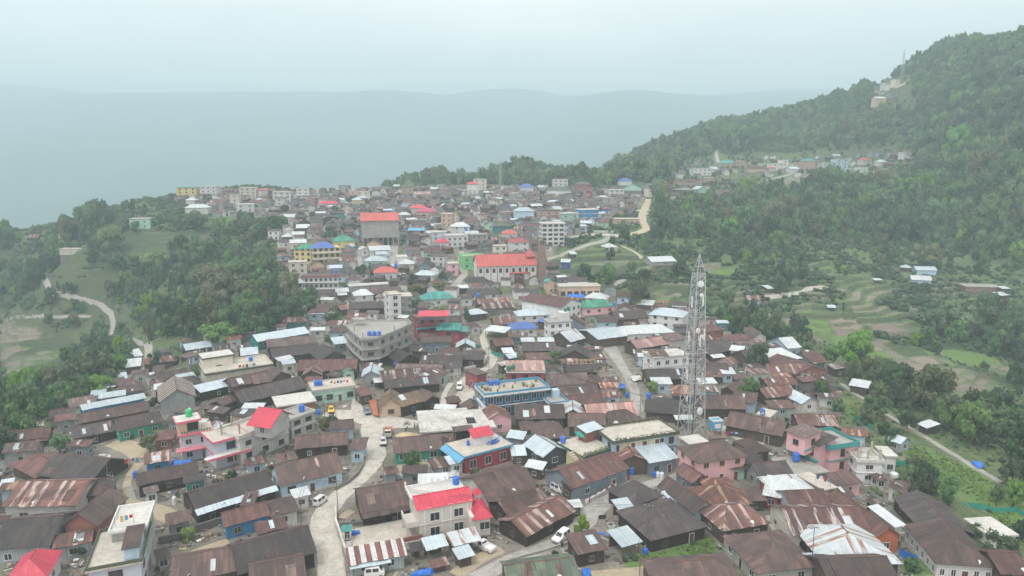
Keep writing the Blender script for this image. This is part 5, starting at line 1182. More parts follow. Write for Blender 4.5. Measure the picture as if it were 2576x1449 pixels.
# tile, near roof edge (two ends), eave height, depth, form, roof, wall | what it looks like | options
HS = '''
B0 270 692 690 738 2.6 12 g dark w_darkwood | dark shed roof patched with silver sheets at left edge | rise=2.8
B0 70 610 262 712 2.6 9 h brownred w_wood | reddish brown hipped house beside the patched dark roof |
B0 5 928 578 918 3.6 12.5 g rust w_offwhite | long off white house under rust streaked red roof | fm='t_grey',wsp=4.5,ww=1.6,rise=2.6
B0 600 855 842 820 3.4 8 h brown w_wood | brown hipped wing with a vent beside the dirt path |
B0 455 1080 738 1075 4.2 11.5 x greybrown w_brick | brick red house with white windows below wires | rise=2.6,fm='t_white',ww=1.4,wh=1.3
B0 -90 1260 382 1218 3 13 g dark w_zinc | long dark roofed zinc walled house at bottom left | rise=2.6
B0 395 1250 690 1192 2.8 4.5 m rust w_zinc | low rusty lean-to beside the small round tree |
B0 30 1500 350 1452 3.4 8.5 h pink_red w_white | bright pink red hipped roof in the bottom left corner | rise=2.2,cap='pink_red'
B0 1032 772 1506 672 2.9 6.5 g brown w_darkwood | long narrow dark timber house below the lavender villa | rise=1.5
B0 1088 608 1284 576 3 5 m rust w_blue | rusty lean-to against the lavender villa | fm='t_blue'
B0 1160 426 1304 412 3 6.5 h brownred w_brick | small hipped brick house left of the lavender villa |
B0 885 358 1235 286 3.0 8.5 g brown w_green | long green walled house by the dirt yard | rise=1.9,strip=None
B0 545 418 885 352 2.7 9 g dark w_darkwood | dark low roof adjoining the green walled house | rise=1.6
B0 600 300 1140 196 3.2 7 g brown w_wood | brown ridge roof behind the green walled house | rise=1.6
B0 622 200 1104 108 3.4 4 m zinc w_blue | pale zinc roof strip at the left town edge | rise=.7
B0 745 112 948 84 3.8 4 m zinc w_grey | short pale zinc roof behind the zinc strip | rise=.7
B0 1490 988 2096 800 2.8 12 g dark w_darkwood | long dark roof with a pale zinc eave strip | rise=2.4,strip=(1.3,'zinc'),wsp=4.5
B0 1695 1082 2046 986 3 6 g brownred w_blue | bright blue house with yellow door and brown roof | rise=1.6,fm='t_yellow'
B0 1092 834 1200 808 2.8 3 m s_dirt w_lightblue | small pale blue kiosk on the dirt path | rise=.4
B0 1280 1500 1830 1404 3 9 g brown w_wood | brown roof at the bottom edge right of the stone stairs |
B0 1180 1340 1290 1310 2.4 3.5 m dark w_concrete | tiny grey shed beside the stone stairs |
B0 10 790 70 780 2.4 4 m zinc w_grey | small grey zinc shed at the left frame edge |
B1 -140 1442 462 1268 3 11 g dark w_darkwood | big dark roof left of the main street at bottom | rise=2.6,wsp=6
B1 -50 1565 385 1475 3 9 g brown w_darkwood | brown roof at the bottom edge left of the street |
B1 558 352 745 332 3 6 g brown w_lightblue | small brown roof with light blue wall by the street corner |
B1 288 494 700 458 3 8 g brown w_darkwood | dark timber house behind the long light blue house | rise=1.8
B1 178 778 667 665 3.1 10 g brown w_lightblue | long light blue house with two brown roof tiers | rise=3.0,wsp=3.2,ww=1.7,wh=1.4,fm='t_grey',plinth='w_offwhite'
B1 700 500 815 500 3.4 6 m brown w_lightblue | light blue end room on the street bend |
B1 284 862 412 832 3 3.6 m white_tin w_white | narrow white tin hut beside the parked white van | rise=.5
B1 102 1002 326 952 3 7 h brown w_offwhite | small hipped house with stained white front |
B1 -120 920 -20 915 3 5 m brown w_wood | brown lean-to next to the stained white house |
M1 930 1142 1106 1132 3.2 9.5 x moss w_peach | peach house with mossy brown gable roof on the plaza | rise=2.3,fm='t_brown',ww=1.6
M1 1100 1142 1292 1090 3.1 9 g moss w_darkwood | mossy brown roof wing right of the peach house | rise=2.0
M1 1270 1105 1400 1080 3.0 8 x brown w_darkwood | dark timber gable right of the mossy roof |
B1 1450 142 1552 132 3.2 5 h brown w_red | red walled hut beside the lane bend |
B1 1560 215 1720 205 3 7 x brown w_wood | brown gable behind the stained slab roof |
B1 1740 285 1945 262 3.6 8 x rust w_pink | pink walled house with rusty cross gable | rise=2
B1 1038 527 1412 492 3 9 g brown w_green | green walled bungalow with white windows by the sand heap | rise=2.1,fm='t_white',ww=1.6,wh=1.4
B1 1375 474 1512 462 3 6 m brown w_wood | brown lean-to right of the green bungalow |
B1 1348 644 1522 604 2.5 4.5 m rust w_zinc | rusty lean-to with a white tarp below the red house |
B1 1462 612 1576 590 2.9 4 m zinc w_white | pale zinc lean-to against the red house |
B1 1752 890 2118 772 3 13 g brown w_offwhite | big streaked brown roof behind the beige house | rise=2.7,lean=(3,.4,'rust')
B1 790 978 1200 906 3 11.5 g brown w_darkwood | large brown roof left of the beige house | rise=2.6,wsp=3.5,ww=1.0,lean=(2.2,.2,'brown')
B1 965 690 1072 672 2.4 3.5 m rust w_zinc | small corrugated zinc shed beside the street |
B1 700 1372 1138 1292 2.6 5 m stripe_wide w_zinc | red and silver striped shed roof at the street corner | nodoor=True
B1 716 1402 1018 1344 2.2 2 s zinc w_zinc | low pale awning below the striped shed |
B1 1288 1257 1452 1222 2.8 4 s zinc w_wood | pale zinc shelter under the beige house |
B1 1490 1228 1702 1180 2.9 4.6 s zinc_rust w_wood | rust stained zinc shelter beside the white pickup |
B1 1530 1325 1652 1290 2.3 3.4 m zinc w_wood | small zinc shack left of the white pickup |
B1 1170 1270 1262 1255 2.2 3 s dark w_wood | tiny dark shelter beside the brick wall |
B1 1340 1394 1458 1362 1.3 2.5 m rust w_wood | low rusty bin roof beside the blue tarpaulin |
B1 650 1120 722 1112 2.6 2.4 m teal w_wood | small turquoise topped booth by the street wall |
B1 2050 1030 2120 1010 2.6 5 m brown w_wood | brown lean-to below the streaked brown roof |
B2 232 557 432 503 3.2 9 x zinc w_darkgrey | dark grey cottage with pale zinc gable and white windows | rise=2.0,fm='t_white',ww=1.5
B2 1038 598 1262 560 3.4 8 m zinc w_greyblue | pale zinc roofed house below the light blue house | rise=1.3,fm='t_grey'
B2 800 596 1042 584 3.4 8 x rust w_wood | rusty gable left of the zinc roofed house | rise=1.7
B2 465 788 890 636 3.6 10 g brownred w_greyblue | long brown roofed hall with striped red and white base | rise=2.2,wsp=6
B2 452 800 652 724 3.0 4 m rust w_wood | rusty lean-to at the end of the striped hall |
B2 -20 1012 308 890 2.8 8 g rust w_darkwood | rust streaked long roof left of the white minibus | rise=1.8
B2 110 1156 490 952 2.6 8.5 g rust w_darkwood | rust streaked roof beside the white car | rise=1.7
B2 436 940 536 928 2.4 3 m white_tin w_wood | little white tin shed above the road |
B2 925 922 1146 842 3 9 h dark w_darkwood | dark weathered hip roof behind the pale shelter |
B2 1076 918 1216 896 2.4 4 m brown w_wood | small brown lean-to behind the pale shelter |
B2 815 962 938 942 2.8 4.5 s zinc w_wood | pale blue zinc shelter by the road bend |
B2 1225 897 1276 886 2.6 4.5 m zinc w_wood | narrow pale zinc roof between brown roofs |
B2 1050 1184 1484 1074 2.8 12.5 h dark w_darkwood | big dark hipped roof above the green garden | rise=2.7
B2 832 1232 984 1190 2.6 5.5 s zinc w_wood | pale zinc woodshed left of the green garden |
B2 500 1292 724 1246 2.8 6 m brown w_darkwood | dark red tin shed beside the stone steps | rise=1
B2 -30 1540 520 1472 2.8 8 g moss_green w_wood | mossy green roof at the bottom edge | rise=1.6
B2 1080 1520 1740 1470 2.8 8 h brown w_wood | wide brown hip roof at the bottom edge | rise=1.5
B2 1585 1145 1845 1430 3 12 h brown w_concrete | long brown roof with concrete wall right of the garden | rise=2.6
B2 1405 600 1785 545 5.6 10 h brown w_pink | pink two storey house with brown hip roof | st=2,fm='t_yellow',rise=2.2
B2 1478 642 1778 640 2.9 4 m brown w_mint | brown verandah roof in front of the pink house |
B2 1345 560 1420 600 2.9 5 m brown w_red | narrow red walled shop on the side lane |
B2 1358 752 1505 722 3.2 7 x brownred w_greyblue | small gabled house beside the yellow bush | rise=1.5
B2 1386 980 1545 938 3 13 x brown w_lightblue | brown gable with pale blue end wall | rise=2.0
B2 1490 948 1820 902 3.1 10 h orange_rust w_greyblue | orange rusted hip roof right of centre | rise=2.4
B2 1485 822 1722 812 3.4 7 h orange_rust w_wood | orange rusted upper roof behind the larger rusted one | rise=1.6
B2 1590 1112 1960 1050 3 10 h rust w_wood | wide rusty hip roof above the concrete wall | rise=2.3
B2 1338 455 1488 432 3 5 f s_white w_white | white equipment cabin at the foot of the tower | win=False
B2 1770 640 1950 640 3.2 9 x dark w_grey | dark roofed house right of the pink house |
B2 1820 520 1960 500 3 8 h brown w_wood | brown hip roof below the parked black jeep |
B2 1760 600 1880 590 3.2 8 x brown w_wood | brown gable between pink house and yard |
B2 1760 890 1932 880 2.6 5 m brown w_wood | low brown lean-to with silver scraps |
B2 -100 810 185 762 3 6 m brown w_white | low brown roof beside the small green bush |
B2 0 545 110 540 2.8 5 m zinc w_wood | pale zinc scrap roof left of the grey cottage |
B2 1240 270 1375 268 2.6 3 s white_tin w_wood | white tin canopy behind the lattice tower |
B2 180 420 430 402 3 11 h brown w_wood | brown hip roof behind the grey cottage |
B2 420 320 712 328 3 9 g brown w_wood | brown roof behind the brick roof hut |
B2 66 345 180 342 2.8 6 h brown w_offwhite | small brown roof with white wall |
B2 20 268 405 262 3 10 g brown w_wood | brown roof below the deep blue house |
B2 575 262 960 240 3.2 10 g dusty_pink w_wood | faded pinkish tin roof near the street | rise=2.4
B2 722 300 990 268 3 8 h brown w_zinc | brown hip roof above the light blue house |
B2 430 160 710 140 3 7 g brownred w_wood | reddish brown roof right of the deep blue house |
B2 385 130 670 90 3 9 g brown w_wood | brown roof above the reddish brown one |
B2 1000 210 1290 232 2.8 11 h dark w_wood | dark hip roof beside the lattice tower base |
B2 1440 190 1780 190 3 10 g brown w_wood | long brown roof right of the lattice tower |
B2 1600 310 2040 400 3 10 g brown w_wood | long brown roof along the jeep yard wall |
B2 1660 125 1845 150 3.2 8 g brown w_lightblue | brown roof with light blue gable wall |
B2 1840 225 1950 250 3 6 f s_pale w_white | flat pale terrace with a blue tank |
B2 350 245 570 250 3 8 x zinc_rust w_wood | patchy zinc gable below the deep blue house |
B3 200 692 468 662 3 9.5 f s_grey w_concrete | grey concrete slab roof below the pink house |
B3 -60 718 206 692 3 8 g dark w_grey | dark grey roof left of the grey slab |
B3 92 860 412 838 3.2 10 h white_tin w_red | big white tin hip roof below the grey slab | rise=2.2
B3 -40 835 92 862 3 8 m white_tin w_red | white tin side roof of the big white roof |
B3 425 800 528 778 4.2 8 f s_pale w_brick | pale terrace roof below the pink house |
B3 540 768 718 746 3 5 m brown w_pink | brown lean-to with pink wall under the pink house |
B3 175 942 492 928 3.2 8 g brownred w_zinc | reddish brown roof with zinc walls and lower eave | rise=1.9,lean=(2.4,.5,'brown')
B3 500 972 642 942 2.8 6 h dark w_darkwood | dark tarred shed right of the reddish roof |
B3 440 925 560 905 3 5 m rust w_wood | rusty lean-to above the dark tarred shed |
B3 185 1148 798 1140 3.4 12 g rust_silver w_cream | long cream house with rust and silver streaked roof | rise=2.5
B3 800 1172 1020 1150 3.2 16 x brownred w_orange | orange walled house with long brown gable roof | rise=2.0
B3 965 1085 1042 1066 4.0 7 m white_tin w_white | white box shaped hut beside the banana plants |
B3 430 1368 1018 1356 3 14 h zinc_rust w_darkwood | large pale zinc roof with rusty hip in the corner | rise=2.6
B3 300 1375 440 1368 2.8 3.5 m zinc w_navy | blue and silver lean-to beside the silver pickup |
B3 470 1520 1010 1500 3 9 g brown w_wood | brown roof along the bottom right edge |
B3 930 850 1150 1110 2.4 10 g dark w_darkwood | long black tarred roof sloping through the gardens | rise=1.8
B3 1270 1352 1748 1385 3 14 h brown w_white | large brown hip roof with white slatted front | rise=2.6,ww=.7,wsp=1.6
B3 1475 1012 1682 1152 2.4 6 f s_white w_white | flat white slab roof in the green garden | win=False
B3 1760 1440 2000 1440 3 8 g brownred w_wood | reddish brown roof in the bottom right corner |
B3 832 727 908 722 2.8 3.6 h brown w_white | tiny white outhouse with brown roof in the garden |
B3 1000 782 1104 782 1.8 3 s greybrown w_wood | low weathered tin shelter in the garden |
B3 -10 108 228 80 3 8 g rust w_wood | rust streaked roof at the right edge of town |
B3 250 152 392 136 3 9 x zinc w_offwhite | pale zinc cross gable house at the right town edge |
B3 25 186 212 182 2.8 5 m rust w_zinc | short rusty roof behind the pink house |
B3 230 312 542 318 2.8 7.5 g rust w_wood | long rusty roof just behind the pink house |
B3 475 248 572 246 2.2 3 s greybrown w_wood | small grey tin shelter by the bamboo trellis |
B3 615 372 792 372 2.4 4 s greybrown w_wood | open tin shelter behind the white unfinished block |
B3 882 542 986 546 4.6 6 f s_white w_white | small white flat house right of the column stubs |
B3 690 600 862 600 3.2 5 m zinc w_greyblue | pale zinc roof below the white unfinished block |
B3 760 660 884 664 2.8 4.5 m zinc w_wood | lower pale zinc lean-to above the outhouse |
B3 545 855 660 850 2.6 4 m brown w_darkwood | small brown shed below the pale terrace |
B3 800 930 880 920 2.2 3 m dark w_darkwood | little dark shed beside the climbing vines |
B3 1000 458 1095 430 2.6 4 x zinc w_zinc | zinc hut beside the garden path |
M0 1515 1032 1790 968 2.8 6 m zinc w_darkwood | large pale zinc sheets below the cream building | rise=.9
M0 1752 992 2090 918 3.2 8 g brown w_wood | brown roof directly below the cream building |
M0 1196 1104 1484 1062 3.8 15 x stripe w_grey | striped brown and pale gable roof at the left edge | rise=3,fm='t_white',wsp=2
M0 1684 1134 1842 1062 2.6 5 g brown w_wood | small timber shed in the cluttered yard |
M0 918 988 1062 952 2.8 6 h brownred w_brick | small reddish hut beside the tree line |
M0 985 768 1082 750 2.6 9 g white_tin w_white | white tin roof beside the lower valley road |
M0 945 842 1060 830 2.4 8 m white_tin w_wood | tilted white tin roof beside the valley road |
M0 1150 880 1240 870 2.6 6 m brown w_wood | low brown shed behind the striped gable |
M0 1500 1160 1650 1150 2.4 5 s greybrown w_wood | weathered tin canopy behind the villa roof |
M1 -110 1112 395 992 3 10 g dark w_darkwood | big dark grey roof behind the white slab |
M1 10 648 408 582 3.4 10 g zinc w_teal | long pale zinc roof with teal wall behind the town edge | rise=1.7
M1 85 694 465 654 3.2 9 g greybrown w_wood | weathered pinkish brown roof in front of the zinc roof |
M1 125 772 495 724 3.2 9.5 g dark w_darkwood | dark ridge roof left of the curved building |
M1 480 794 692 762 3.2 13 x dark w_wood | dark gable left of the curved building |
M1 300 870 755 862 3.4 10 g brownred w_wood | reddish brown roof above the mint house |
M1 345 905 500 898 3.2 9 x rust w_wood | light rusty gable above the mint house |
M1 635 866 757 856 3.6 7 x brownred w_mint | reddish gable right above the mint house |
M1 -20 968 124 945 3 8 g brown w_wood | brown roof left of the small gables |
M1 108 945 282 902 3 7 x greybrown w_wood | weathered gable in the lane of gables |
M1 175 795 288 772 3.4 4 s white_tin w_white | small white tin awning left of the dark gable |
M1 425 1022 757 978 4.2 9 f s_pale w_mint | mint green house with flat terrace above the plaza | fm='t_brown',ww=1.8,wh=1.5,parapet=(.3,'s_pale')
M1 155 1138 458 1092 4.0 9.5 f s_white w_brick | brick building with a whitish flat slab roof | win=False
M1 595 668 692 656 3.2 7 m zinc w_greyblue | pale zinc roof left of the curved building |
M1 792 912 952 906 3.6 8 x zinc w_grey | pale zinc gable below the curved building | rise=1.9
M1 940 938 1292 908 3 8 g rust_silver w_wood | rust and silver streaked roof below the dark roofs |
M1 1285 942 1462 884 3 6 m rust w_mint | rusty roof beside the lane bend |
M1 975 1004 1395 962 3 7 g dark w_darkwood | dark roof behind the mossy peach house |
M1 895 958 996 948 2.6 4 s white_tin w_wood | white tin awning in the narrow alley |
M1 790 1060 890 1040 3 6 m rust w_wood | rust patched shed left of the peach house |
M1 1075 806 1245 775 3 10 x dark w_darkwood | dark gable below the curved building right end |
M1 1238 812 1560 812 3 8 g brown w_wood | brown roof among the dark roofs |
M1 1350 782 1722 784 3 8 g dark w_darkwood | dark roof with one pale sheet above the lane |
M1 1040 872 1405 878 2.8 7 g greybrown w_wood | grey brown roof above the rust streaked one |
M1 1250 658 1478 645 4.2 6 g brown w_greyblue | grey blue house below the dark pink one |
M1 1505 694 1654 692 3 7 x zinc w_wood | pale zinc gable right of the dark pink house |
M1 1400 852 1560 838 2.8 6 m dark w_offwhite | dark lean-to with white end wall at the lane |
M1 1720 562 1875 580 3 7 s white_tin w_wood | white tin roof right of the teal porch |
M1 1810 684 1960 668 3 8 g brownred w_wood | reddish roof beside the green net wall |
M1 1870 735 1950 730 2.8 5 m white_tin w_wood | white tin scrap roof at the lane side |
M1 1260 348 1500 300 4 10 h teal w_offwhite | teal hip roofed house right of the white flats | rise=2.6
M1 700 405 972 388 3 9 g dark w_darkwood | dark roof left of the white flats |
M1 465 405 672 380 2.8 7 g brown w_wood | brown roof above the left tree line |
M1 640 408 778 395 2.8 6 m orange_rust w_wood | orange rust lean-to left of the white flats |
M1 740 305 892 288 3.4 9 h white_tin w_white | white tin hip roof left of the white flats |
M1 600 275 702 266 3 6 m white_tin w_wood | white tin lean-to below the long white block |
M1 618 300 690 292 2.6 5 m white_tin w_wood | second white tin lean-to below the long white block |
M1 700 240 1005 196 3.6 6 f s_old w_concrete | long stained concrete slab above the white tin hip | win=False
M1 870 300 1105 262 3 9 g brown w_wood | brown roof behind the white flats |
M1 882 128 1066 122 4.4 9 h church_red w_white | white house with salmon red hip roof | rise=2.4
M1 1185 140 1340 150 3.2 8 h zinc w_white | pale zinc hip roof right of the round trees |
M1 812 40 988 36 3.6 9 h zinc w_mint | pale mint house with zinc hip roof |
M1 1075 62 1196 58 3.4 9 h white_tin w_white | white tin cross roof right of the stepped street |
M1 1450 60 1532 52 6.5 7 f s_pale w_pink | pale pink house at the church lane | st=2
M1 125 88 365 86 3.4 7 g rust w_teal | teal walled house at the left town edge |
M1 1590 205 1772 185 3.2 8 h dark w_offwhite | dark hip roof below the church |
M1 1770 228 1840 215 3.2 7 x dark w_offwhite | dark gable below the church |
M1 1590 295 1840 285 3.2 9 h dark w_white | dark hip roof with white wall below the church |
M1 1525 245 1604 240 3 5 m white_tin w_wood | white tin lean-to at the lane junction |
M1 1612 445 1750 430 3.2 7 h zinc w_wood | pale zinc hip roof above the lane |
M1 1715 420 1960 368 3.4 8 g rust_silver w_stone | rust and silver striped ridge roof |
M1 1675 372 1940 340 3.2 7 g rust w_wood | rusty long roof behind the striped ridge |
M1 1450 500 1560 495 3.4 8 g brown w_wood | brown roof beside the pink awning |
M1 1620 545 1700 540 3 7 x brown w_offwhite | little brown gable by the lane |
M1 1800 520 1960 510 3 9 g rust w_wood | rusty roof above the white tin roof |
M2 -10 555 200 545 3.4 9 h blue w_white | bright blue hip roofed house | rise=1.9
M2 45 455 300 442 3.4 10 h zinc w_white | pale zinc hip roof left of the white stair block | rise=1.8
M2 188 490 245 500 3.4 4 m blue w_wood | small blue awning beside the blue hip roof |
M2 535 395 790 375 4.2 10 h green w_pink | green hip roofed house with pink trim | rise=2.4,fm='t_grey'
M2 355 232 672 222 6.2 8 f s_pale w_peach | long peach house with brown windows and flat roof | fm='t_brown',st=1,ww=2.0,wh=2.0
M2 265 205 330 190 6 6 x teal w_peach | peach gable with teal roof left of the peach house |
M2 1030 440 1292 465 6.0 12 h zinc w_white | pale zinc roofed white hall behind the tower | rise=2.2,st=2,fm='t_brown'
M2 812 595 1232 575 3.8 11 h white_tin w_white | wide white tin roof beside the parked cars | rise=2.2
M2 545 310 712 330 3.4 8 h white_tin w_white | white tin roof behind the green hip roof |
M2 480 560 650 632 3.4 14 x zinc w_wood | pale zinc gable facing the car yard | rise=1.6
M2 280 610 442 650 3 9 x zinc_rust w_wood | rust stained zinc gable beside the white stair block |
M2 945 700 1222 660 3.4 9 g dusty_pink w_wood | faded pink tin roof left of the tower |
M2 1072 768 1345 740 7 8 f s_old w_white | white two storey house with balcony left of the tower | st=2
M2 1060 760 1185 755 7.2 6 m brown w_white | brown roof on the white balcony house |
M2 1200 640 1340 620 5 8 h greybrown w_offwhite | weathered roof behind the white balcony house |
M2 1022 935 1310 930 3 9 g dark w_darkwood | dark roof left of the tower middle |
M2 1062 968 1212 968 3 5 m white_tin w_lightblue | small white tin hut with pale blue wall |
M2 1475 575 1610 555 3.2 8 h brownred w_orange | small orange house right of the tower |
M2 1500 745 1740 690 3 11 h dark w_darkwood | big dark roof right of the tower |
M2 1630 745 1800 810 3 9 x brown w_wood | brown roof below the white skylight roof |
M2 1640 710 1742 722 4 5 m white_tin w_white | steep white tin roof right of the tower |
M2 1450 870 1640 880 3 8 g brown w_mint | brown roof with mint wall right of the tower |
M2 1450 910 1590 915 2.6 4 m rust w_wood | rust streaked lean-to right of the tower |
M2 1520 800 1650 830 3 6 x rust w_white | rust streaked gable right of the tower |
M2 1590 890 1690 890 3 5 m white_tin w_lightblue | pale sheet roof right of the tower |
M2 1560 1010 1690 1040 3 10 x brown w_wood | brown gable above the long right roofs |
M2 350 770 600 780 3 10 x dark w_wood | dark gable below the pale zinc gable |
M2 600 785 722 780 2.8 6 m rust w_wood | rust striped lean-to at the street |
M2 110 785 300 780 2.8 6 m rust w_green | rust striped roof above the rose house |
M2 80 720 340 715 3 9 g dark w_wood | dark roof behind the rust striped roof |
M2 270 990 600 965 3 10 g greybrown w_wood | brown grey roof right of the rose house |
M2 535 970 700 965 3 8 h brownred w_wood | reddish roof beside the street clutter |
M2 360 1060 670 1035 3 8 g dark w_wood | dark low roof right of the deep blue house |
M2 790 405 910 410 3.2 9 x brownred w_offwhite | reddish gable right of the green hip roof |
M2 640 500 800 500 3.2 8 g brown w_lightblue | brown roof with pale blue wall by the car yard |
M2 780 480 1035 470 3 11 g brown w_wood | cluster of brown roofs left of the zinc hall |
M2 935 362 1062 378 2.4 7 m white_tin w_wood | long white tin shed in the terraces |
M2 1780 330 1888 330 3 7 g rust w_zinc | rusty roofed shed on the terraces right of the tower |
M2 240 85 362 75 3 9 g brown w_wood | brown roofed house right of the church tower |
M2 365 45 438 50 4 6 g white_tin w_navy | navy blue hut with white roof on the terraces |
M2 1055 50 1245 35 3.4 14 g white_tin w_concrete | big white tin shed on the green terraces | rise=2
M2 -100 520 -5 515 3.2 8 m brown w_wood | brown roof left of the blue hip roof |
M3 150 700 258 690 3.6 12 g white_tin w_lightblue | long white tin roof at the right town edge |
M3 20 800 262 770 3.2 12 h white_tin w_wood | broad white tin roof at the right town edge |
M3 200 900 460 860 3.6 16 x brownred w_brick | brick house with long reddish gable roof | rise=2.2
M3 20 890 335 885 3 9 g rust w_white | rust striped roof with white walls |
M3 0 985 228 970 3 6 g brownred w_wood | reddish roof beside the green net garden |
M3 610 975 752 1000 2.6 6 m white_tin w_wood | white tin shed on the garden slope |
M3 735 980 795 968 3 4 m greybrown w_white | little white hut on the garden slope |
M3 1120 105 1282 110 3.6 8 g zinc w_lightblue | pale blue long house on the far right terraces | fm='t_blue',ww=.9
M3 1082 175 1240 190 3.4 9 g white_tin w_lightblue | white roofed house in front of the pale blue one |
M3 1005 80 1085 95 3 7 h zinc w_wood | small zinc roof left of the pale blue house |
M3 1492 225 1770 240 4.2 10 f s_grey w_brick | long brick house with concrete slab at far right | 
M3 1760 305 1835 290 2.6 6 m white_tin w_wood | tilted white tin shed at far right |
M3 1775 250 1835 245 3 5 m zinc w_wood | pale tin shed beside the long brick house |
M3 450 388 512 394 2 5 s zinc w_wood | lone tin shelter among the ploughed terraces |
M3 815 185 872 180 2.4 4 s white_tin w_wood | tiny white roofed hut on the terraces |
M3 0 250 48 245 2.6 6 m zinc w_wood | zinc shed among the trees right of the tower |
M3 1120 1265 1200 1300 2 5 m white_tin w_wood | fallen white tin roof in the trees |
U1 120 243 262 236 9.5 9 f s_pale w_white | white three storey block on the left skyline | st=3,ww=1.6
U1 240 270 352 262 6 9 f s_pale w_lavender | pale lavender block below the white skyline block | st=2
U1 300 218 402 210 9 9 f s_white w_white | white block at the skyline right of the first | st=3
U1 695 228 762 226 8 8 f s_pale w_peach | peach block on the skyline above the hall | st=2
U1 755 240 858 234 6.5 9 f s_pale w_cream | cream block on the skyline above the hall | st=2
U1 458 330 612 328 4.4 8 h pink_red w_white | long pavilion with bright pink red roof | wsp=1.6
U1 722 304 800 298 5.6 9 h zinc w_yellow | yellow house with pale zinc roof above the hall | st=2
U1 205 434 296 428 4.2 8 g white_tin w_white | white shed with white roof at the left town edge |
U1 300 518 406 510 3.4 9 g white_tin w_wood | white tin roof left of the grey hall |
U1 190 584 286 576 3.4 8 h white_tin w_wood | white hip roof above the yellow school |
U1 268 566 366 560 3.4 7 g white_tin w_white | white ridge roof above the yellow school |
U1 578 622 752 606 4.6 12 h green w_yellow | green hip roof behind the yellow school | rise=3
U1 1168 368 1298 358 4 9 h pink_red w_white | bright pink roof right of the grey hall |
U1 1198 392 1362 388 4 10 h magenta w_pink | magenta hip roof right of the grey hall |
U1 1392 402 1476 408 9.5 9 f s_pale w_peach | peach and green narrow three storey house | st=3
U1 1354 624 1462 618 4.4 9 h pink_red w_white | pink red hip roof above the white church |
U1 1438 582 1604 562 7.2 10 f s_white w_white | white flat roofed house above the church | st=2,parapet=(.6,'w_white')
U1 1145 534 1268 532 3.4 7 m light_blue_tin w_wood | light blue sheet roof right of the grey hall |
U1 1796 504 1932 496 5 11 h moss_green w_teal | teal house with dull green roof |
U1 1478 508 1618 498 6 10 h white_tin w_white | white two storey house with white roof | st=2
U1 1325 548 1442 540 6 9 f s_pale w_lavender | pale two storey house with balconies below it | st=2
U1 786 684 858 672 3.6 8 x white_tin w_white | white gable below the grey hall |
U1 856 690 1018 672 3.6 9 g white_tin w_white | long white roof below the grey hall |
U1 905 716 992 708 3.2 6 m zinc w_lightblue | pale blue hut with zinc roof below the long white roof |
U1 1062 732 1144 726 5 8 f s_white w_white | white flat hut at the stepped street |
U1 1560 748 1728 712 7 9 f s_pale w_lime | lime green house beside the white church | st=2,parapet=(.8,'w_lime')
U1 1545 230 1692 226 9 12 f s_grey w_concrete | unfinished concrete frame on the skyline | st=2,columns=True
U1 1592 184 1678 180 12 8 h pink_red w_white | red roofed white house on the skyline | st=3
U1 1640 145 1742 142 13 10 f s_pale w_cream | tall cream house on the skyline | st=4
U1 1095 205 1188 200 8.5 9 f s_brown w_coral | coral skyline house with brown roof | st=2
U1 1185 260 1320 255 4 9 g dusty_pink w_white | faded pink roofed white house near the skyline |
U1 1870 560 1980 550 4 9 h church_red w_white | salmon red roof at the road bend |
U1 0 215 38 240 7 9 h pink_red w_cream | cream skyline house with pink red roof | st=2
U0 1325 452 1480 446 9 10 f teal w_yellow | yellow three storey block at the left skyline | st=3,fm='t_brown'
U0 1505 440 1632 440 9 10 f s_pale w_white | white block next to the yellow skyline block | st=3
U0 1800 452 1932 446 9 11 f s_pale w_cream | cream block with flat roof near the left skyline | st=3
U0 1390 605 1568 598 5 10 h white_tin w_white | long white house with white roof at the left town edge | st=1
U0 1780 590 1920 560 7 10 f s_white w_white | white stepped house with pink roof corner | st=2
U0 970 690 1128 680 8 12 f s_grey w_mint | rounded mint house on the left slope | st=2
U0 440 915 628 910 5.0 7 f s_pale w_cream | pale flat roofed house on the left hillside | st=2
U0 198 832 288 826 2.6 10 g rust w_wood | rusty shed roof on the far left ridge |
U0 1590 775 1632 768 4 6 x brownred w_white | tiny white tower house on the left slope |
U0 1490 885 1528 880 2.6 5 m white_tin w_white | tiny white hut on the left terraces |
U0 885 745 950 740 3 8 g brown w_wood | small brown house left of the mint house |
U2 310 388 426 386 10 11 f s_white w_white | white tiered house on the skyline right of centre | st=3
U2 65 444 168 440 7 10 h blue w_lavender | blue hip roofed house near the skyline | st=2
U2 268 470 446 468 6 13 h moss_green w_white | long house with dull green roof near the skyline | st=2
U2 485 428 604 424 7 11 h greybrown w_brick | brick house with pale brown roof near the skyline | st=2
U2 548 482 606 484 5 8 x pink_red w_red | small bright red shop near the skyline |
U2 735 468 852 462 7 11 f s_white w_white | white house left of the green roofed hall | st=2
U2 812 400 912 396 6 10 h blue w_white | blue roofed house behind the green roofed hall |
U2 835 448 985 460 5 16 x green w_mint | wide hall with plain green gable roof | rise=4
U2 1020 462 1118 458 8 10 f s_pale w_cream | cream house at the top of the earth road | st=2
U2 1040 428 1160 418 8 11 f s_grey w_grey | grey house behind the cream one | st=2
U2 520 622 658 606 9 10 f s_white w_blue | bright blue three storey house with white slabs | st=3,band='t_white'
U2 372 648 512 640 7.4 9 f s_pale w_mint | mint two storey house left of the blue one | st=2
U2 438 668 548 668 4 6 m pink_red w_lightblue | pink sheet roof in front of the mint house |
U2 18 630 172 624 7 10 h zinc w_lightblue | pale blue house with zinc roof | st=2
U2 188 622 372 618 7 10 f s_brown w_coral | coral house with flat brown roof | st=2
U2 222 722 402 715 14.5 11 f s_pale w_white | white five storey block with open verandahs | st=5,band='t_white',ww=2.2,fm='t_dark'
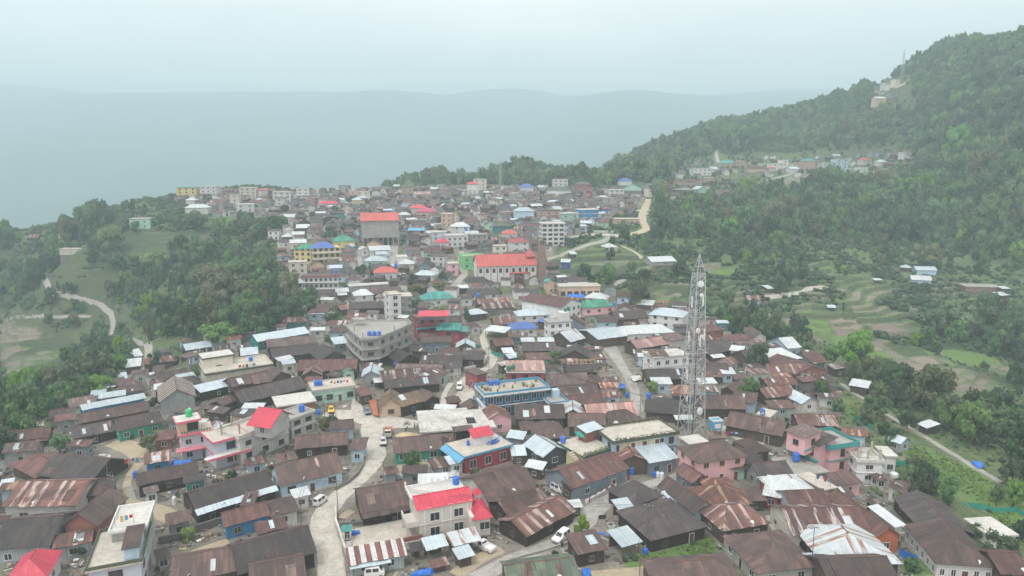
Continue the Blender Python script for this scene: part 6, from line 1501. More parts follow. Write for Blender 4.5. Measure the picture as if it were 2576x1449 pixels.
U2 780 688 966 682 4.4 9 f s_pale w_peach | long low pale house beside the earth road |
U2 700 614 758 606 4 7 h maroon w_blue | small blue house with maroon roof |
U2 0 872 134 852 6.4 9 h maroon w_white | white house with maroon roof by the church | st=2
U2 712 905 806 895 3.4 9 h white_tin w_offwhite | lone pale roofed house on the terrace corner |
U2 445 955 494 950 2.8 6 m white_tin w_wood | tiny white tin shed below the road curve |
U2 510 745 572 740 3.6 6 m zinc w_lightblue | pale blue tin hut below the blue house |
U2 650 715 736 712 4 8 g brownred w_mint | reddish roofed mint hut by the road curve |
U2 1370 305 1510 300 8 12 f s_pale w_white | long white house in the far village | st=2
U2 1585 270 1715 262 6 14 h teal w_coral | teal roofed hall in the far village |
U2 1680 262 1775 260 6 12 h rust w_coral | coral house with rusty roof in the far village |
U2 1790 305 1925 305 5 11 h brownred w_peach | peach house with brown roof in the far village |
U2 1505 312 1562 305 4 9 g zinc w_white | white hut with zinc roof in the far village |
U2 1450 375 1535 372 6 10 f s_pale w_coral | coral house at the near side of the far village | st=2
U2 1230 405 1400 400 4 9 g brown w_coral | long brown roof below the far village |
U2 1250 470 1400 455 6 11 f s_pale w_white | white unfinished house below the far village | st=2,columns=True
U2 1405 465 1475 455 5 10 x zinc w_mint | mint gable house at the tree edge |
U2 1185 512 1310 505 4 9 h brown w_offwhite | brown hip roof at the tree edge |
U2 1600 490 1680 480 4 10 h brownred w_wood | reddish roof among the trees |
U2 1530 500 1600 500 3.4 8 g brown w_wood | brown roof among the trees |
U3 30 265 130 262 8 12 f s_pale w_white | white block at the left of the far village row | st=2
U3 105 240 160 238 11 10 f s_white w_white | tall white house in the far village row | st=3
U3 130 272 230 268 7 11 f s_pale w_cream | cream block in the far village row | st=2
U3 230 262 290 258 8 10 f s_pale w_coral | coral block in the far village row | st=2
U3 275 248 365 246 9 11 h teal w_coral | teal roofed coral house in the far village row | st=2
U3 412 262 605 258 7.5 12 f s_pale w_white | long white two storey house in the far village row | st=2
U3 515 236 615 234 11 11 f s_white w_lightblue | pale blue tall house behind the long white one | st=3
U3 170 312 240 306 4 9 g zinc w_white | low white hut by the far road |
U3 600 308 672 304 4 9 f s_white w_lightblue | pale blue hut by the far road |
U3 700 300 760 288 5 9 f s_white w_white | white hut at the edge of the far village |
U3 720 246 790 240 5 10 h church_red w_white | salmon roofed house at the edge of the far village |
U3 850 258 905 252 4 9 h zinc w_white | zinc roofed hut under the forest |
U3 1030 180 1088 178 6 10 f s_pale w_white | white house on the forest edge | st=2
U3 960 205 1020 200 4 9 h greybrown w_wood | grey roofed house on the forest edge |
U3 0 300 55 302 4 10 h church_red w_white | red roofed hut at the start of the far village |
T3 820 745 900 738 9 9 g white_tin w_peach | peach house with white gable on the high hillside | st=2
T3 930 702 1002 700 5 10 f s_grey w_greyblue | grey block beside the peach hillside house |
T3 880 640 920 636 6 8 g zinc w_white | white cabin below the hilltop mast |
T3 915 632 965 628 6 8 h greybrown w_cream | cream house below the hilltop mast |
T3 965 598 1005 592 8 8 f s_pale w_cream | cream block at the foot of the hilltop mast |
T3 520 785 575 780 3 8 m white_tin w_wood | lone white tin roof in the high forest |
'''
NOLAB = 0
for line in HS.strip().splitlines():
 a, lab, opt = [s.strip() for s in line.split('|')]
 t, x1, y1, x2, y2, h, D, typ, roof, wall = a.split()
 if roof.startswith('s_') and typ == 'm': roof = 'greybrown'
 k = eval('dict(%s)' % opt) if opt else {}
 try:
  F = frame(t, float(x1), float(y1), float(x2), float(y2), float(h), float(D))
 except Exception as ex:
  print('SKIP', line[:60], ex); continue
 if F.L > 45: print('WIDE', F.L, line[:70])
 if typ == 'f':
  for q in ('rise','name','lean','strip'): k.pop(q, None)
  if F.dist > 430 and 'sides' not in k: k['sides'] = 'f'
  r = flat(F, roof, wall, lab, **k)
 else:
  r = house(F, typ, roof, wall, lab, **k)
# ---------------------------------------------------------------- the rest of the crowded roofs
LANES = dict()
def fits(x, y, L, D, yaw, pad=.5):
 c_, s_ = math.cos(yaw), math.sin(yaw); nx = int((L+2*pad)/1.0)+1; ny = int((D+2*pad)/1.0)+1
 for i in range(nx+1):
  for j in range(ny+1):
   a = -L/2-pad+(L+2*pad)*i/nx; b = -D/2-pad+(D+2*pad)*j/ny
   if (int((x+a*c_-b*s_)//1), int((y+a*s_+b*c_)//1)) in OCC: return False
 return True
TA = np.array(TOWN)
def intown(x, y): return bool(inpoly(np.array([x]), np.array([y]), TOWN)[0])
ROOFS = ['brown']*9+['dark']*6+['brownred']*4+['greybrown']*3+['rust']*4+['rust_silver']*2+['zinc']*3+['white_tin']*3+['orange_rust']*2
FARR = ['brown']*11+['dark']*9+['brownred']*4+['greybrown']*4+['rust']*3+['zinc']*2+['white_tin']*1
WALLS = ['w_wood']*4+['w_grey']*3+['w_offwhite']*3+['w_white']*2+['w_lightblue']*2+['w_mint','w_cream','w_teal','w_greyblue','w_pink','w_peach']
KEEP = [[(tp('B1',x,y)) for x,y in q] for q in ([(640,900),(1200,900),(1200,1160),(640,1300)],[(1060,560),(1340,560),(1340,680),(1060,720)],[(1020,300),(1230,300),(1230,420),(1020,420)],[(1250,1240),(1932,1150),(1932,1449),(1250,1449)],[(-60,250),(480,330),(300,480),(-60,560)],[(1130,1000),(1830,990),(1830,1250),(1130,1250)],[(690,1080),(1260,1070),(1260,1310),(690,1310)],[(-150,480),(60,460),(60,640),(-150,700)],[(520,200),(1210,180),(1210,340),(760,380)])]+[[(tp('B0',x,y)) for x,y in q] for q in ([(860,380),(1180,380),(1080,640),(900,640)],[(880,700),(1480,800),(1400,1100),(900,960)],[(1480,560),(1932,480),(1932,790),(1480,790)],[(1180,1180),(1720,1150),(1700,1300),(1180,1330)])]+[[(tp('B2',x,y)) for x,y in q] for q in ([(650,960),(1560,1200),(1700,1449),(560,1449)],[(1440,200),(1932,260),(1932,460),(1440,420)],[(1180,120),(1480,120),(1480,450),(1180,450)])]
nfill = 0; tries = 0
while tries < 26000 and nfill < 360:
 tries += 1
 if nfill < 190 and tries < 9000: px, py = R.uniform(420, 1700), R.uniform(478, 800)
 else: px, py = R.uniform(-50, 2350), R.uniform(760, 1440)
 p = hit(px, py)
 if p is None or not intown(p.x, p.y): continue
 if py > 900 and any(inpoly(np.array([px]), np.array([py]), q)[0] for q in KEEP): continue
 small = tries > 13000 or R.random() < .2
 L, D = (R.uniform(4,6.5), R.uniform(3,4.5)) if small else (R.uniform(7,11), R.uniform(5.5,7.5))
 yaw = (vnoise(np.array([p.x]), np.array([p.y]), 45, 77)[0]-.5)*1.3+.12+R.uniform(-.12,.12)
 if R.random() < .18 and not small: L, D = D, L
 if not fits(p.x, p.y, L, D, yaw, .15 if p.y > 330 else .35): continue
 far = p.y > 330
 roof = R.choice(FARR if far else ROOFS); wall = R.choice(WALLS); h = R.uniform(2.8,3.6)
 typ = ('m' if small else R.choice('ggghhx')); 
 F = fr_at(Vector((p.x,p.y,0)), yaw, L, D, zt(p.x,p.y)+h)
 if far and R.random() < .06 and not small:
  st = R.choice((2,2,3)); F = fr_at(Vector((p.x,p.y,0)), yaw, L, D, zt(p.x,p.y)+st*3.1); flat(F, R.choice(('s_pale','s_grey','s_brown')), R.choice(('w_white','w_white','w_cream','w_concrete','w_offwhite')), None, st=st, sides='f')
 else: house(F, typ, roof, wall, None, lean=(R.uniform(1,1.8),.35,R.choice((roof,'rust','zinc','brown'))) if not far and typ in 'gh' and R.random()<.45 else None)
 nfill += 1
print('filled', nfill, tries)
# the rest of the far roofs, past the three hundred that show largest, stand in one mass
cr = MB(); cmi = []; cms = ['brown','dark','brownred','greybrown','rust','zinc','white_tin','w_wood','w_grey','w_offwhite','w_white','w_lightblue']; k = tries = 0
VIL = [(1650,478),(1665,440),(1740,412),(1900,400),(2300,380),(2335,418),(2060,440),(1870,455),(1800,478),(1700,500)]
while k < 700 and tries < 34000:
 tries += 1; px, py = (R.uniform(380,1760), R.uniform(474,800)) if k < 610 and tries < 26000 else (R.uniform(1650,2335), R.uniform(380,500)); p = hit(px, py)
 if p is None or p.y < 270 or not (intown(p.x,p.y) or inpoly(np.array([px]),np.array([py]),VIL)[0]): continue
 L, D = R.uniform(4.5,8.5), R.uniform(4,6); yaw = (vnoise(np.array([p.x]),np.array([p.y]),45,77)[0]-.5)*1.3+.12+R.choice((0,0,1.57))
 if not fits(p.x,p.y,L,D,yaw,-.25): continue
 M = Matrix.Translation((p.x,p.y,zt(p.x,p.y))) @ Matrix.Rotation(yaw,4,'Z'); h, rs = R.uniform(2.5,3.6), D*R.uniform(.2,.28); x, y = L/2, D/2; rm = R.choice((0,0,0,0,0,0,1,1,1,1,1,2,2,3,3,4,4,5)); wm = R.choice((7,7,7,8,8,8,9,10)); n0 = len(cr.f)
 cr.box(-x+.3,x-.3,-y+.3,y-.3,-2.2,h); cmi += [wm]*6; v = [(-x,-y,h-.1),(x,-y,h-.1),(x,0,h+rs),(-x,0,h+rs),(x,y,h-.1),(-x,y,h-.1)]
 for f in ((0,1,2,3),(2,4,5,3)): cr.quad(*[v[j] for j in f]); cmi.append(rm)
 for f in ((1,4,2),(5,0,3)): q = [v[j] for j in f]; cr.quad(*[(a*.96,b*.92,c_-.12) for a,b,c_ in q]); cmi.append(wm)
 s0 = cr.f[n0][0] if n0 < len(cr.f) else 0; s0 = min(min(f) for f in cr.f[n0:])
 for j in range(s0, len(cr.v)): cr.v[j] = tuple(M @ Vector(cr.v[j]))
 occupy(M,-x+.3,x-.3,-y+.3,y-.3,0); k += 1
me = cr.mesh('crowded_houses', cms[0])
for q in cms[1:]: me.materials.append(MATS[q])
me.polygons.foreach_set('material_index', cmi); o = link(bpy.data.objects.new('crowded_houses', me)); o['kind'] = 'stuff'; print('crowd', k)
# ---------------------------------------------------------------- lattice telecom tower
def lattice(base, H, w0, w1, label, panels=14, r=.13, gear=True, name='telecom_tower', knee=.87):
 M = Matrix.Translation(base) @ Matrix.Rotation(.32, 4, 'Z'); o = empty(name, M); legs = []
 def wd(z): t = z/(H*knee); return w0+(w1-w0)*min(t,1)
 for sx, sy in ((-1,-1),(1,-1),(1,1),(-1,1)):
  m = MB(); m.tube([(sx*wd(0)/2,sy*wd(0)/2,-.5),(sx*wd(H*knee)/2,sy*wd(H*knee)/2,H*knee)], r*1.25, 5); part('leg', m, 'galvanised', o, M)
 m = MB(); z = 0; zs = [0]
 while zs[-1] < H*knee-.6: zs.append(min(H*knee, zs[-1]+max(1.3, wd(zs[-1])*.82)))
 for z0, z1 in zip(zs, zs[1:]):
  a, b = wd(z0)/2, wd(z1)/2; c0 = [(-a,-a,z0),(a,-a,z0),(a,a,z0),(-a,a,z0)]; c1 = [(-b,-b,z1),(b,-b,z1),(b,b,z1),(-b,b,z1)]
  for k in range(4):
   j = (k+1)%4; m.tube([c0[k],c1[j]], r*.45, 4, False); m.tube([c0[j],c1[k]], r*.45, 4, False); m.tube([c1[k],c1[j]], r*.45, 4, False)
   if z0 < H*.35: q = tuple((Vector(c0[k])+Vector(c1[j]))/2); m.tube([q, tuple((Vector(c1[k])+Vector(c1[j]))/2)], r*.4, 4, False)
 part('bracing', m, 'galvanised', o, M)
 m = MB(); b = w1/2; zt_ = H*knee
 for k in range(4): s = ((-1,-1),(1,-1),(1,1),(-1,1))[k]; m.tube([(s[0]*b,s[1]*b,zt_),(0,0,H*.97)], r*.8, 4)
 for f in (.35,.65): 
  q = b*(1-f); zz = zt_+(H*.97-zt_)*f
  for k in range(4): s = ((-1,-1),(1,-1),(1,1),(-1,1)); m.tube([(s[k][0]*q,s[k][1]*q,zz),(s[(k+1)%4][0]*q,s[(k+1)%4][1]*q,zz)], r*.5, 4)
 m.tube([(0,0,H*.95),(0,0,H)], .05, 5); part('spire', m, 'galvanised', o, M)
 if gear:
  m = MB()
  for x in (-.25,.25): m.tube([(x,-w0*.0+.0,0),(x,.0,H*knee)], .04, 4)
  for i in range(int(H*knee/.6)): m.tube([(-.25,0,i*.6),(.25,0,i*.6)], .025, 4)
  part('ladder', m, 'galvanised', o, M)
  m = MB()
  for i in range(5): m.tube([(.35+.07*i,.12,0),(.35+.07*i,.12,H*.8)], .035, 4)
  part('cables', m, 'wire', o, M)
  for z, x, y in ((33.5,-2.0,-.6),(33.8,.6,-1.6),(24.5,-2.3,-.4),(23.6,.1,-1.9),(24.8,2.4,-.3),(23.2,2.9,.3),(25.2,1.4,-1.7),(15.0,-2.6,-.9),(13.2,2.9,.4),(9.5,-2.5,-1.2)):
   z *= H/48
   pm = MB().box(x-.17,x+.17,y-.09,y+.09,z,z+(2.9 if z>12*H/48 else 1.3)); pp = part('antenna_panel', pm, 't_white', o, M)
   m = MB(); k = wd(z)/2; m.tube([(x,y,z+.3),(max(-k,min(k,x)),max(-k,min(k,y)),z+.3)],.04,4); m.tube([(x,y+.12,z-.2),(x,y+.12,z+3)],.035,4); part('bracket', m, 'galvanised', pp, M)
  for z, x, y, rr in ((39.3,-.1,-1.1,.85),(27.6,-.5,-1.5,.75),(36.5,.2,-1.2,.5),(7,.6,-2.6,1.0)):
   z *= H/48; D = M @ Matrix.Translation((x,y,z)) @ Matrix.Rotation(R.uniform(-.5,.5),4,'Z') @ Matrix.Rotation(math.pi/2,4,'X')
   dd = part('dish_antenna', MB().lathe([(rr*.3,-.45),(rr*.95,-.1),(rr,0),(rr,.28),(rr*.98,.3)], 18), 't_white', o, D); part('radome', MB().lathe([(rr*.95,.29),(rr*.5,.36),(rr*.1,.38)],18), 'tank_white', dd, D)
  for z in (31,22,14.5):
   z *= H/48; k = wd(z)/2+.5; m = MB()
   for s in (-1,1): m.box(-k,k,s*k-.08,s*k+.08,z,z+.12); m.box(s*k-.08,s*k+.08,-k,k,z-.004,z+.116)
   for s in (-1,1): m.tube([(-k,s*k,z+1),(k,s*k,z+1)],.03,4); m.tube([(s*k,-k,z+1),(s*k,k,z+1)],.03,4)
   part('platform', m, 'galvanised', o, M)
 tag(o, label, 'tower', None, True); return o
b = hit(1738, 1092); b.z = zt(b.x,b.y); lattice(b, 50, 5.2, 2.3, 'tall galvanised lattice tower with white antenna panels among the roofs'); occupy(Matrix.Translation(b),-3.5,3.5,-3.5,3.5)
b = hit(1259, 466); 
if b: b.z = zt(b.x,b.y); lattice(b, 26, 2.6, .9, 'thin far lattice mast rising behind the town skyline', r=.07, gear=False)
b = Vector(at_y(2268, 205, 850)); b.z = zt(b.x,b.y); lattice(b, 34, 3.2, .9, 'thin pale lattice mast on the wooded hilltop', r=.1, gear=False)
# ---------------------------------------------------------------- vehicles
car('B1',485,905,560,850,'van','white','white minivan parked at the bend of the main street',cat='van')
car('B1',960,452,962,530,'hatch','silver','silver white car facing the viewer beside the sand heap'); car('B1',840,222,868,280,'hatch','slate','slate blue hatchback parked on the plaza'); car('B1',568,212,572,250,'hatch','yellow','black and yellow taxi parked on the plaza',top='car_yellow')
car('B1',1536,40,1520,110,'jeep','white','white jeep parked in the lane behind the blue house',cat='jeep'); car('B2',375,1175,300,1230,'suv','white','large white car parked on the road above the dark red shed',cat='suv')
car('B2',345,812,420,850,'van','white','white minibus parked behind the rust streaked roofs',cat='van'); car('B2',318,680,350,720,'suv','black','black car squeezed beside the yellow stair house'); car('B2',1812,388,1880,400,'jeep','black','black jeep parked in the walled yard',cat='jeep')
car('B3',222,1330,262,1420,'pickup','silver','silver pickup parked beside the big zinc roof',cat='pickup truck'); car('B1',1730,1255,1640,1215,'pickup','white','white pickup truck with open bed beside the beige house',cat='pickup truck'); car('B1',895,1450,960,1444,'van','white','white van roof at the bottom edge of the street',cat='van')
car('M1',1640,945,1636,985,'hatch','silver','grey car parked on the lane behind the dark pink annex'); car('M2',895,715,920,735,'hatch','white','white car parked alone on the street junction'); car('M2',768,606,800,615,'suv','white','white car in front of the wide white tin roof'); car('M2',640,612,665,632,'hatch','white','white car beside the pale zinc gable'); car('M2',845,632,870,640,'hatch','silver','silver car in the crowded car yard'); car('M2',900,648,925,670,'suv','white','white car with loaded roof in the car yard')
car('M1',1450,207,1480,207,'van','white','white van parked below the church lane',cat='van')
for i,(x,y,x2,y2,cl) in enumerate([(1055,528,1090,520,'white'),(1080,522,1110,516,'silver'),(1110,518,1140,512,'white'),(1030,630,1028,660,'white'),(1022,655,1020,690,'white'),(955,632,957,650,'white'),(850,632,880,636,'white'),(880,642,910,646,'silver'),(912,648,940,650,'white'),(955,690,957,720,'white'),(958,715,960,740,'silver')]): car('U2',x,y,x2,y2,'hatch',cl,None)
for x,y in ((935,630),(1025,622)): car('U1',x,y,x+2,y+22,'van','white',None)
for x,y in ((1080,870),(1115,865)): car('U1',x,y,x+16,y+20,'hatch','white',None)
# ---------------------------------------------------------------- people
def pers(t,x,y,face,label,**k):
 p = hit(*tp(t,x,y)); p.z = zt(p.x,p.y)+.12; person(p, face, label, **k)
pers('B1',1612,38,-2.2,'person in dark clothes walking on the lane by the white jeep',stride=.26); pers('B1',1132,360,-.3,'person in black bending over the sand heap',bend=.9,arm=.4,stride=.15); pers('B1',1198,338,2.8,'person in white shirt standing beside the slab building',top='cloth_white',legs='cloth_grey',stride=.08)
pers('B2',378,1240,2.2,'person in dark clothes standing beside the white car',stride=.1); pers('B2',425,1215,1.2,'second person in black behind the white car',stride=.2,legs='cloth_blue'); pers('B3',1462,1222,1.0,'person in black standing on the white roof light ledge',stride=.1)
# motorbike
p = hit(*tp('B1',1140,312)); p.z = zt(p.x,p.y)+.1; M = Matrix.Translation(p) @ Matrix.Rotation(.25,4,'Z'); o = empty('motorbike', M)
for x in (-.65,.65):
 m = MB(); n = 16; P = [(x+.3*math.cos(2*math.pi*k/n),0,.31+.3*math.sin(2*math.pi*k/n)) for k in range(n+1)]; m.tube(P,.055,6,False); w = part('wheel', m, 'tyre', o, M); m = MB()
 for k in range(6): a = math.pi*k/6; m.tube([(x-.28*math.cos(a),0,.31-.28*math.sin(a)),(x+.28*math.cos(a),0,.31+.28*math.sin(a))],.012,4)
 part('spokes', m, 'rim', w, M)
part('frame', MB().tube([(-.65,0,.31),(-.1,0,.45),(.2,0,.42),(.45,0,.85),(.65,0,.31)],.04,5).tube([(-.65,0,.31),(-.3,0,.72),(.4,0,.8)],.035,5).box(-.2,.2,-.13,.13,.28,.55), 'car_black', o, M); part('fuel_tank', MB().tube([(.0,0,.82),(.15,0,.88),(.4,0,.86)],[.1,.15,.08],8), 'car_black', o, M); part('seat', MB().box(-.65,.0,-.12,.12,.76,.84), 'tyre', o, M); part('handlebar', MB().tube([(.35,-.36,1.0),(.45,-.1,.98),(.45,.1,.98),(.35,.36,1.0)],.02,5).tube([(.45,0,.85),(.45,0,.99)],.03,5), 'rim', o, M); part('headlight', MB().tube([(.5,0,.88),(.6,0,.88)],.08,10), 'light', o, M)
tag(o,'black motorbike standing on the plaza beside the slab building','motorbike',None,True)
# trailer
p = hit(*tp('B1',1000,392)); p.z = zt(p.x,p.y)+.1; M = Matrix.Translation(p) @ Matrix.Rotation(-1.45,4,'Z'); o = empty('flatbed_truck', M)
part('load_bed', MB().box(-2.2,.8,-.95,.95,.8,.95), 'car_red', o, M); m = MB()
for s in (-1,1):
 for z in (1.1,1.35,1.6): m.box(-2.2,.8,s*.92-.04,s*.92+.04,z,z+.1)
 for x in (-2.15,-1.2,-.2,.75): m.box(x-.05,x+.05,s*.92-.045,s*.92+.045,.95,1.75)
for z in (1.1,1.35,1.6): m.box(-2.2,-2.12,-.88,.88,z,z+.1); m.box(.72,.8,-.88,.88,z,z+.1)
part('side_rails', m, 'car_red', o, M); c2 = part('cab', MB().box(1.0,2.3,-.85,.85,.6,1.4).box(1.1,2.0,-.8,.8,1.4,2.15), 'w_cream', o, M); part('windscreen', MB().box(2.0,2.03,-.72,.72,1.45,2.05), 'glass', c2, M)
for x in (-1.6,1.6):
 for s in (-1,1): w = part('wheel', MB().tube([(x,s*.7,.42),(x,s*.95,.42)],.42,14), 'tyre', o, M); part('rim', MB().tube([(x,s*.94,.42),(x,s*.97,.42)],.22,10), 'rim', w, M)
tag(o,'small red slatted truck beside the sand heap','truck',None,True)
blob_heap('B1',1145,395,3.4,2.2,1.25,'sand','heap of yellow building sand on the plaza','sand_heap','sand heap'); tarp('B1',[(845,110),(905,95),(930,235),(880,215)],'tarp_orange','orange brown tarpaulin over a stack beside the slate car',1.1); tarp('B1',[(1145,1449),(1180,1420),(1355,1378),(1330,1420)],'tarp_blue','bright blue tarpaulin at the bottom edge near the shacks',.6)
tarp('B2',[(525,1390),(590,1380),(600,1440),(530,1449)],'tarp_blue','light blue tarpaulin sheet at the bottom edge',.4); tarp('B1',[(1385,650),(1520,620),(1520,680),(1400,705)],'tarp_white','crumpled white tarpaulin hanging below the red house',1.0); tarp('M2',[(785,960),(850,955),(855,985),(800,985)],'tarp_blue','blue tarpaulin over a street stall',1.6); tarp('M2',[(890,905),(960,895),(985,925),(915,935)],'tarp_white','white and violet tarpaulin heap beside the street',1.0); tarp('M2',[(975,900),(1000,890),(1022,930),(1005,945)],'yellow_flower','yellow tarpaulin bundle beside the street',.8); tarp('M2',[(415,285),(545,285),(545,310),(420,310)],'tarp_blue','blue tarpaulin roof below the peach house',3.4); tarp('M1',[(1040,740),(1085,735),(1080,800),(1045,800)],'tarp_blue','blue tarpaulin hanging under the curved building',3)
tarp('B0',[(1290,585),(1450,565),(1460,585),(1300,605)],'tarp_blue','dark blue tarpaulin strip under the lavender balcony',1.6); tarp('B3',[(1530,580),(1600,575),(1640,615),(1590,625)],'tarp_blue','pale blue tarpaulin heap on the garden path',.8)
# ---------------------------------------------------------------- tanks, poles, wood stacks, walls, fences
for a in [('B0',945,425,0,'tank_blue',.5,1.3),('B0',975,418,0,'tank_black',.5,1.2),('B0',1000,416,0,'tank_black',.5,1.2),('B0',1020,705,0,'tank_blue',.5,1.6),('B0',1318,910,0,'tank_white',.45,1.9),('B2',1350,480,0,'tank_blue',.75,1.8),('B2',900,680,0,'tank_blue',.75,2.0),('B2',785,320,3,'tank_white',.7,1.4),('B2',1030,105,2.6,'tank_blue',.7,1.6),('B2',1890,230,3.0,'tank_blue',.7,1.6),('B2',1005,1285,0,'tank_blue',.5,1.3),('B2',1078,700,0,'tank_blue',.5,1.3),('B2',1100,702,0,'tank_white',.5,1.3),('B2',1130,705,0,'tank_white',.5,1.3),('B3',210,575,3.2,'tank_blue',.85,2.0),('M1',455,975,4.3,'tank_blue',.7,1.5),('M1',485,972,4.3,'tank_blue',.7,1.5),('B1',1075,718,0,'tank_white',.45,1.4),('B1',1102,718,0,'tank_white',.45,1.4),('B1',1125,715,0,'tank_blue',.45,1.2),('B1',740,1155,0,'tank_blue',.5,1.4),('B1',770,1145,0,'tank_blue',.45,1.1),('M2',500,490,1,'tank_darkgreen',.8,1.6),('M2',605,500,3,'tank_darkgreen',.8,1.5),('M2',770,375,5,'tank_blue',.7,1.4),('M2',868,1070,0,'tank_blue',.6,1.8),('M1',1676,306,3.4,'tank_blue',.9,1.6),('M1',602,130,9.6,'tank_blue',.8,1.6),('U1',1054,808,5,'tank_blue',.8,1.8),('U1',1585,535,8,'tank_blue',.9,1.6),('M2',425,410,11,'tank_darkgreen',.7,1.5),('M1',1678,690,0,'tank_darkgreen',.9,1.4),('B3',950,700,1.6,'tank_white',.9,1.1)]:
 tank_px(*a)
P1 = pole_px('B0',878,1090,11.5,label='tall utility pole rising from the lavender terrace house',arms=2); pole_px('B0',850,1000,13.5,lamp=True,label='tall white twin headed solar lamp above the terrace house',r=.1); P2 = pole_px('B0',475,322,9.5,label='dark utility pole at the left tree line'); P3 = pole_px('B1',622,1010,8.5,label='utility pole beside the low street wall',arms=1); P4 = pole_px('B1',345,1090,6.5); P5 = pole_px('B2',962,1449,6,label='short grey pole in the green garden'); P6 = pole_px('B2',1015,1240,9,label='leaning pole in front of the big dark hipped roof'); P7 = pole_px('B3',325,1449,9.5,label='dark pole beside the silver pickup'); P8 = pole_px('B2',1850,900,6); P9 = pole_px('B2',965,255,7); P10 = pole_px('M1',1758,865,8.5); P11 = pole_px('M1',1455,860,5.5,lamp=True); P12 = pole_px('B1',520,265,6.5); P13 = pole_px('B2',1875,430,7.5,lamp=True,label='street lamp at the corner of the jeep yard'); P14 = pole_px('M2',1030,940,6); P15 = pole_px('B3',1110,740,7); P16 = pole_px('M1',575,590,9,lamp=True,label='lamp post left of the curved building'); P17 = pole_px('M1',455,500,7); P18 = pole_px('M1',655,150,7); P19 = pole_px('B1',965,735,5); P20 = pole_px('B2',1110,1160,5); P21 = pole_px('M0',1690,640,6,lamp=True,label='solar lamp above the cream stepped building'); P22 = pole_px('M1',1533,960,6)
P23 = pole(at_y(-150,1240,140) if False else Vector((-105,118,zt(-105,118))), 9); P24 = pole(Vector((60,96,zt(60,96))), 9)
for a, ha, b_, hb, n in [(P1,11,P23,8.6,5),(P1,11,P3,8,4),(P1,10,P2,9,3),(P3,8,P4,6,3),(P3,8,P6,8.5,3),(P6,8.6,P24,8.5,4),(P6,8.5,P8,5.8,4),(P5,5.6,P6,8.5,3),(P8,5.8,P13,7,3),(P9,6.6,P10,8,3),(P12,6,P10,8,3),(P7,9,P8,5.5,3),(P4,6.2,P12,6.2,2),(P16,8.4,P17,6.8,2),(P10,8,P22,5.8,3),(P2,9,P23,8.5,3)]: wires(a,ha,b_,hb,n)
firewood('B0',598,545,955,520,1.5,3.0,'large stack of firewood beside the left dirt yard'); firewood('B0',1200,1175,1445,1095,1.6,1.2,'long firewood stack below the dirt yard'); firewood('B2',890,742,1045,735,1.5,2.2,'firewood stack behind the blue barrel by the road'); firewood('B2',800,1290,990,1240,1.3,1.2,'firewood under the pale zinc woodshed'); firewood('B1',640,985,705,890,1.1,1.2,'firewood stacked along the street bend'); firewood('B2',120,1215,440,1040,1.6,1.0,'firewood stacked along the road below the rusty roof'); firewood('B1',1420,745,1570,690,.9,1.2,None); firewood('B2',1690,790,1850,760,1.2,1.2,None); firewood('B1',705,640,790,470,1.0,1.0,None) if False else None
firewood('M1',770,960,800,900,1.2,1.6,None); firewood('B2',20,700,100,560,1.3,1.5,None)
wall_px('B0',[(1200,1210),(1360,1180),(1480,1120),(1700,1050)],1.6,'w_stone',label='stone retaining wall below the dirt yard'); wall_px('B1',[(600,960),(605,1060),(640,1160),(670,1260),(690,1300)],1.1,'w_offwhite',label='low white wall along the main street'); wall_px('B1',[(640,1075),(760,1070),(1130,1010)],.9,'w_stone',label='stone wall in front of the brown house garden'); wall_px('B1',[(700,1295),(960,1240),(1255,1180)],1.3,'w_brick',label='brick wall of the concrete yard by the street')
wall_px('B1',[(805,470),(822,540),(810,620),(770,690),(700,750),(600,805)],.9,'w_stone',label='curved kerb wall below the light blue house'); wall_px('B2',[(590,890),(700,830),(890,760)],.9,'stripe_base' if False else 'w_offwhite',label='whitish road wall below the striped hall'); wall_px('B2',[(1280,470),(1330,560),(1420,650),(1480,690)],1.2,'w_red',label='red painted wall beside the side lane'); wall_px('B2',[(1600,290),(1770,290),(1870,390),(1930,440)],1.4,'w_concrete',label='concrete wall round the jeep yard'); wall_px('B2',[(1580,1180),(1700,1310),(1850,1449)],2.0,'w_concrete',label='tall concrete garden wall right of the green garden'); wall_px('B1',[(300,330),(0,590)],1.6,'w_stone',label='rough stone wall below the corner house')
wall_px('M1',[(1570,860),(1650,845),(1720,815),(1740,770)],1.0,'w_offwhite',label='white railing wall on the outer lane bend'); wall_px('U2',[(520,800),(640,790),(770,792)],1.5,'w_offwhite',label='pale roadside wall above the road curve'); wall_px('T3',[(805,695),(900,690),(970,665),(1040,635)],2.5,'w_cream',label='pale retaining wall below the hilltop cabins'); wall_px('B2',[(0,1330),(230,1270),(440,1200)],.5,'w_concrete',label='kerb along the lower road')
wall_px('B1',[(740,1160),(700,1290)],.6,'w_concrete',label='side kerb of the concrete yard')
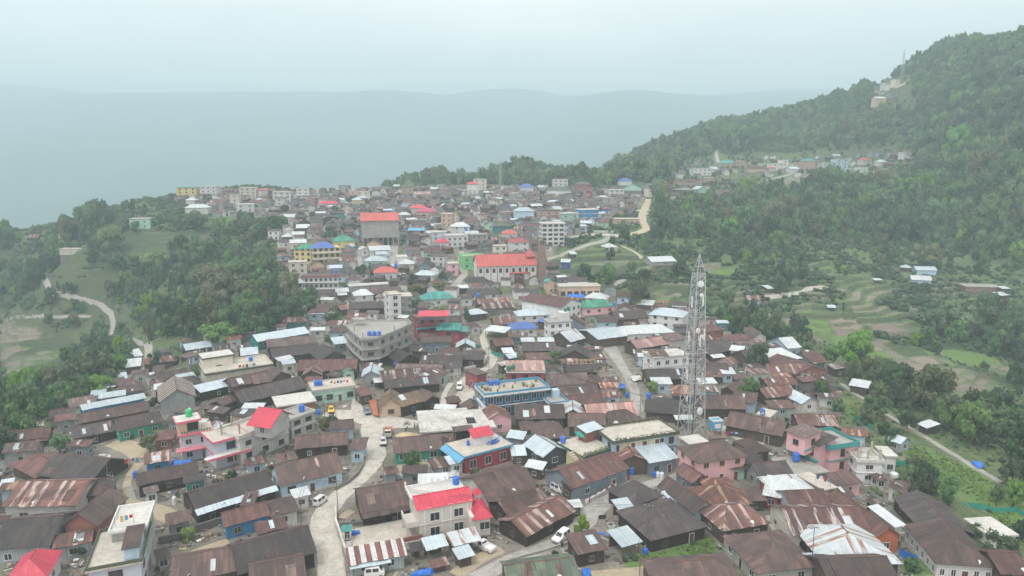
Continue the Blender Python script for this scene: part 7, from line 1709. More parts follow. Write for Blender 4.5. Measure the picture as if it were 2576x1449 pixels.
# striped base of the long hall and yard slab
F = frame('B2',560,878,888,690,.9,.3); o = empty('painted_wall', F.M); n = 16
for i in range(n): part('stripe', MB().box(-F.L/2+F.L*i/n,-F.L/2+F.L*(i+1)/n,-.12,.12,F.zb,F.h), 't_red' if i%2 else 't_white', o, F.M)
tag(o,'low wall painted in red and white stripes under the long hall','wall',None,True)
F = frame('B1',700,1292,1258,1172,.35,9); o = part('yard_slab', MB().box(-F.L/2,F.L/2,-F.D/2,F.D/2,F.zb,F.h), 's_pale', None, F.M); tag(o,'pale concrete yard slab beside the beige house','yard slab',None,True); occupy(F.M,-F.L/2,F.L/2,-F.D/2,F.D/2)
def stone_steps(t, x1,y1,x2,y2,w,n,label):
 a = hit(*tp(t,x1,y1)); b = hit(*tp(t,x2,y2)); d = b-a; L = math.hypot(d.x,d.y); M = Matrix.Translation((a.x,a.y,0)) @ Matrix.Rotation(math.atan2(d.y,d.x),4,'Z'); m = MB()
 for i in range(n):
  u = L*i/n; q = a.lerp(b,(i+.5)/n); z = zt(q.x,q.y); m.box(u,u+L/n*R.uniform(.9,1.05),-w/2*R.uniform(.85,1.1),w/2*R.uniform(.85,1.1),z-.6,z+.22+R.uniform(-.05,.05))
 o = part('stone_steps', m, 's_grey', None, M); tag(o,label,'steps',None,True,project(*((a+b)/2)))
stone_steps('B0',1130,1449,1150,1175,1.7,18,'stone steps climbing beside the lavender terrace house'); stone_steps('B0',1010,890,960,740,1.3,13,'rough stone steps on the left dirt path'); stone_steps('B2',790,1140,735,1050,1.6,10,'stone steps down from the road bend'); stone_steps('B2',430,1310,400,1250,1.6,7,'short concrete steps beside the dark red shed')
fence_px('B3',[(640,300),(665,270),(700,280),(720,310),(785,345)],1.5,label='green net fence on the slope behind the pink house'); fence_px('B3',[(1090,665),(1150,690),(1220,655),(1280,700),(1285,765),(1180,760),(1140,720)],1.8,label='ring of bright green netting in the garden'); fence_px('B3',[(850,620),(950,615),(1040,615)],1.5,label='green net fence right of the zinc lean-tos'); fence_px('B3',[(1165,790),(1240,850),(1280,890)],1.2); fence_px('B3',[(1245,965),(1300,1010),(1355,1050)],1.4); fence_px('B3',[(1440,920),(1600,945),(1740,975),(1870,960),(1932,1000)],1.3,label='long green net fence across the lower garden'); fence_px('M3',[(215,1010),(280,1030),(365,1030),(360,990),(290,960),(215,950)],1.8,label='green netted garden pen at the right town edge'); fence_px('M3',[(485,1175),(545,1180)],1.5); fence_px('M1',[(1775,735),(1800,755),(1930,770)],1.6,label='green net along the lane wall'); fence_px('U1',[(210,850),(370,830)],2.2,label='teal netting below the teal walled house'); fence_px('B3',[(985,1300),(1125,1360)],1.6,'tarp_blue',label='blue sheeted fence in the bottom right garden',name='sheet_fence'); fence_px('B3',[(700,790),(860,900)],1.3,'galvanised',label='grey corrugated sheet fence beside the vines',name='sheet_fence'); fence_px('B2',[(1090,1000),(1100,770),(1280,745)] if False else [(1110,790),(1285,745)],1.2,'galvanised',label='grey mesh fence beside the road',name='sheet_fence')
def trellis(t, pts, label, w=3.2):
 W = [hit(*tp(t,x,y)) for x,y in pts]; m = MB(); c0 = W[0].copy()
 for a, b in zip(W, W[1:]):
  n = max(2,int((b-a).length/1.1)); d = (b-a).normalized(); s = Vector((-d.y,d.x,0))
  for i in range(n):
   p = a.lerp(b,i/n); q = [p+s*(w*f) for f in (-.5,.5)]; q = [Vector((v.x,v.y,zt(v.x,v.y)+1.1))-c0 for v in q]; m.tube([tuple(v) for v in q],.05,4)
   if i % 2 == 0:
    for v in q: m.tube([tuple(v-Vector((0,0,1.3))),tuple(v)],.05,4)
  for f in (-.5,-.25,0,.25,.5):
   m.tube([tuple(Vector((v.x,v.y,zt(v.x,v.y)+1.2))-c0) for v in [a.lerp(b,k/6)+s*(w*f) for k in range(7)]],.05,4)
 o = part('bamboo_trellis', m, 'bamboo', None, Matrix.Translation(c0)); md = (W[0]+W[-1])/2; tag(o,label,'trellis',None,True,project(md.x,md.y,md.z))
trellis('B3',[(495,120),(640,185),(800,255),(930,310)],'long bamboo trellis over the garden slope'); trellis('B3',[(960,330),(1060,380),(1180,430)],'lower bamboo trellis beside the garden path',2.4); trellis('B3',[(1400,900),(1450,960),(1480,1000)],'bamboo trellis at the end of the net fence',4); trellis('B3',[(620,890),(700,930)],'small bamboo rack beside the dark tarred shed',3); trellis('B2',[(1110,195),(1250,250)],'bare bamboo frame beside the lattice tower',6)
# bare timber roof frame
F = frame('M2',430,850,640,845,3.2,8); o = empty('roof_frame', F.M); m = MB(); n = 7
for i in range(n): x = -F.L/2+F.L*i/(n-1); m.tube([(x,-F.D/2,F.h),(x,0,F.h+1.8),(x,F.D/2,F.h)],.1,4)
part('rafters', m, 't_timber', o, F.M); m = MB()
for y,z in ((-F.D/2,0),(-F.D/4,.9),(0,1.8),(F.D/4,.9),(F.D/2,0)): m.tube([(-F.L/2,y,F.h+z+.1),(F.L/2,y,F.h+z+.1)],.08,4)
part('purlins', m, 't_timber', o, F.M); m = MB()
for i in range(4):
 for y in (-F.D/2,F.D/2): x = -F.L/2+F.L*i/3; m.box(x-.1,x+.1,y-.1,y+.1,F.zb,F.h)
part('posts', m, 't_timber', o, F.M); tag(o,'bare yellow timber roof frame under construction by the street','roof frame',None,True)
# painted water kiosk and well
F = frame('B2',1520,285,1590,280,5.6,2.6); o = empty('water_kiosk', F.M); part('tank_box', MB().box(-F.L/2,F.L/2,-F.D/2,F.D/2,F.h-2.4,F.h-.1), 'light_blue_tin', o, F.M); part('rim', MB().box(-F.L/2-.08,F.L/2+.08,-F.D/2-.08,-F.D/2+.1,F.h-.098,F.h+.25).box(-F.L/2-.08,F.L/2+.08,F.D/2-.1,F.D/2+.08,F.h-.098,F.h+.25).box(-F.L/2-.08,-F.L/2+.1,-F.D/2+.1,F.D/2-.1,F.h-.098,F.h+.25).box(F.L/2-.1,F.L/2+.08,-F.D/2+.1,F.D/2-.1,F.h-.098,F.h+.25), 't_white', o, F.M)
m = MB()
for x in (-1,1):
 for y in (-1,1): m.box(x*F.L*.4-.15,x*F.L*.4+.15,y*F.D*.38-.15,y*F.D*.38+.15,F.zb,F.h-2.4)
part('pillars', m, 's_grey', o, F.M); part('painted_patch', MB().box(-F.L*.3,F.L*.32,-F.D/2-.012,-F.D/2-.002,F.h-1.9,F.h-.7), 't_white', o, F.M); tag(o,'blue painted water box on concrete pillars beside the tower','water kiosk',None,True)
p = hit(*tp('B2',1648,362)); p.z = zt(p.x,p.y); o = link(bpy.data.objects.new('well', MB().lathe([(1.9,-.2),(1.9,.3),(1.5,.32),(1.5,.75),(1.3,.75),(1.25,.45)],20).mesh('well','s_grey')),None,Matrix.Translation(p)); part('cover', MB().lathe([(1.24,.4),(1.24,.6),(.2,.66)],20),'s_pale',o); tag(o,'round concrete well in the jeep yard','well',None,True)
# flag on the pole by the road
p = hit(*tp('B2',640,1080)); M = Matrix.Translation(p); o = empty('flag', M); part('pole', MB().tube([(0,0,0),(.3,0,2.6)],.03,5),'pole_metal',o,M); m = MB()
for i in range(6):
 for j in range(2): m.v.append((.3+i*.3,math.sin(i*1.3)*.12,2.5-j*.9+i*.06))
for i in range(5): a = i*2; m.f.append((a,a+2,a+3,a+1))
part('cloth', m, 'cloth_dark', o, M); part('stripe', MB().quad((.9,-.09,2.2),(1.5,.02,2.3),(1.5,.02,2.0),(.9,-.09,1.9)), 'car_red', o, M); tag(o,'black and red flag leaning over the road bend','flag',None,True)
for t,x1,y1,x2,y2,h,lb in (('B0',870,1070,1010,1045,8.8,'washing line on the white upper terrace'),('B2',930,430,1050,415,4.6,'washing line on the light blue house balcony'),('B1',1250,620,1340,610,1.6,'washing line in the yard of the green bungalow'),('B0',940,620,1050,600,1.6,'washing line beside the dirt path'),('B3',360,730,470,770,4.4,'washing line on the pale terrace roof'),('M1',560,985,700,970,4.4,'washing line on the mint house terrace'),('B2',1610,400,1740,410,1.6,'washing line across the jeep yard'),('M0',1800,860,1930,845,4.8,'washing line on the cream building')):
 a = hit(*tp(t,x1,y1),h); b = hit(*tp(t,x2,y2),h); d = b-a; m = MB(); m.tube([(0,0,1.7),tuple(d/2+Vector((0,0,1.55))),tuple(d+Vector((0,0,1.7)))],.015,3,False); M = Matrix.Translation(a); o = link(bpy.data.objects.new('washing_line', m.mesh('line','wire')),None,M); n = max(4,int(d.length/.9))
 for q in (Vector(),d): part('line_post', MB().tube([tuple(q+Vector((0,0,-.1))),tuple(q+Vector((0,0,1.75)))],.035,5), 'pole_metal', o, M)
 for i in range(n):
  u0 = (i+.15)/n; u1 = u0+.7/n; L = R.uniform(.5,1.1); p0, p1 = d*u0, d*u1; z = 1.58; part('garment', MB().quad((p0.x,p0.y,p0.z+z-L),(p1.x,p1.y+.06,p1.z+z-L),(p1.x,p1.y,p1.z+z),(p0.x,p0.y,p0.z+z)), R.choice(('car_red','cloth_white','cloth_blue','t_blue','t_pink','t_yellow','cloth_white')), o, M)
 tag(o, lb, 'washing line', None, True, project(*((a+b)/2)))
# loose clutter between the houses
cl = {}
for k in ('t_wood','rock','t_grey','t_white','tank_blue','s_brown','t_palewood'): cl[k] = MB()
n = 0
while n < 8200:
 px, py = R.uniform(0,2400), R.uniform(640,1449); p = hit(px,py)
 if p is None or not intown(p.x,p.y) or (int(p.x//1),int(p.y//1)) in OCC: 
  n += .2; continue
 if FIELDM[min(NYG-1,int((p.y-GY0)/GS)), min(NXG-1,int((p.x-GX0)/GS))] > .5 : n += .2; continue
 k = R.choice(['t_wood']*4+['rock']*6+['t_grey']*3+['t_white']+['s_brown']*4+['t_palewood']*2+(['tank_blue'] if R.random()<.3 else []))
 a = R.uniform(0,6.3); l, w, hh = R.choice(((R.uniform(.8,2.6),.12,.1),(R.uniform(.3,.8),R.uniform(.3,.6),R.uniform(.1,.5)),(R.uniform(.8,1.8),R.uniform(.5,.9),.05)))
 m = cl[k]; z = zt(p.x,p.y); q = len(m.v); ca, sa = math.cos(a), math.sin(a); tl = R.uniform(-.12,.12)
 for zz in (0,hh):
  for sx, sy in ((-1,-1),(1,-1),(1,1),(-1,1)): X = sx*l/2; Y = sy*w/2; m.v.append((p.x+X*ca-Y*sa,p.y+X*sa+Y*ca,z+zz+.1+tl*sx*l/2))
 for f in ((0,3,2,1),(4,5,6,7),(0,1,5,4),(1,2,6,5),(2,3,7,6),(3,0,4,7)): m.f.append(tuple(q+i for i in f))
 n += 1
me = bpy.data.meshes.new('rubble'); V=[]; Fc=[]; mi=[]
for i,(k,m) in enumerate(cl.items()):
 o_ = len(V); V += m.v; Fc += [tuple(o_+j for j in f) for f in m.f]; mi += [i]*len(m.f); me.materials.append(MATS[k])
me.from_pydata(V,[],Fc); me.polygons.foreach_set('material_index', mi); o = link(bpy.data.objects.new('rubble', me)); o['kind'] = 'stuff'
# ---------------------------------------------------------------- ground
def groundmat():
 m, nt, b = nmat('ground'); B = NB(nt); MATS['ground'] = m
 at = B.n('ShaderNodeVertexColor', layer_name='land'); s = B.n('ShaderNodeSeparateColor'); B.l(at.outputs[0], s.inputs[0])
 pos = B.n('ShaderNodeNewGeometry'); P = pos.outputs['Position']
 n1 = B.noise(P, .035, None, 5, .6); n2 = B.noise(P, .3, None, 5, .65); n3 = B.noise(P, 1.6, None, 4, .7)
 wild = B.mix(B.ramp(n1, .35, .65), (.100,.160,.052), (.145,.185,.068)); wild = B.mix(B.ramp(n2, .35, .7), wild, (.055,.095,.040)); wild = B.mix(B.math('MULTIPLY', B.ramp(n3, .5, .7), .65), wild, (.15,.15,.075)); n4 = B.noise(P, .55, None, 4, .75); wild = B.mix(B.math('MULTIPLY', B.ramp(n4, .5, .62), .6), wild, (.030,.055,.024))
 soil = B.mix(B.ramp(n2, .3, .7), (.25,.20,.165), (.18,.145,.12)); soil = B.mix(B.ramp(n3, .45, .7), soil, (.30,.25,.20))
 grass = B.mix(B.ramp(n2, .3, .7), (.12,.22,.045), (.085,.15,.040)); grass = B.mix(B.math('MULTIPLY', B.ramp(n3, .45, .75), .7), grass, (.16,.21,.075))
 town = B.mix(B.ramp(n2, .35, .65), (.27,.24,.205), (.17,.155,.135)); town = B.mix(B.ramp(n3, .5, .75), town, (.11,.105,.085)); town = B.mix(B.ramp(n1, .5, .62), town, (.105,.12,.06))
 vc = B.n('ShaderNodeTexVoronoi'); B.l(P, vc.inputs['Vector']); vc.inputs['Scale'].default_value = .075; vs_ = B.n('ShaderNodeSeparateColor'); B.l(vc.outputs['Color'], vs_.inputs[0]); ve = B.n('ShaderNodeTexVoronoi', feature='DISTANCE_TO_EDGE'); B.l(P, ve.inputs['Vector']); ve.inputs['Scale'].default_value = .075
 soil = B.mix(B.math('MULTIPLY', vs_.outputs[0], .6), soil, (.13,.11,.095)); soil = B.mix(B.math('GREATER_THAN', vs_.outputs[1], .9), soil, grass); soil = B.mix(B.math('MULTIPLY', B.math('LESS_THAN', ve.outputs['Distance'], .07), .8), soil, (.10,.14,.055))
 grass = B.mix(B.math('MULTIPLY', vs_.outputs[2], .6), grass, (.09,.15,.05))
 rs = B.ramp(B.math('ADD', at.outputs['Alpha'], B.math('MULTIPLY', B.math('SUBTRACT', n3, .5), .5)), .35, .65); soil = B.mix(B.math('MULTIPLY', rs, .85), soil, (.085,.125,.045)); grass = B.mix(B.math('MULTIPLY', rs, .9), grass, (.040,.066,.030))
 jit = B.math('MULTIPLY', B.math('SUBTRACT', n2, .5), .9)
 e = lambda ch: B.ramp(B.math('ADD', ch, jit), .42, .58)
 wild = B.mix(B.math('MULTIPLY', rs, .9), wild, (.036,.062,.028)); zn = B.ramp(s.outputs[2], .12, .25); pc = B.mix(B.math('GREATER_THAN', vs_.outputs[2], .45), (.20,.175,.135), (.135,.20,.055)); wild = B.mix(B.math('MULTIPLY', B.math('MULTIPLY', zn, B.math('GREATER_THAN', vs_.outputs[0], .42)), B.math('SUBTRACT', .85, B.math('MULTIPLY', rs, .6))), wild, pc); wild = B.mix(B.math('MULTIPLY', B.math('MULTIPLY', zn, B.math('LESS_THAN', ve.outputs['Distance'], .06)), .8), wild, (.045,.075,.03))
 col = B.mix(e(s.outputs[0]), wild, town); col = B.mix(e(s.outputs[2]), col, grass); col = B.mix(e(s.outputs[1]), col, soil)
 nz = B.n('ShaderNodeSeparateXYZ'); B.l(pos.outputs['Normal'], nz.inputs[0])
 steep = B.math('SUBTRACT', 1.0, B.ramp(nz.outputs[2], .80, .93))
 col = B.mix(B.math('MULTIPLY', steep, B.math('SUBTRACT', 1.0, s.outputs[0])), col, B.mix(B.ramp(n3,.3,.7),(.045,.075,.028),(.10,.105,.05)))
 B.l(col, b.inputs['Base Color']); b.inputs['Roughness'].default_value = .95
 bm = B.n('ShaderNodeBump'); bm.inputs['Strength'].default_value = .6; bm.inputs['Distance'].default_value = .5; B.l(n3, bm.inputs['Height']); B.l(bm.outputs[0], b.inputs['Normal'])
groundmat()
Zm = ZZ.copy(); edge = np.zeros(ZZ.shape, bool); edge[0,:]=edge[-1,:]=edge[:,0]=edge[:,-1]=True; Zm[edge] = -330
V = np.stack([XX,YY,Zm],-1).reshape(-1,3).astype(np.float32); idx = np.arange(NXG*NYG).reshape(NYG,NXG)
Q = np.stack([idx[:-1,:-1],idx[:-1,1:],idx[1:,1:],idx[1:,:-1]],-1).reshape(-1,4)
def gridmesh(name, V, Q, mat):
 me = bpy.data.meshes.new(name); me.vertices.add(len(V)); me.vertices.foreach_set('co', V.ravel()); me.loops.add(Q.size); me.loops.foreach_set('vertex_index', Q.ravel().astype(np.int32))
 me.polygons.add(len(Q)); me.polygons.foreach_set('loop_start', np.arange(0,Q.size,Q.shape[1],dtype=np.int32)); me.polygons.foreach_set('loop_total', np.full(len(Q),Q.shape[1],np.int32)); me.update(calc_edges=True); me.materials.append(MATS[mat]); return me
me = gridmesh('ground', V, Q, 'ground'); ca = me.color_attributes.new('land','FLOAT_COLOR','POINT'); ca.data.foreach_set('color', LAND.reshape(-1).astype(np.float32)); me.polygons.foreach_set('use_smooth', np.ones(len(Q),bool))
structure(link(bpy.data.objects.new('ground', me)))
# far valley and ranges
plain('far_forest', (.045,.075,.042), .95, 0, .6, .006)
fx = np.arange(-7200,7201,70.0); fy = np.arange(1180,9000,60.0); FX, FY = np.meshgrid(fx,fy)
rg = lambda y0, w: np.exp(-((FY-y0)/w)**2)
nA = vnoise(FX,FY,900,21)-.5; nB = vnoise(FX,FY,520,22)-.5; nC = vnoise(FX,FY,150,23)-.5
ss = np.clip((FY+nA*700-1150)/6000,0,1); ss = ss*ss*(3-2*ss); FZ = -310+ss*(1010+nA*110)+(nB*110+nC*55)*np.clip(1.15-ss,.12,1) + rg(2300+nB*260,560)*np.clip((FX+300)/2200,0,1)*(470+nB*140+nC*60)
FZ = np.where((FY<1500)&(np.abs(FX)<900), np.minimum(FZ,-260), FZ)
V = np.stack([FX,FY,FZ],-1).reshape(-1,3).astype(np.float32); idx = np.arange(FX.size).reshape(FX.shape); Q = np.stack([idx[:-1,:-1],idx[:-1,1:],idx[1:,1:],idx[1:,:-1]],-1).reshape(-1,4)
me = gridmesh('mountains', V, Q, 'far_forest'); me.polygons.foreach_set('use_smooth', np.ones(len(Q),bool)); structure(link(bpy.data.objects.new('mountains', me)))
# the valley floor under everything
me = gridmesh('valley_ground', np.array([(-7200,-400,-335),(7200,-400,-335),(7200,9000,-335),(-7200,9000,-335)],np.float32), np.array([[0,1,2,3]]), 'far_forest'); structure(link(bpy.data.objects.new('valley_ground', me)))
# pond at the right edge
W = [hit(*tp('M3',x,y)) for x,y in ((1790,1090),(1850,1040),(1960,1000),(2100,1010),(2100,1140),(1900,1150),(1810,1130))]; zz = min(w.z for w in W)+.5
slabmat('pond_water', (.42,.44,.24), (.30,.34,.17), .6); MATS['pond_water'].node_tree.nodes['Principled BSDF'].inputs['Roughness'].default_value = .2
m = MB(); m.prism([(w.x,w.y) for w in W], zz-3, zz); structure(part('pond_water', m, 'pond_water'))
# ---------------------------------------------------------------- plants
def leafcrown(seed, kind, nl, lsz):
 r = np.random.RandomState(seed); V = []; F = []
 if kind == 'broad':
  nb = r.randint(11,16); C = []
  for i in range(nb):
   a = r.rand()*6.283; rr = math.sqrt(r.rand())*.72; z = .12+r.rand()*.72; rr *= 1.05-.5*abs(z-.4); C.append((math.cos(a)*rr, math.sin(a)*rr, z, .20+r.rand()*.17))
 elif kind == 'tall':
  C = [(r.randn()*.16*(1-z*.4), r.randn()*.16*(1-z*.4), z, .15+.12*r.rand()) for z in np.linspace(.05,.95,14)]
  C = [(x*2.0,y*2.0,z,q*1.5) for x,y,z,q in C]
 elif kind == 'conifer':
  C = [(r.randn()*.1*(1-z),r.randn()*.1*(1-z),z*1.0,(.42*(1-z)+.06)) for z in np.linspace(.02,.97,13)]
 elif kind == 'bush':
  C = [(math.cos(a)*.5*r.rand(),math.sin(a)*.5*r.rand(),.15+.5*r.rand(),.3+.2*r.rand()) for a in r.rand(7)*6.283]
 C = np.array(C); w = C[:,3]**2; w /= w.sum()
 bi = r.choice(len(C), nl, p=w); d = r.randn(nl,3); d[:,2] = d[:,2]*.8+.28; d /= np.linalg.norm(d,axis=1)[:,None]
 rad = C[bi,3]*(.72+.38*r.rand(nl)); zsq = .75 if kind in ('broad','bush') else .9
 P = C[bi,:3]+d*rad[:,None]*np.array([1,1,zsq]); nrm = d+r.randn(nl,3)*.45; nrm /= np.linalg.norm(nrm,axis=1)[:,None]
 t = np.cross(nrm, r.randn(nl,3)); t /= np.linalg.norm(t,axis=1)[:,None]+1e-9; b = np.cross(nrm,t); s = lsz*(.6+.8*r.rand(nl))[:,None]
 a0, a1, a2, a3 = P-t*s, P-b*s*.62+nrm*s*.12, P+t*s, P+b*s*.62+nrm*s*.12
 V = np.stack([a0,a1,a2,a3],1).reshape(-1,3); F = np.arange(nl*4).reshape(nl,4)
 # inner lobes keep the crown from being see-through everywhere
 cv, cf = [], []
 ico = [(0,0,1),(.89,0,.45),(.28,.85,.45),(-.72,.53,.45),(-.72,-.53,.45),(.28,-.85,.45),(.72,.53,-.45),(-.28,.85,-.45),(-.89,0,-.45),(-.28,-.85,-.45),(.72,-.53,-.45),(0,0,-1)]
 it = [(0,1,2),(0,2,3),(0,3,4),(0,4,5),(0,5,1),(1,6,2),(2,7,3),(3,8,4),(4,9,5),(5,10,1),(6,7,2),(7,8,3),(8,9,4),(9,10,5),(10,6,1),(11,7,6),(11,8,7),(11,9,8),(11,10,9),(11,6,10)]
 for x,y,z,q in C:
  o = len(V)+len(cv); cv += [(x+i[0]*q*.72*(.85+.3*r.rand()),y+i[1]*q*.72*(.85+.3*r.rand()),z+i[2]*q*.72*zsq) for i in ico]; cf += [tuple(o+k for k in f) for f in it]
 return np.concatenate([V,np.array(cv)]), [tuple(f) for f in F]+cf
CROWN = {}
def crown(name, seed, kind, nl, lsz, mat):
 V, F = leafcrown(seed, kind, nl, lsz); me = bpy.data.meshes.new('crown'); me.from_pydata(V.tolist(), [], F); me.materials.append(MATS[mat]); CROWN[name] = me
for i in range(4): crown('leaf%d'%i, 40+i, 'broad', 950, .085, 'leaf')
for i in range(2): crown('dark%d'%i, 50+i, 'broad', 950, .085, 'leaf_dark')
for i in range(2): crown('bright%d'%i, 55+i, 'broad', 950, .085, 'leaf_bright')
for i in range(2): crown('olive%d'%i, 58+i, 'broad', 800, .085, 'leaf_olive')
for i in range(2): crown('tall%d'%i, 60+i, 'tall', 800, .08, 'leaf')
crown('conifer0', 65, 'conifer', 900, .08, 'leaf_dark'); crown('conifer1', 66, 'conifer', 900, .08, 'leaf_dark')
for i in range(2): crown('bush%d'%i, 70+i, 'bush', 260, .14, 'leaf')
crown('bushb0', 75, 'bush', 260, .14, 'leaf_crop'); crown('bushd0', 76, 'bush', 260, .14, 'leaf_dark'); crown('busho0', 77, 'bush', 200, .14, 'leaf_olive')
crown('far0', 80, 'broad', 330, .13, 'leaf'); crown('far1', 81, 'broad', 330, .13, 'leaf'); crown('far2', 82, 'broad', 330, .13, 'leaf_dark'); crown('far3', 83, 'broad', 330, .13, 'leaf_olive'); crown('far4', 84, 'broad', 330, .13, 'leaf_bright')
crown('low0', 90, 'bush', 70, .24, 'leaf'); crown('low1', 91, 'bush', 70, .24, 'leaf_dark'); crown('low2', 92, 'bush', 60, .24, 'leaf_crop'); crown('low3', 93, 'bush', 60, .22, 'leaf_olive')
def trunkmesh(seed):
 r = random.Random(seed); m = MB(); lean = (r.uniform(-.06,.06), r.uniform(-.06,.06)); m.tube([(0,0,-.06),(lean[0]*.4,lean[1]*.4,.25),(lean[0],lean[1],.55),(lean[0]*1.3,lean[1]*1.3,.85)],[.034,.027,.02,.008],7)
 for i in range(5): a = r.uniform(0,6.28); z = r.uniform(.3,.55); k = r.uniform(.16,.28); m.tube([(lean[0]*z*1.6,lean[1]*z*1.6,z),(math.cos(a)*k*.6,math.sin(a)*k*.6,z+.13),(math.cos(a)*k,math.sin(a)*k,z+.26)],[.014,.01,.004],5)
 return m.mesh('trunk','bark')
TRUNK = [trunkmesh(i) for i in range(4)]
def bananamesh():
 m = MB(); r = random.Random(4)
 for k in range(11):
  a = k*2.4; L = r.uniform(.55,.8); pr = None
  for i in range(8):
   u = i/7; rr = L*u; z = .45+.55*math.sin(u*2.2)-.25*u*u; w = .13*math.sin(math.pi*min(1,u*.95+.05))**.6+.01; c_, s_ = math.cos(a), math.sin(a); q = ((rr*c_-w*s_,rr*s_+w*c_,z),(rr*c_,rr*s_,z-.04),(rr*c_+w*s_,rr*s_-w*c_,z))
   if pr: m.quad(pr[0],pr[1],q[1],q[0]); m.quad(pr[1],pr[2],q[2],q[1])
   pr = q
 return m.mesh('leaves','leaf_banana')
BAN = bananamesh(); BANT = MB().tube([(0,0,-.1),(0,0,.5)],[.06,.04],7).mesh('stem','leaf_banana')
def bamboomesh():
 m = MB(); r = random.Random(9)
 for k in range(34):
  a = r.uniform(0,6.28); b0 = r.uniform(0,.16); ln = r.uniform(.7,1.05); sp_ = r.uniform(.1,.5); pts = [(math.cos(a)*(b0+sp_*u*u),math.sin(a)*(b0+sp_*u*u),ln*(u-.18*u*u*u*sp_*2)) for u in (0,.3,.6,.85,1)]; m.tube(pts,[.012,.011,.009,.006,.003],4)
 return m.mesh('culms','bamboo')
def bambooleaf():
 V=[];r=np.random.RandomState(3);m=MB()
 for k in range(900):
  a=r.rand()*6.283;u=.3+.7*r.rand();sp_=.1+.42*r.rand();x=math.cos(a)*(.08+sp_*u*u)+r.randn()*.05;y=math.sin(a)*(.08+sp_*u*u)+r.randn()*.05;z=u*(1-.12*sp_)+r.randn()*.03;d=Vector((r.randn(),r.randn(),-.6+r.randn()*.4)).normalized()*.07;e=d.cross(Vector((r.randn(),r.randn(),r.randn()))).normalized()*.022;q=Vector((x,y,z));m.quad(tuple(q-d),tuple(q+e),tuple(q+d),tuple(q-e))
 return m.mesh('leaves','leaf')
BAM = bamboomesh(); BAML = bambooleaf()
DESC = dict(leaf='leafy green tree', dark='dark green tree', bright='bright yellow green tree', olive='brownish olive tree', tall='slender green tree', conifer='dark pointed conifer', bush='rounded green bush', bushb='bright green bush', bushd='dark green bush', busho='olive dry bush', bamboo='feathery bamboo clump', banana='banana plant')
def plant(p, kind, W, H, desc=None, uniq=False, yaw=None):
 yaw = R.uniform(0,6.28) if yaw is None else yaw; T = Matrix.Translation(p) @ Matrix.Rotation(yaw,4,'Z'); k = kind.rstrip('0123456789')
 nm = {'bamboo':'bamboo_clump','banana':'banana_plant','conifer':'conifer_tree'}.get(k, 'shrub' if k.startswith('bush') else 'broadleaf_tree')
 def lk(n, me, par, M): return link(bpy.data.objects.new(n, me), par, M)
 o = empty(nm, T)
 if k == 'bamboo': lk('culms', BAM, o, T @ Matrix.Diagonal((W,W,H,1))); lk('leaves', BAML, o, T @ Matrix.Diagonal((W,W,H,1)))
 elif k == 'banana': lk('stem', BANT, o, T @ Matrix.Diagonal((W,W,H,1))); lk('leaves', BAN, o, T @ Matrix.Diagonal((W,W,H,1)))
 elif k.startswith('bush'): lk('foliage', CROWN[kind], o, T @ Matrix.Diagonal((W/1.5,W/1.5,H,1)))
 else:
  b = H*(.24 if k != 'conifer' else .1); ch = H-b
  lk('trunk', TRUNK[R.randint(0,3)], o, T @ Matrix.Diagonal((H,H,H,1))); lk('crown', CROWN[kind], o, T @ Matrix.Translation((0,0,b)) @ Matrix.Diagonal((W/2.0,W/2.0,ch/1.0,1)))
 tag(o, desc or DESC[k], 'bush' if k.startswith('bush') else 'tree' if k not in ('bamboo','banana') else 'plant', None if uniq else 'trees and bushes round the town', uniq, project(p.x,p.y,p.z+H*.55)); return o
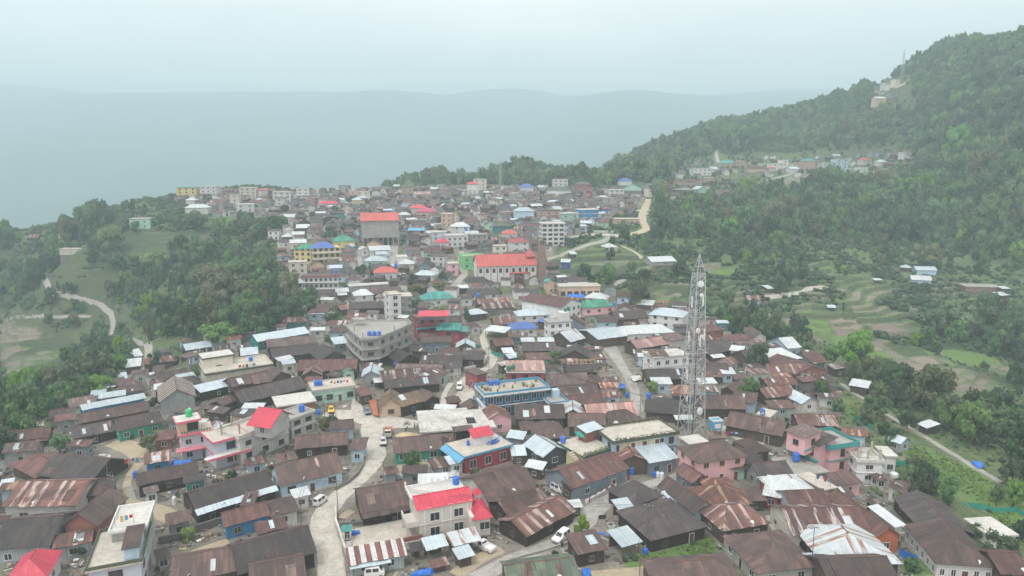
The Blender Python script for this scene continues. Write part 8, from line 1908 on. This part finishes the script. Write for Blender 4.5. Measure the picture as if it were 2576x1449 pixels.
# trees one can point at: tile, crown centre, crown width in pixels, kind, height to width, label
TR = '''
B1 1182 592 135 leaf0 1.15 small round green tree in the yard of the green bungalow
B0 598 1225 155 dark0 .8 round dark green tree beside the rusty lean-to
B0 1125 448 145 olive0 .8 olive shrub tree at the corner of the dirt yard
B2 520 1085 135 bright0 1.2 yellow green tree beside the white car
B2 1312 712 72 bright1 1.0 small yellow green tree on the side lane corner
B2 1145 790 70 leaf1 1.3 small green tree by the grey mesh fence
B0 440 450 170 leaf2 .8 dense green tree above the patched dark roof
B0 30 440 190 dark1 .9 big dark green tree at the left frame edge
B1 515 310 110 olive1 .8 ragged olive bush tree above the plaza steps
B2 205 780 90 leaf3 .9 round green tree behind the white minibus
M0 690 880 400 leaf0 .75 great spreading green tree below the valley road
M0 760 990 190 bright0 .9 light green tree in front of the great spreading tree
M0 1640 590 300 bright1 .55 bright green spreading tree behind the cream building
M0 1910 530 220 leaf1 .8 deep green tree right of the bright spreading tree
M0 1115 540 75 olive0 2.2 tall thin tree with a ragged top by the valley road
M0 1170 790 130 dark0 1.1 dark green tree left of the striped gable
M0 860 830 210 leaf2 .8 leafy tree right of the great spreading tree
M0 1340 720 160 leaf3 .8 leafy tree above the striped gable
M0 1160 1100 90 dark1 1.0 dark shrub beside the striped gable
M0 390 1010 150 dark1 1.2 dark green tree over the ploughed plot
M0 1560 230 330 olive1 .8 wide olive green tree on the left slope
M0 1720 260 380 olive0 .7 broad pale olive tree on the left slope
M1 1170 185 110 dark0 1.0 round dark tree in front of the salmon hip roof
M1 1210 255 90 olive1 1.0 brownish tree below the round dark tree
M1 1415 160 75 leaf0 1.2 pale willowy tree at the lane junction
M1 1385 240 120 olive0 .7 brown olive tree above the teal roof
M1 1205 365 110 leaf1 1.0 leafy tree left of the teal roof
M1 1590 445 60 dark1 1.7 narrow dark tree beside the lane
M1 590 410 75 olive1 1.3 thin ragged tree above the curved building
M1 590 470 160 leaf2 .7 leafy tree above the curved building
M1 350 330 190 leaf3 .8 leafy tree below the long white block
M1 250 400 240 leaf0 .8 big leafy tree at the head of the left slope
M1 90 430 230 dark0 .9 big dark tree at the head of the left slope
M1 790 110 110 dark1 .9 dark tree left of the salmon hip roof
M2 325 755 115 bright0 .8 yellow green tree behind the rose house
M2 55 775 110 olive1 .8 olive tree left of the rose house
M2 1060 990 95 bright1 1.0 yellow green bush tree beside the street
M2 540 120 130 leaf2 .9 leafy tree on the terraces right of the church
M2 950 270 190 bamboo 1.0 large bamboo clump on the terraces
M2 1250 90 110 leaf3 1.1 leafy tree on the green terraces
M2 1630 330 110 leaf0 1.3 leafy tree right of the tower top
M2 1800 400 130 dark0 1.2 dark tree on the terraces right of the tower
M2 1850 750 180 dark1 1.3 tall dark tree beside the big dark roof
M2 1690 560 130 leaf1 1.0 leafy tree behind the small orange house
M2 1780 1000 180 leaf2 .9 leafy tree behind the right brown roofs
M3 200 560 240 dark0 .95 big dark tree above the white tin roofs
M3 645 700 260 bright0 1.0 tall bright green tree at the edge of town
M3 500 740 130 bright1 1.0 bright green tree left of the tall bright one
M3 1275 690 85 dark1 1.3 lone dark tree on the ploughed terraces
M3 570 385 32 dark0 2.4 slender dark tree among the ploughed terraces
M3 980 900 280 dark1 .9 dark spreading tree at the valley wood edge
M3 1240 1000 320 olive0 1.0 large brownish tree in the valley wood
M3 800 850 190 olive1 .9 brown olive tree below the tall bright tree
M3 1400 1150 260 leaf3 1.0 leafy tree in the valley wood
M3 1620 1150 260 leaf0 1.0 tall leafy tree near the pond
M3 950 1030 200 dark0 .9 dark tree above the garden path
M3 830 1130 200 leaf1 .9 leafy tree between trellis and path
M3 1060 1240 150 dark1 1.0 dark bushy tree below the garden path
M3 950 1370 150 dark0 1.0 dark bushy tree behind the white unfinished block
M3 420 1010 150 leaf2 1.0 leafy tree beside the netted pen
M3 1440 440 310 leaf3 .8 wide leafy tree behind the ploughed terraces
M3 1600 470 260 leaf0 .9 tall leafy tree at the right terrace edge
M3 130 120 130 leaf1 1.5 tall leafy tree above the terraces
M3 100 210 110 dark1 1.3 dark tree beside the terrace path
B3 1115 620 140 olive0 1.1 brownish tree beside the net ring
B3 1810 640 170 dark0 1.2 round dark conifer like tree on the right slope
B3 1860 820 150 bright1 1.3 tall light green tree at the right frame edge
B3 1730 830 110 leaf2 1.4 slim leafy tree at the right slope
B3 960 400 130 dark1 1.0 dark round tree behind the zinc garden hut
B3 1560 1100 140 leaf3 .8 leafy bush tree beside the flat white slab
B3 1760 1240 240 leaf0 .9 big leafy tree above the bottom right house
B3 1290 920 110 olive1 1.1 dry tree by the net fence
B3 955 1180 100 leaf1 1.1 dark shrub beside the orange house
U0 725 640 200 dark0 1.0 great dark tree standing alone on the left ridge
U0 990 590 60 dark1 1.4 dark conical tree on the left ridge
U0 450 715 65 dark0 1.4 dark tree on the far left ridge
U0 1655 430 80 leaf1 .8 tree behind the white skyline block
U0 40 800 110 dark1 .9 dark tree at the far left ridge
U0 850 950 220 dark0 .8 broad dark tree left of the terraced slope
U0 380 1000 160 dark1 .9 dark wooded knoll tree above the valley road
U0 1280 1050 110 dark0 1.0 dark tree beside the diagonal path
U0 1480 710 170 leaf2 .6 leafy thicket tree below the white roofed houses
U0 480 1210 26 dark1 3.2 thin dark cypress by the valley road
U0 437 1190 26 dark0 2.6 second thin dark cypress by the valley road
U0 535 1205 90 dark1 1.0 rounded dark tree by the valley road
U2 1300 580 130 bright0 1.1 vivid lime tinted tree beside the curve of the earth road
U2 1770 430 130 bright1 .9 pale green tree below the far village
U2 1238 265 42 conifer0 2.2 tall dark conifer before the far village
U2 1285 270 60 conifer1 1.3 second dark conifer before the far village
U2 993 330 36 conifer0 2.0 dark conifer behind the green roofed hall
U2 1100 365 100 dark1 1.0 dark tree clump right of the green roofed hall
U2 930 360 80 dark0 .9 dark tree behind the green roofed hall
U2 250 260 90 leaf0 1.3 tree rising above the ridge behind the skyline
U2 380 290 40 leaf1 1.6 small lone tree on the ridge behind the skyline
U2 540 1090 120 dark1 1.0 dark tree on the terraces above the peach house
U2 740 945 100 dark0 .9 dark tree beside the lone pale house
U2 850 800 110 dark1 1.1 dark tree inside the road curve
U2 490 750 50 leaf2 1.6 narrow tree beside the pale blue hut
U3 85 850 160 bright0 .95 vivid yellow green tree on the right slope
U3 130 1080 130 leaf3 1.6 tall leafy tree beside the terrace steps
U3 1050 750 230 dark0 .85 big dark spreading tree on the right slope
U3 620 410 130 leaf1 1.3 tall pale tree below the far village
U3 360 440 110 dark1 1.5 tall dark tree beside the far field
U3 440 470 80 dark0 1.6 second tall dark tree beside the far field
U3 1180 960 220 olive1 .8 olive tree behind the pale blue house
U3 1680 570 160 bright1 1.0 pale green tall tree on the right hillside
U3 750 670 70 olive0 .8 tree with yellowish top in the right slope wood
U1 810 165 80 dark1 .9 round dark tree on the skyline
U1 585 200 100 leaf3 .6 spreading tree on the left skyline
U1 705 190 30 dark0 1.3 small dark tree on the skyline
U1 100 1190 200 dark1 .9 dark tree at the foot of the left slope wood
U1 550 550 120 dark0 .9 dark tree above the green roofed school
U1 600 370 70 leaf1 1.0 leafy tree right of the pavilion
U1 210 380 90 leaf2 .9 leafy tree left of the pavilion
'''
NT = 0
for line in TR.strip().splitlines():
 a = line.split(None, 6); t, x, y, w, kd, hw = a[:6]; px, py = tp(t, float(x), float(y)); Wd = 8.0
 for _ in range(3):
  p = hit(px, py, Wd*float(hw)*.6)
  if p is None: break
  q = project(p.x,p.y,p.z); Wd = float(w)/3*q[2]/FPX
 if p is None: print('NOTREE', line[:60]); continue
 p = Vector((p.x,p.y,zt(p.x,p.y))); plant(p, kd, Wd*1.08, Wd*float(hw)*1.1, a[6], True); NT += 1
 for i in range(-1,2):
  for j in range(-1,2): OCC.add((int(p.x//1)+i,int(p.y//1)+j))
for t,x,y,w in (('B3',985,890,110),('B3',1040,950,120),('B3',1000,945,80),('M0',905,640,90),('M0',930,700,90),('M1',1290,355,60)):
 p = hit(*tp(t,x,y+w*.3)); q = project(*p); Wd = w/3*q[2]/FPX; plant(p,'banana',Wd/1.4,Wd*1.0)
# natural spread
DP = [[(1650,590),(1650,480),(1500,460),(1380,440),(980,462),(980,300),(1500,300),(2000,0),(2900,-300),(2900,620),(2480,668),(2400,630),(2250,612),(2130,592),(2000,618),(1900,600),(1780,606),(1700,575)],
 [(1990,985),(2150,960),(2330,1000),(2480,1050),(2700,1075),(2700,1190),(2450,1160),(2300,1100),(2150,1040)],[(2290,870),(2400,815),(2500,790),(2700,840),(2700,1000),(2560,975),(2480,920)],
 [(300,800),(440,730),(520,660),(610,615),(680,640),(700,690),(720,745),(820,780),(640,850),(480,880),(400,840),(320,800)],[(-300,560),(110,590),(300,540),(330,520),(330,580),(220,620),(140,720),(110,690),(90,760),(-300,790)],
 [(-300,1040),(60,1010),(180,950),(330,935),(470,905),(330,990),(180,1070),(150,1120),(60,1160),(-300,1260)],[(60,700),(330,600),(480,575),(570,590),(480,700),(300,760),(280,820),(120,770)],[(1480,700),(1640,690),(1640,760),(1500,750)],[(1790,815),(1900,830),(2000,850),(2050,920),(1960,905),(1850,875)]]
sg = 5.6; jx, jy = np.meshgrid(np.arange(GX0+10,GX1-10,sg), np.arange(90,GY1-20,sg)); jx = jx.ravel()+NR.uniform(-2.4,2.4,jx.size); jy = jy.ravel()+NR.uniform(-2.4,2.4,jy.size)
gi = np.clip(((jx-GX0)/GS).astype(int),0,NXG-1); gj = np.clip(((jy-GY0)/GS).astype(int),0,NYG-1); jz = ZZ[gj,gi]; tw = towns[gj,gi]; fd = FIELDM[gj,gi]
dep = jy*cp-(jz-ZC)*sp; qx = CX+FPX*jx/dep; qy = CY-FPX*(jy*sp+(jz-ZC)*cp)/dep
dense = np.zeros(jx.size,bool)
for pl in DP: dense |= inpoly(qx,qy,pl)
dense |= (jy>640)&(tw<.3)&(qx>965)
med = np.zeros(jx.size,bool)
for pl in ([(280,560),(690,535),(690,620),(450,730),(330,760),(290,830),(60,790),(40,690)],[(-300,700),(290,720),(300,830),(330,930),(-300,930)],[(1640,560),(2000,600),(2600,620),(2600,760),(2000,720),(1650,680)]): med |= inpoly(qx,qy,pl)
cl1 = vnoise(jx,jy,34,61); prob = np.where(dense, np.where((jy>430)&(jx>0),1.0,.66)*np.clip((cl1+.05)*4,0,1), np.clip((cl1-.46)*1.7,0,.6)); prob *= (tw<.35)*(fd<.15)
prob = np.where((~dense)&(fd<.15)&(tw<.35), np.maximum(prob,np.where(med,np.where(jx<0,.62,.3),.12)), prob)
keep = NR.rand(jx.size) < prob; keep &= np.array([(int(a//1),int(b//1)) not in OCC and (int((a+3)//1),int(b//1)) not in OCC and (int((a-3)//1),int(b//1)) not in OCC for a,b in zip(jx,jy)])
keep &= ~((jx>740)|(jx<-640))
low = np.zeros(jx.size,bool)
for pl in ([(1650,480),(1730,400),(2310,365),(2320,470),(2060,478),(1900,505),(1800,532),(1690,545)],[(2195,200),(2295,190),(2295,275),(2195,280)]): low |= inpoly(qx,qy,pl)
keep &= ~(low&(NR.rand(jx.size)<.75)); keep &= ~((jy>590)&(qx<965)&(jx>-330)); opn = inpoly(qx,qy,[(1380,640),(1640,660),(1900,690),(2250,740),(2350,790),(2260,860),(2500,960),(2450,1000),(2200,935),(2080,885),(1950,810),(1560,750)])|inpoly(qx,qy,[(2220,680),(2400,680),(2430,760),(2220,760)])|inpoly(qx,qy,[(2420,735),(2560,735),(2570,775),(2420,775)]); keep &= ~(opn&(NR.rand(jx.size)<.78)); lft = (jx<-90)&(jy>515)
ix = np.where(keep)[0]; tx, ty, tz = jx[ix], jy[ix], jz[ix]; dn = dense[ix]; big = vnoise(tx,ty,50,62)
tw_ = np.where(dn, np.where((ty<300)|(ty>720),4.0,4.6)+5.6*NR.rand(len(ix))**1.7+2.4*big+np.where((NR.rand(len(ix))<.13)&(ty>440)&(ty<700),4+7*NR.rand(len(ix)),0), np.where(tx<-120, 3.4+5.2*NR.rand(len(ix))**1.4, 2.6+3.6*NR.rand(len(ix)))); th_ = tw_*(.85+.45*NR.rand(len(ix)))
tw_ = np.where(lft[ix], tw_*.62, tw_); th_ = np.where(lft[ix], th_*.62, th_); tw_ = np.where(low[ix], np.minimum(tw_,3.6), tw_); th_ = np.where(low[ix], np.minimum(th_,3.6), th_); tn = vnoise(tx,ty,55,63)+NR.randn(len(ix))*.22; tk = np.where(tn<.13,2,np.where(tn<.66,0,np.where(tn<.79,3,1))); tk = np.where(NR.rand(len(ix))<.09,4,tk)
d2 = ty*cp-(tz-ZC)*sp; sx_ = CX+FPX*tx/d2; sy_ = CY-FPX*(ty*sp+(tz+th_*.5-ZC)*cp)/d2; ap = tw_*th_*(FPX/d2)**2
infr = (sx_>-30)&(sx_<2606)&(sy_>-30)&(sy_<1480); order = np.argsort(-np.where(infr,ap,0))
ind = []; 
for i in order:
 if len(ind) >= 285-NT-8 or not infr[i]: break
 h0 = hit(float(sx_[i]),float(sy_[i]))
 if h0 is not None and h0.y < ty[i]-max(14,tw_[i]*1.5): continue
 ind.append(i)
KN = {0:['leaf0','leaf1','leaf2','leaf3','tall0'],1:['leaf1','tall1','leaf3'],2:['dark0','dark1'],3:['olive0','olive1'],4:['bright0','bright1']}
for i in ind: plant(Vector((float(tx[i]),float(ty[i]),float(tz[i]))), R.choice(KN[int(tk[i])]), float(tw_[i])*1.1, float(th_[i])*1.1)
rest = np.ones(len(ix),bool); rest[ind] = False
def scatter(name, P, S, Rz, I, meshes):
 me = bpy.data.meshes.new(name); me.vertices.add(len(P)); me.vertices.foreach_set('co', P.astype(np.float32).ravel())
 a = me.attributes.new('siz','FLOAT_VECTOR','POINT'); a.data.foreach_set('vector', S.astype(np.float32).ravel()); a = me.attributes.new('spin','FLOAT','POINT'); a.data.foreach_set('value', Rz.astype(np.float32)); a = me.attributes.new('kind_index','INT','POINT'); a.data.foreach_set('value', I.astype(np.int32))
 o = link(bpy.data.objects.new(name, me)); ng = bpy.data.node_groups.new(name,'GeometryNodeTree'); ng.interface.new_socket('Geometry',in_out='INPUT',socket_type='NodeSocketGeometry'); ng.interface.new_socket('Geometry',in_out='OUTPUT',socket_type='NodeSocketGeometry')
 n = ng.nodes.new; gi_ = n('NodeGroupInput'); go = n('NodeGroupOutput'); ip = n('GeometryNodeInstanceOnPoints'); jn = n('GeometryNodeGeometryToInstance')
 for msh in reversed(meshes):
  src = bpy.data.objects.new('plant_source', msh); oi = n('GeometryNodeObjectInfo'); oi.inputs['Object'].default_value = src; ng.links.new(oi.outputs['Geometry'], jn.inputs[0])
 ng.links.new(gi_.outputs[0], ip.inputs['Points']); ng.links.new(jn.outputs[0], ip.inputs['Instance']); ip.inputs['Pick Instance'].default_value = True
 for nm, dt, sk in (('siz','FLOAT_VECTOR','Scale'),('kind_index','INT','Instance Index')):
  na = n('GeometryNodeInputNamedAttribute'); na.data_type = dt; na.inputs[0].default_value = nm; ng.links.new(na.outputs[0], ip.inputs[sk])
 na = n('GeometryNodeInputNamedAttribute'); na.data_type = 'FLOAT'; na.inputs[0].default_value = 'spin'; cx3 = n('ShaderNodeCombineXYZ'); ng.links.new(na.outputs[0], cx3.inputs[2]); er = n('FunctionNodeEulerToRotation'); ng.links.new(cx3.outputs[0], er.inputs[0]); ng.links.new(er.outputs[0], ip.inputs['Rotation'])
 ng.links.new(ip.outputs[0], go.inputs[0]); md = o.modifiers.new('spread','NODES'); md.node_group = ng; o['kind'] = 'stuff'; return o
r_ = np.where(rest)[0]; N = len(r_); print('trees', NT, len(ind), N)
P = np.stack([tx[r_],ty[r_],tz[r_]+th_[r_]*.12],-1); S = np.stack([tw_[r_]/1.85,tw_[r_]/1.85,th_[r_]],-1); I = np.select([tk[r_]==2,tk[r_]==3,tk[r_]==4,tk[r_]==1],[2,3,4,1],0)
scatter('forest', P, S, NR.rand(N)*6.28, I, [CROWN['far%d'%k] for k in range(5)])
# undergrowth on the wild slopes, crops in the gardens
def ground_pts(sp_, y0, y1, x0=-460, x1=560):
 a, b = np.meshgrid(np.arange(x0,x1,sp_), np.arange(y0,y1,sp_)); a = a.ravel()+NR.uniform(-sp_*.5,sp_*.5,a.size); b = b.ravel()+NR.uniform(-sp_*.5,sp_*.5,b.size)
 i = np.clip(((a-GX0)/GS).astype(int),0,NXG-1); j = np.clip(((b-GY0)/GS).astype(int),0,NYG-1); return a, b, ZZ[j,i], towns[j,i], FIELDM[j,i], LAND[j,i]
Ps=[];Ss=[];Is=[]
for sp_, y0, y1, sc0 in ((1.7,70,300,.75),(2.4,300,660,2.3)):
 a,b,z,t,f,ld = ground_pts(sp_,y0,y1); n1 = vnoise(a,b,14,71); k = (t<.4)&(f<.25)&(NR.rand(a.size)<np.clip((n1-.1)*1.6,0,.9)); k &= np.array([(int(x//1),int(y//1)) not in OCC for x,y in zip(a,b)])
 kk = (t>=.4)&(NR.rand(a.size)<.1)&np.array([(int(x//1),int(y//1)) not in OCC for x,y in zip(a,b)]); k |= kk
 a,b,z = a[k],b[k],z[k]; s = sc0*(.5+1.0*NR.rand(a.size)**2); Ps.append(np.stack([a,b,z-.1],-1)); Ss.append(np.stack([s,s,s*(.7+.5*NR.rand(a.size))],-1)); n2 = vnoise(a,b,20,72)+NR.randn(a.size)*.2; Is.append(np.select([n2<.60,n2<.82,n2<.88],[1,0,2],3))
P=np.concatenate(Ps);S=np.concatenate(Ss);I=np.concatenate(Is);print('undergrowth',len(P)); scatter('undergrowth',P,S,NR.rand(len(P))*6.28,I,[CROWN['low%d'%k] for k in range(4)])
a,b,z,t,f,ld = ground_pts(.42,80,235,-60,200); n1 = vnoise(a,b,6,74); k = (ld[:,2]>.6)&(NR.rand(a.size)<np.clip((n1-.15)*1.6,.05,.9))&np.array([(int(x//1),int(y//1)) not in OCC for x,y in zip(a,b)]); a,b,z=a[k],b[k],z[k]; s=.2+.28*NR.rand(a.size); print('crops',len(a))
scatter('garden_crops',np.stack([a,b,z-.05],-1),np.stack([s,s,s],-1),NR.rand(len(a))*6.28,np.where(NR.rand(len(a))<.7,0,1),[CROWN['low2'],CROWN['low0']])
# bushes that grow between the houses
n = 0; tr_ = 0
while n < 46 and tr_ < 4000:
 tr_ += 1; p = hit(R.uniform(0,2350),R.uniform(560,1440))
 if p is None or not intown(p.x,p.y) or not fits(p.x,p.y,2.0,2.0,0,.1): continue
 w = R.uniform(1.6,3.4); plant(p,R.choice(['bush0','bush1','bushd0','bushb0','busho0']),w,w*R.uniform(.7,1.1)); n += 1
 OCC.add((int(p.x//1),int(p.y//1)))
# ---------------------------------------------------------------- air, sky, sun, camera
m = bpy.data.materials.new('haze'); m.use_nodes = True; nt = m.node_tree; nt.nodes.clear(); vo = nt.nodes.new('ShaderNodeVolumePrincipled'); vo.inputs['Color'].default_value = HAZE_COL+(1,); vo.inputs['Density'].default_value = HAZE; vo.inputs['Anisotropy'].default_value = 0.0
om = nt.nodes.new('ShaderNodeOutputMaterial'); nt.links.new(vo.outputs[0], om.inputs['Volume']); MATS['haze'] = m
o = part('haze', MB().box(-7400,7400,-500,9200,-337,HAZE_TOP), 'haze'); o['kind'] = 'stuff'
w = bpy.data.worlds.new('World'); sc.world = w; w.use_nodes = True; nt = w.node_tree; B = NB(nt); bg = nt.nodes['Background']
SE, SR = math.radians(62), math.radians(215)
sk = B.n('ShaderNodeTexSky', sky_type='NISHITA'); sk.sun_disc = False; sk.sun_elevation = SE; sk.sun_rotation = SR; sk.dust_density = 3
tc = B.n('ShaderNodeTexCoord').outputs['Generated']; mp = B.mapv(tc, (1,1,2.4)); n1 = B.noise(mp, 3.2, None, 6, .55)
cloud = B.mix(B.ramp(n1,.3,.7), (SKY*.92,SKY*.87,SKY*.85), (SKY*1.22,SKY*1.12,SKY*1.05)); sz = B.n('ShaderNodeSeparateXYZ'); B.l(tc, sz.inputs[0]); ov = B.math('MULTIPLY_ADD', B.math('MAXIMUM', sz.outputs[2], 0.0), .12, .88); oc = B.n('ShaderNodeCombineXYZ')   # a bright overcast sky
for i in range(3): B.l(ov, oc.inputs[i])
B.l(B.mix(.95, sk.outputs[0], B.mix(1.0, cloud, oc.outputs[0], 'MULTIPLY')), bg.inputs['Color']); bg.inputs['Strength'].default_value = .1
sl = bpy.data.lights.new('sun','SUN'); sl.energy = SUN; sl.angle = math.radians(16); sl.color = (1,.97,.92); so = bpy.data.objects.new('sun', sl); COL.objects.link(so)
az = SR; d = Vector((math.sin(az)*math.cos(SE), math.cos(az)*math.cos(SE), math.sin(SE))); so.rotation_euler = d.to_track_quat('Z','Y').to_euler(); so.location = (0,0,600)
cam = bpy.data.cameras.new('camera'); cam.sensor_width = 36; cam.lens = 36*FPX/2576; cam.clip_end = 20000; cam.clip_start = .5; co = bpy.data.objects.new('camera', cam); COL.objects.link(co); co.location = (0,0,ZC); co.rotation_euler = (math.pi/2-PIT,0,0); sc.camera = co
# ---------------------------------------------------------------- labels for the many: which one, told by the nearest landmark
LM = {'the lattice tower':(1738,1000),'the curved concrete building':(950,860),'the white church':(1270,680),'the salmon roofed grey hall':(953,575),'the lavender villa':(535,1110),'the beige house':(1140,1290),'the deep blue house':(1310,1000),'the pink three storey house':(2070,1130),'the yellow school':(800,635),'the long white house':(1410,770),'the dark pink house':(1100,820),'the stained slab roof':(1140,1060),'the cream building':(590,900),'the long white block':(790,715),'the striped gable roof':(430,980),'the yellow stair house':(1490,1140),'the light blue house':(1620,1105),'the green garden':(1720,1390),'the striped hall':(1500,1190),'the big zinc corner roof':(2130,1400),'the earth road':(1625,530),'the white five storey block':(1393,575),'the lime green house':(1193,645),'the zinc roofed hall':(1675,800),'the green hip roof':(1505,770),'the teal roof':(1100,740),'the far village':(2000,415),'the hilltop mast':(2268,190),'the pale blue long house':(2320,680),'the ploughed terraces':(2180,860),'the valley road':(280,790),'the great ridge tree':(243,535),'the left skyline block':(465,480),'the rounded mint house':(350,560),'the white tin yard roof':(1630,825),'the jeep yard':(1880,1095),'the mint house':(840,985),'the main street':(830,1350),'the pond':(2550,1010),'the net ring':(2330,1210),'the skyline mast':(1258,440),'the pink pavilion':(823,512),'the green roofed hall':(1590,465),'the lone pale house':(1540,625),'the big white shed':(1665,650),'the far brick house':(2475,720),'the vivid green tree':(1960,605),'the valley shed':(340,905),'the slab house on the hillside':(180,630),'the bottom brown house':(2430,1420)}
LN = list(LM); LP = np.array([LM[k] for k in LN]); groups = {}
for t in THINGS:
 if t['unique']: continue
 x, y = t['q']; i = int(np.argmin((LP[:,0]-x)**2+((LP[:,1]-y)*1.4)**2)); dx, dy = x-LP[i,0], (y-LP[i,1])*1.3; a = math.degrees(math.atan2(-dy,dx)) % 360
 w_ = ['right of','behind and right of','behind','behind and left of','left of','in front left of','in front of','in front right of'][int(((a+22.5)%360)//45)]
 groups.setdefault((t['desc'],w_,LN[i]),[]).append((math.hypot(dx,dy),t))
ORD = ['','second','third','fourth','fifth','sixth','seventh','eighth','ninth','tenth','eleventh','twelfth']
seen = set(t['desc'] for t in THINGS if t['unique'])
for (ds,w_,lm), L in groups.items():
 L.sort(key=lambda e: e[0])
 for k, (_, t) in enumerate(L):
  s = f"{ds} {w_} {lm}" if k == 0 and len(L) == 1 else f"{ds}, {'nearest' if k==0 else ORD[k] if k < 12 else str(k+1)+'th'} {w_} {lm}"
  t['o']['label'] = s
# ---------------------------------------------------------------- render settings
sc.render.engine = 'CYCLES'; cy = sc.cycles; cy.use_denoising = True; cy.max_bounces = 5; cy.diffuse_bounces = 2; cy.glossy_bounces = 2; cy.transmission_bounces = 2; cy.volume_bounces = 3; cy.transparent_max_bounces = 4; cy.use_adaptive_sampling = True; cy.adaptive_threshold = .006
cy.caustics_reflective = False; cy.caustics_refractive = False
try: cy.denoiser = 'OPENIMAGEDENOISE'
except Exception: pass
vs = sc.view_settings; sc.display_settings.display_device = 'sRGB'; vs.view_transform = 'Standard'; vs.look = 'None'; vs.exposure = EXPO; vs.gamma = 1; vs.use_curve_mapping = False
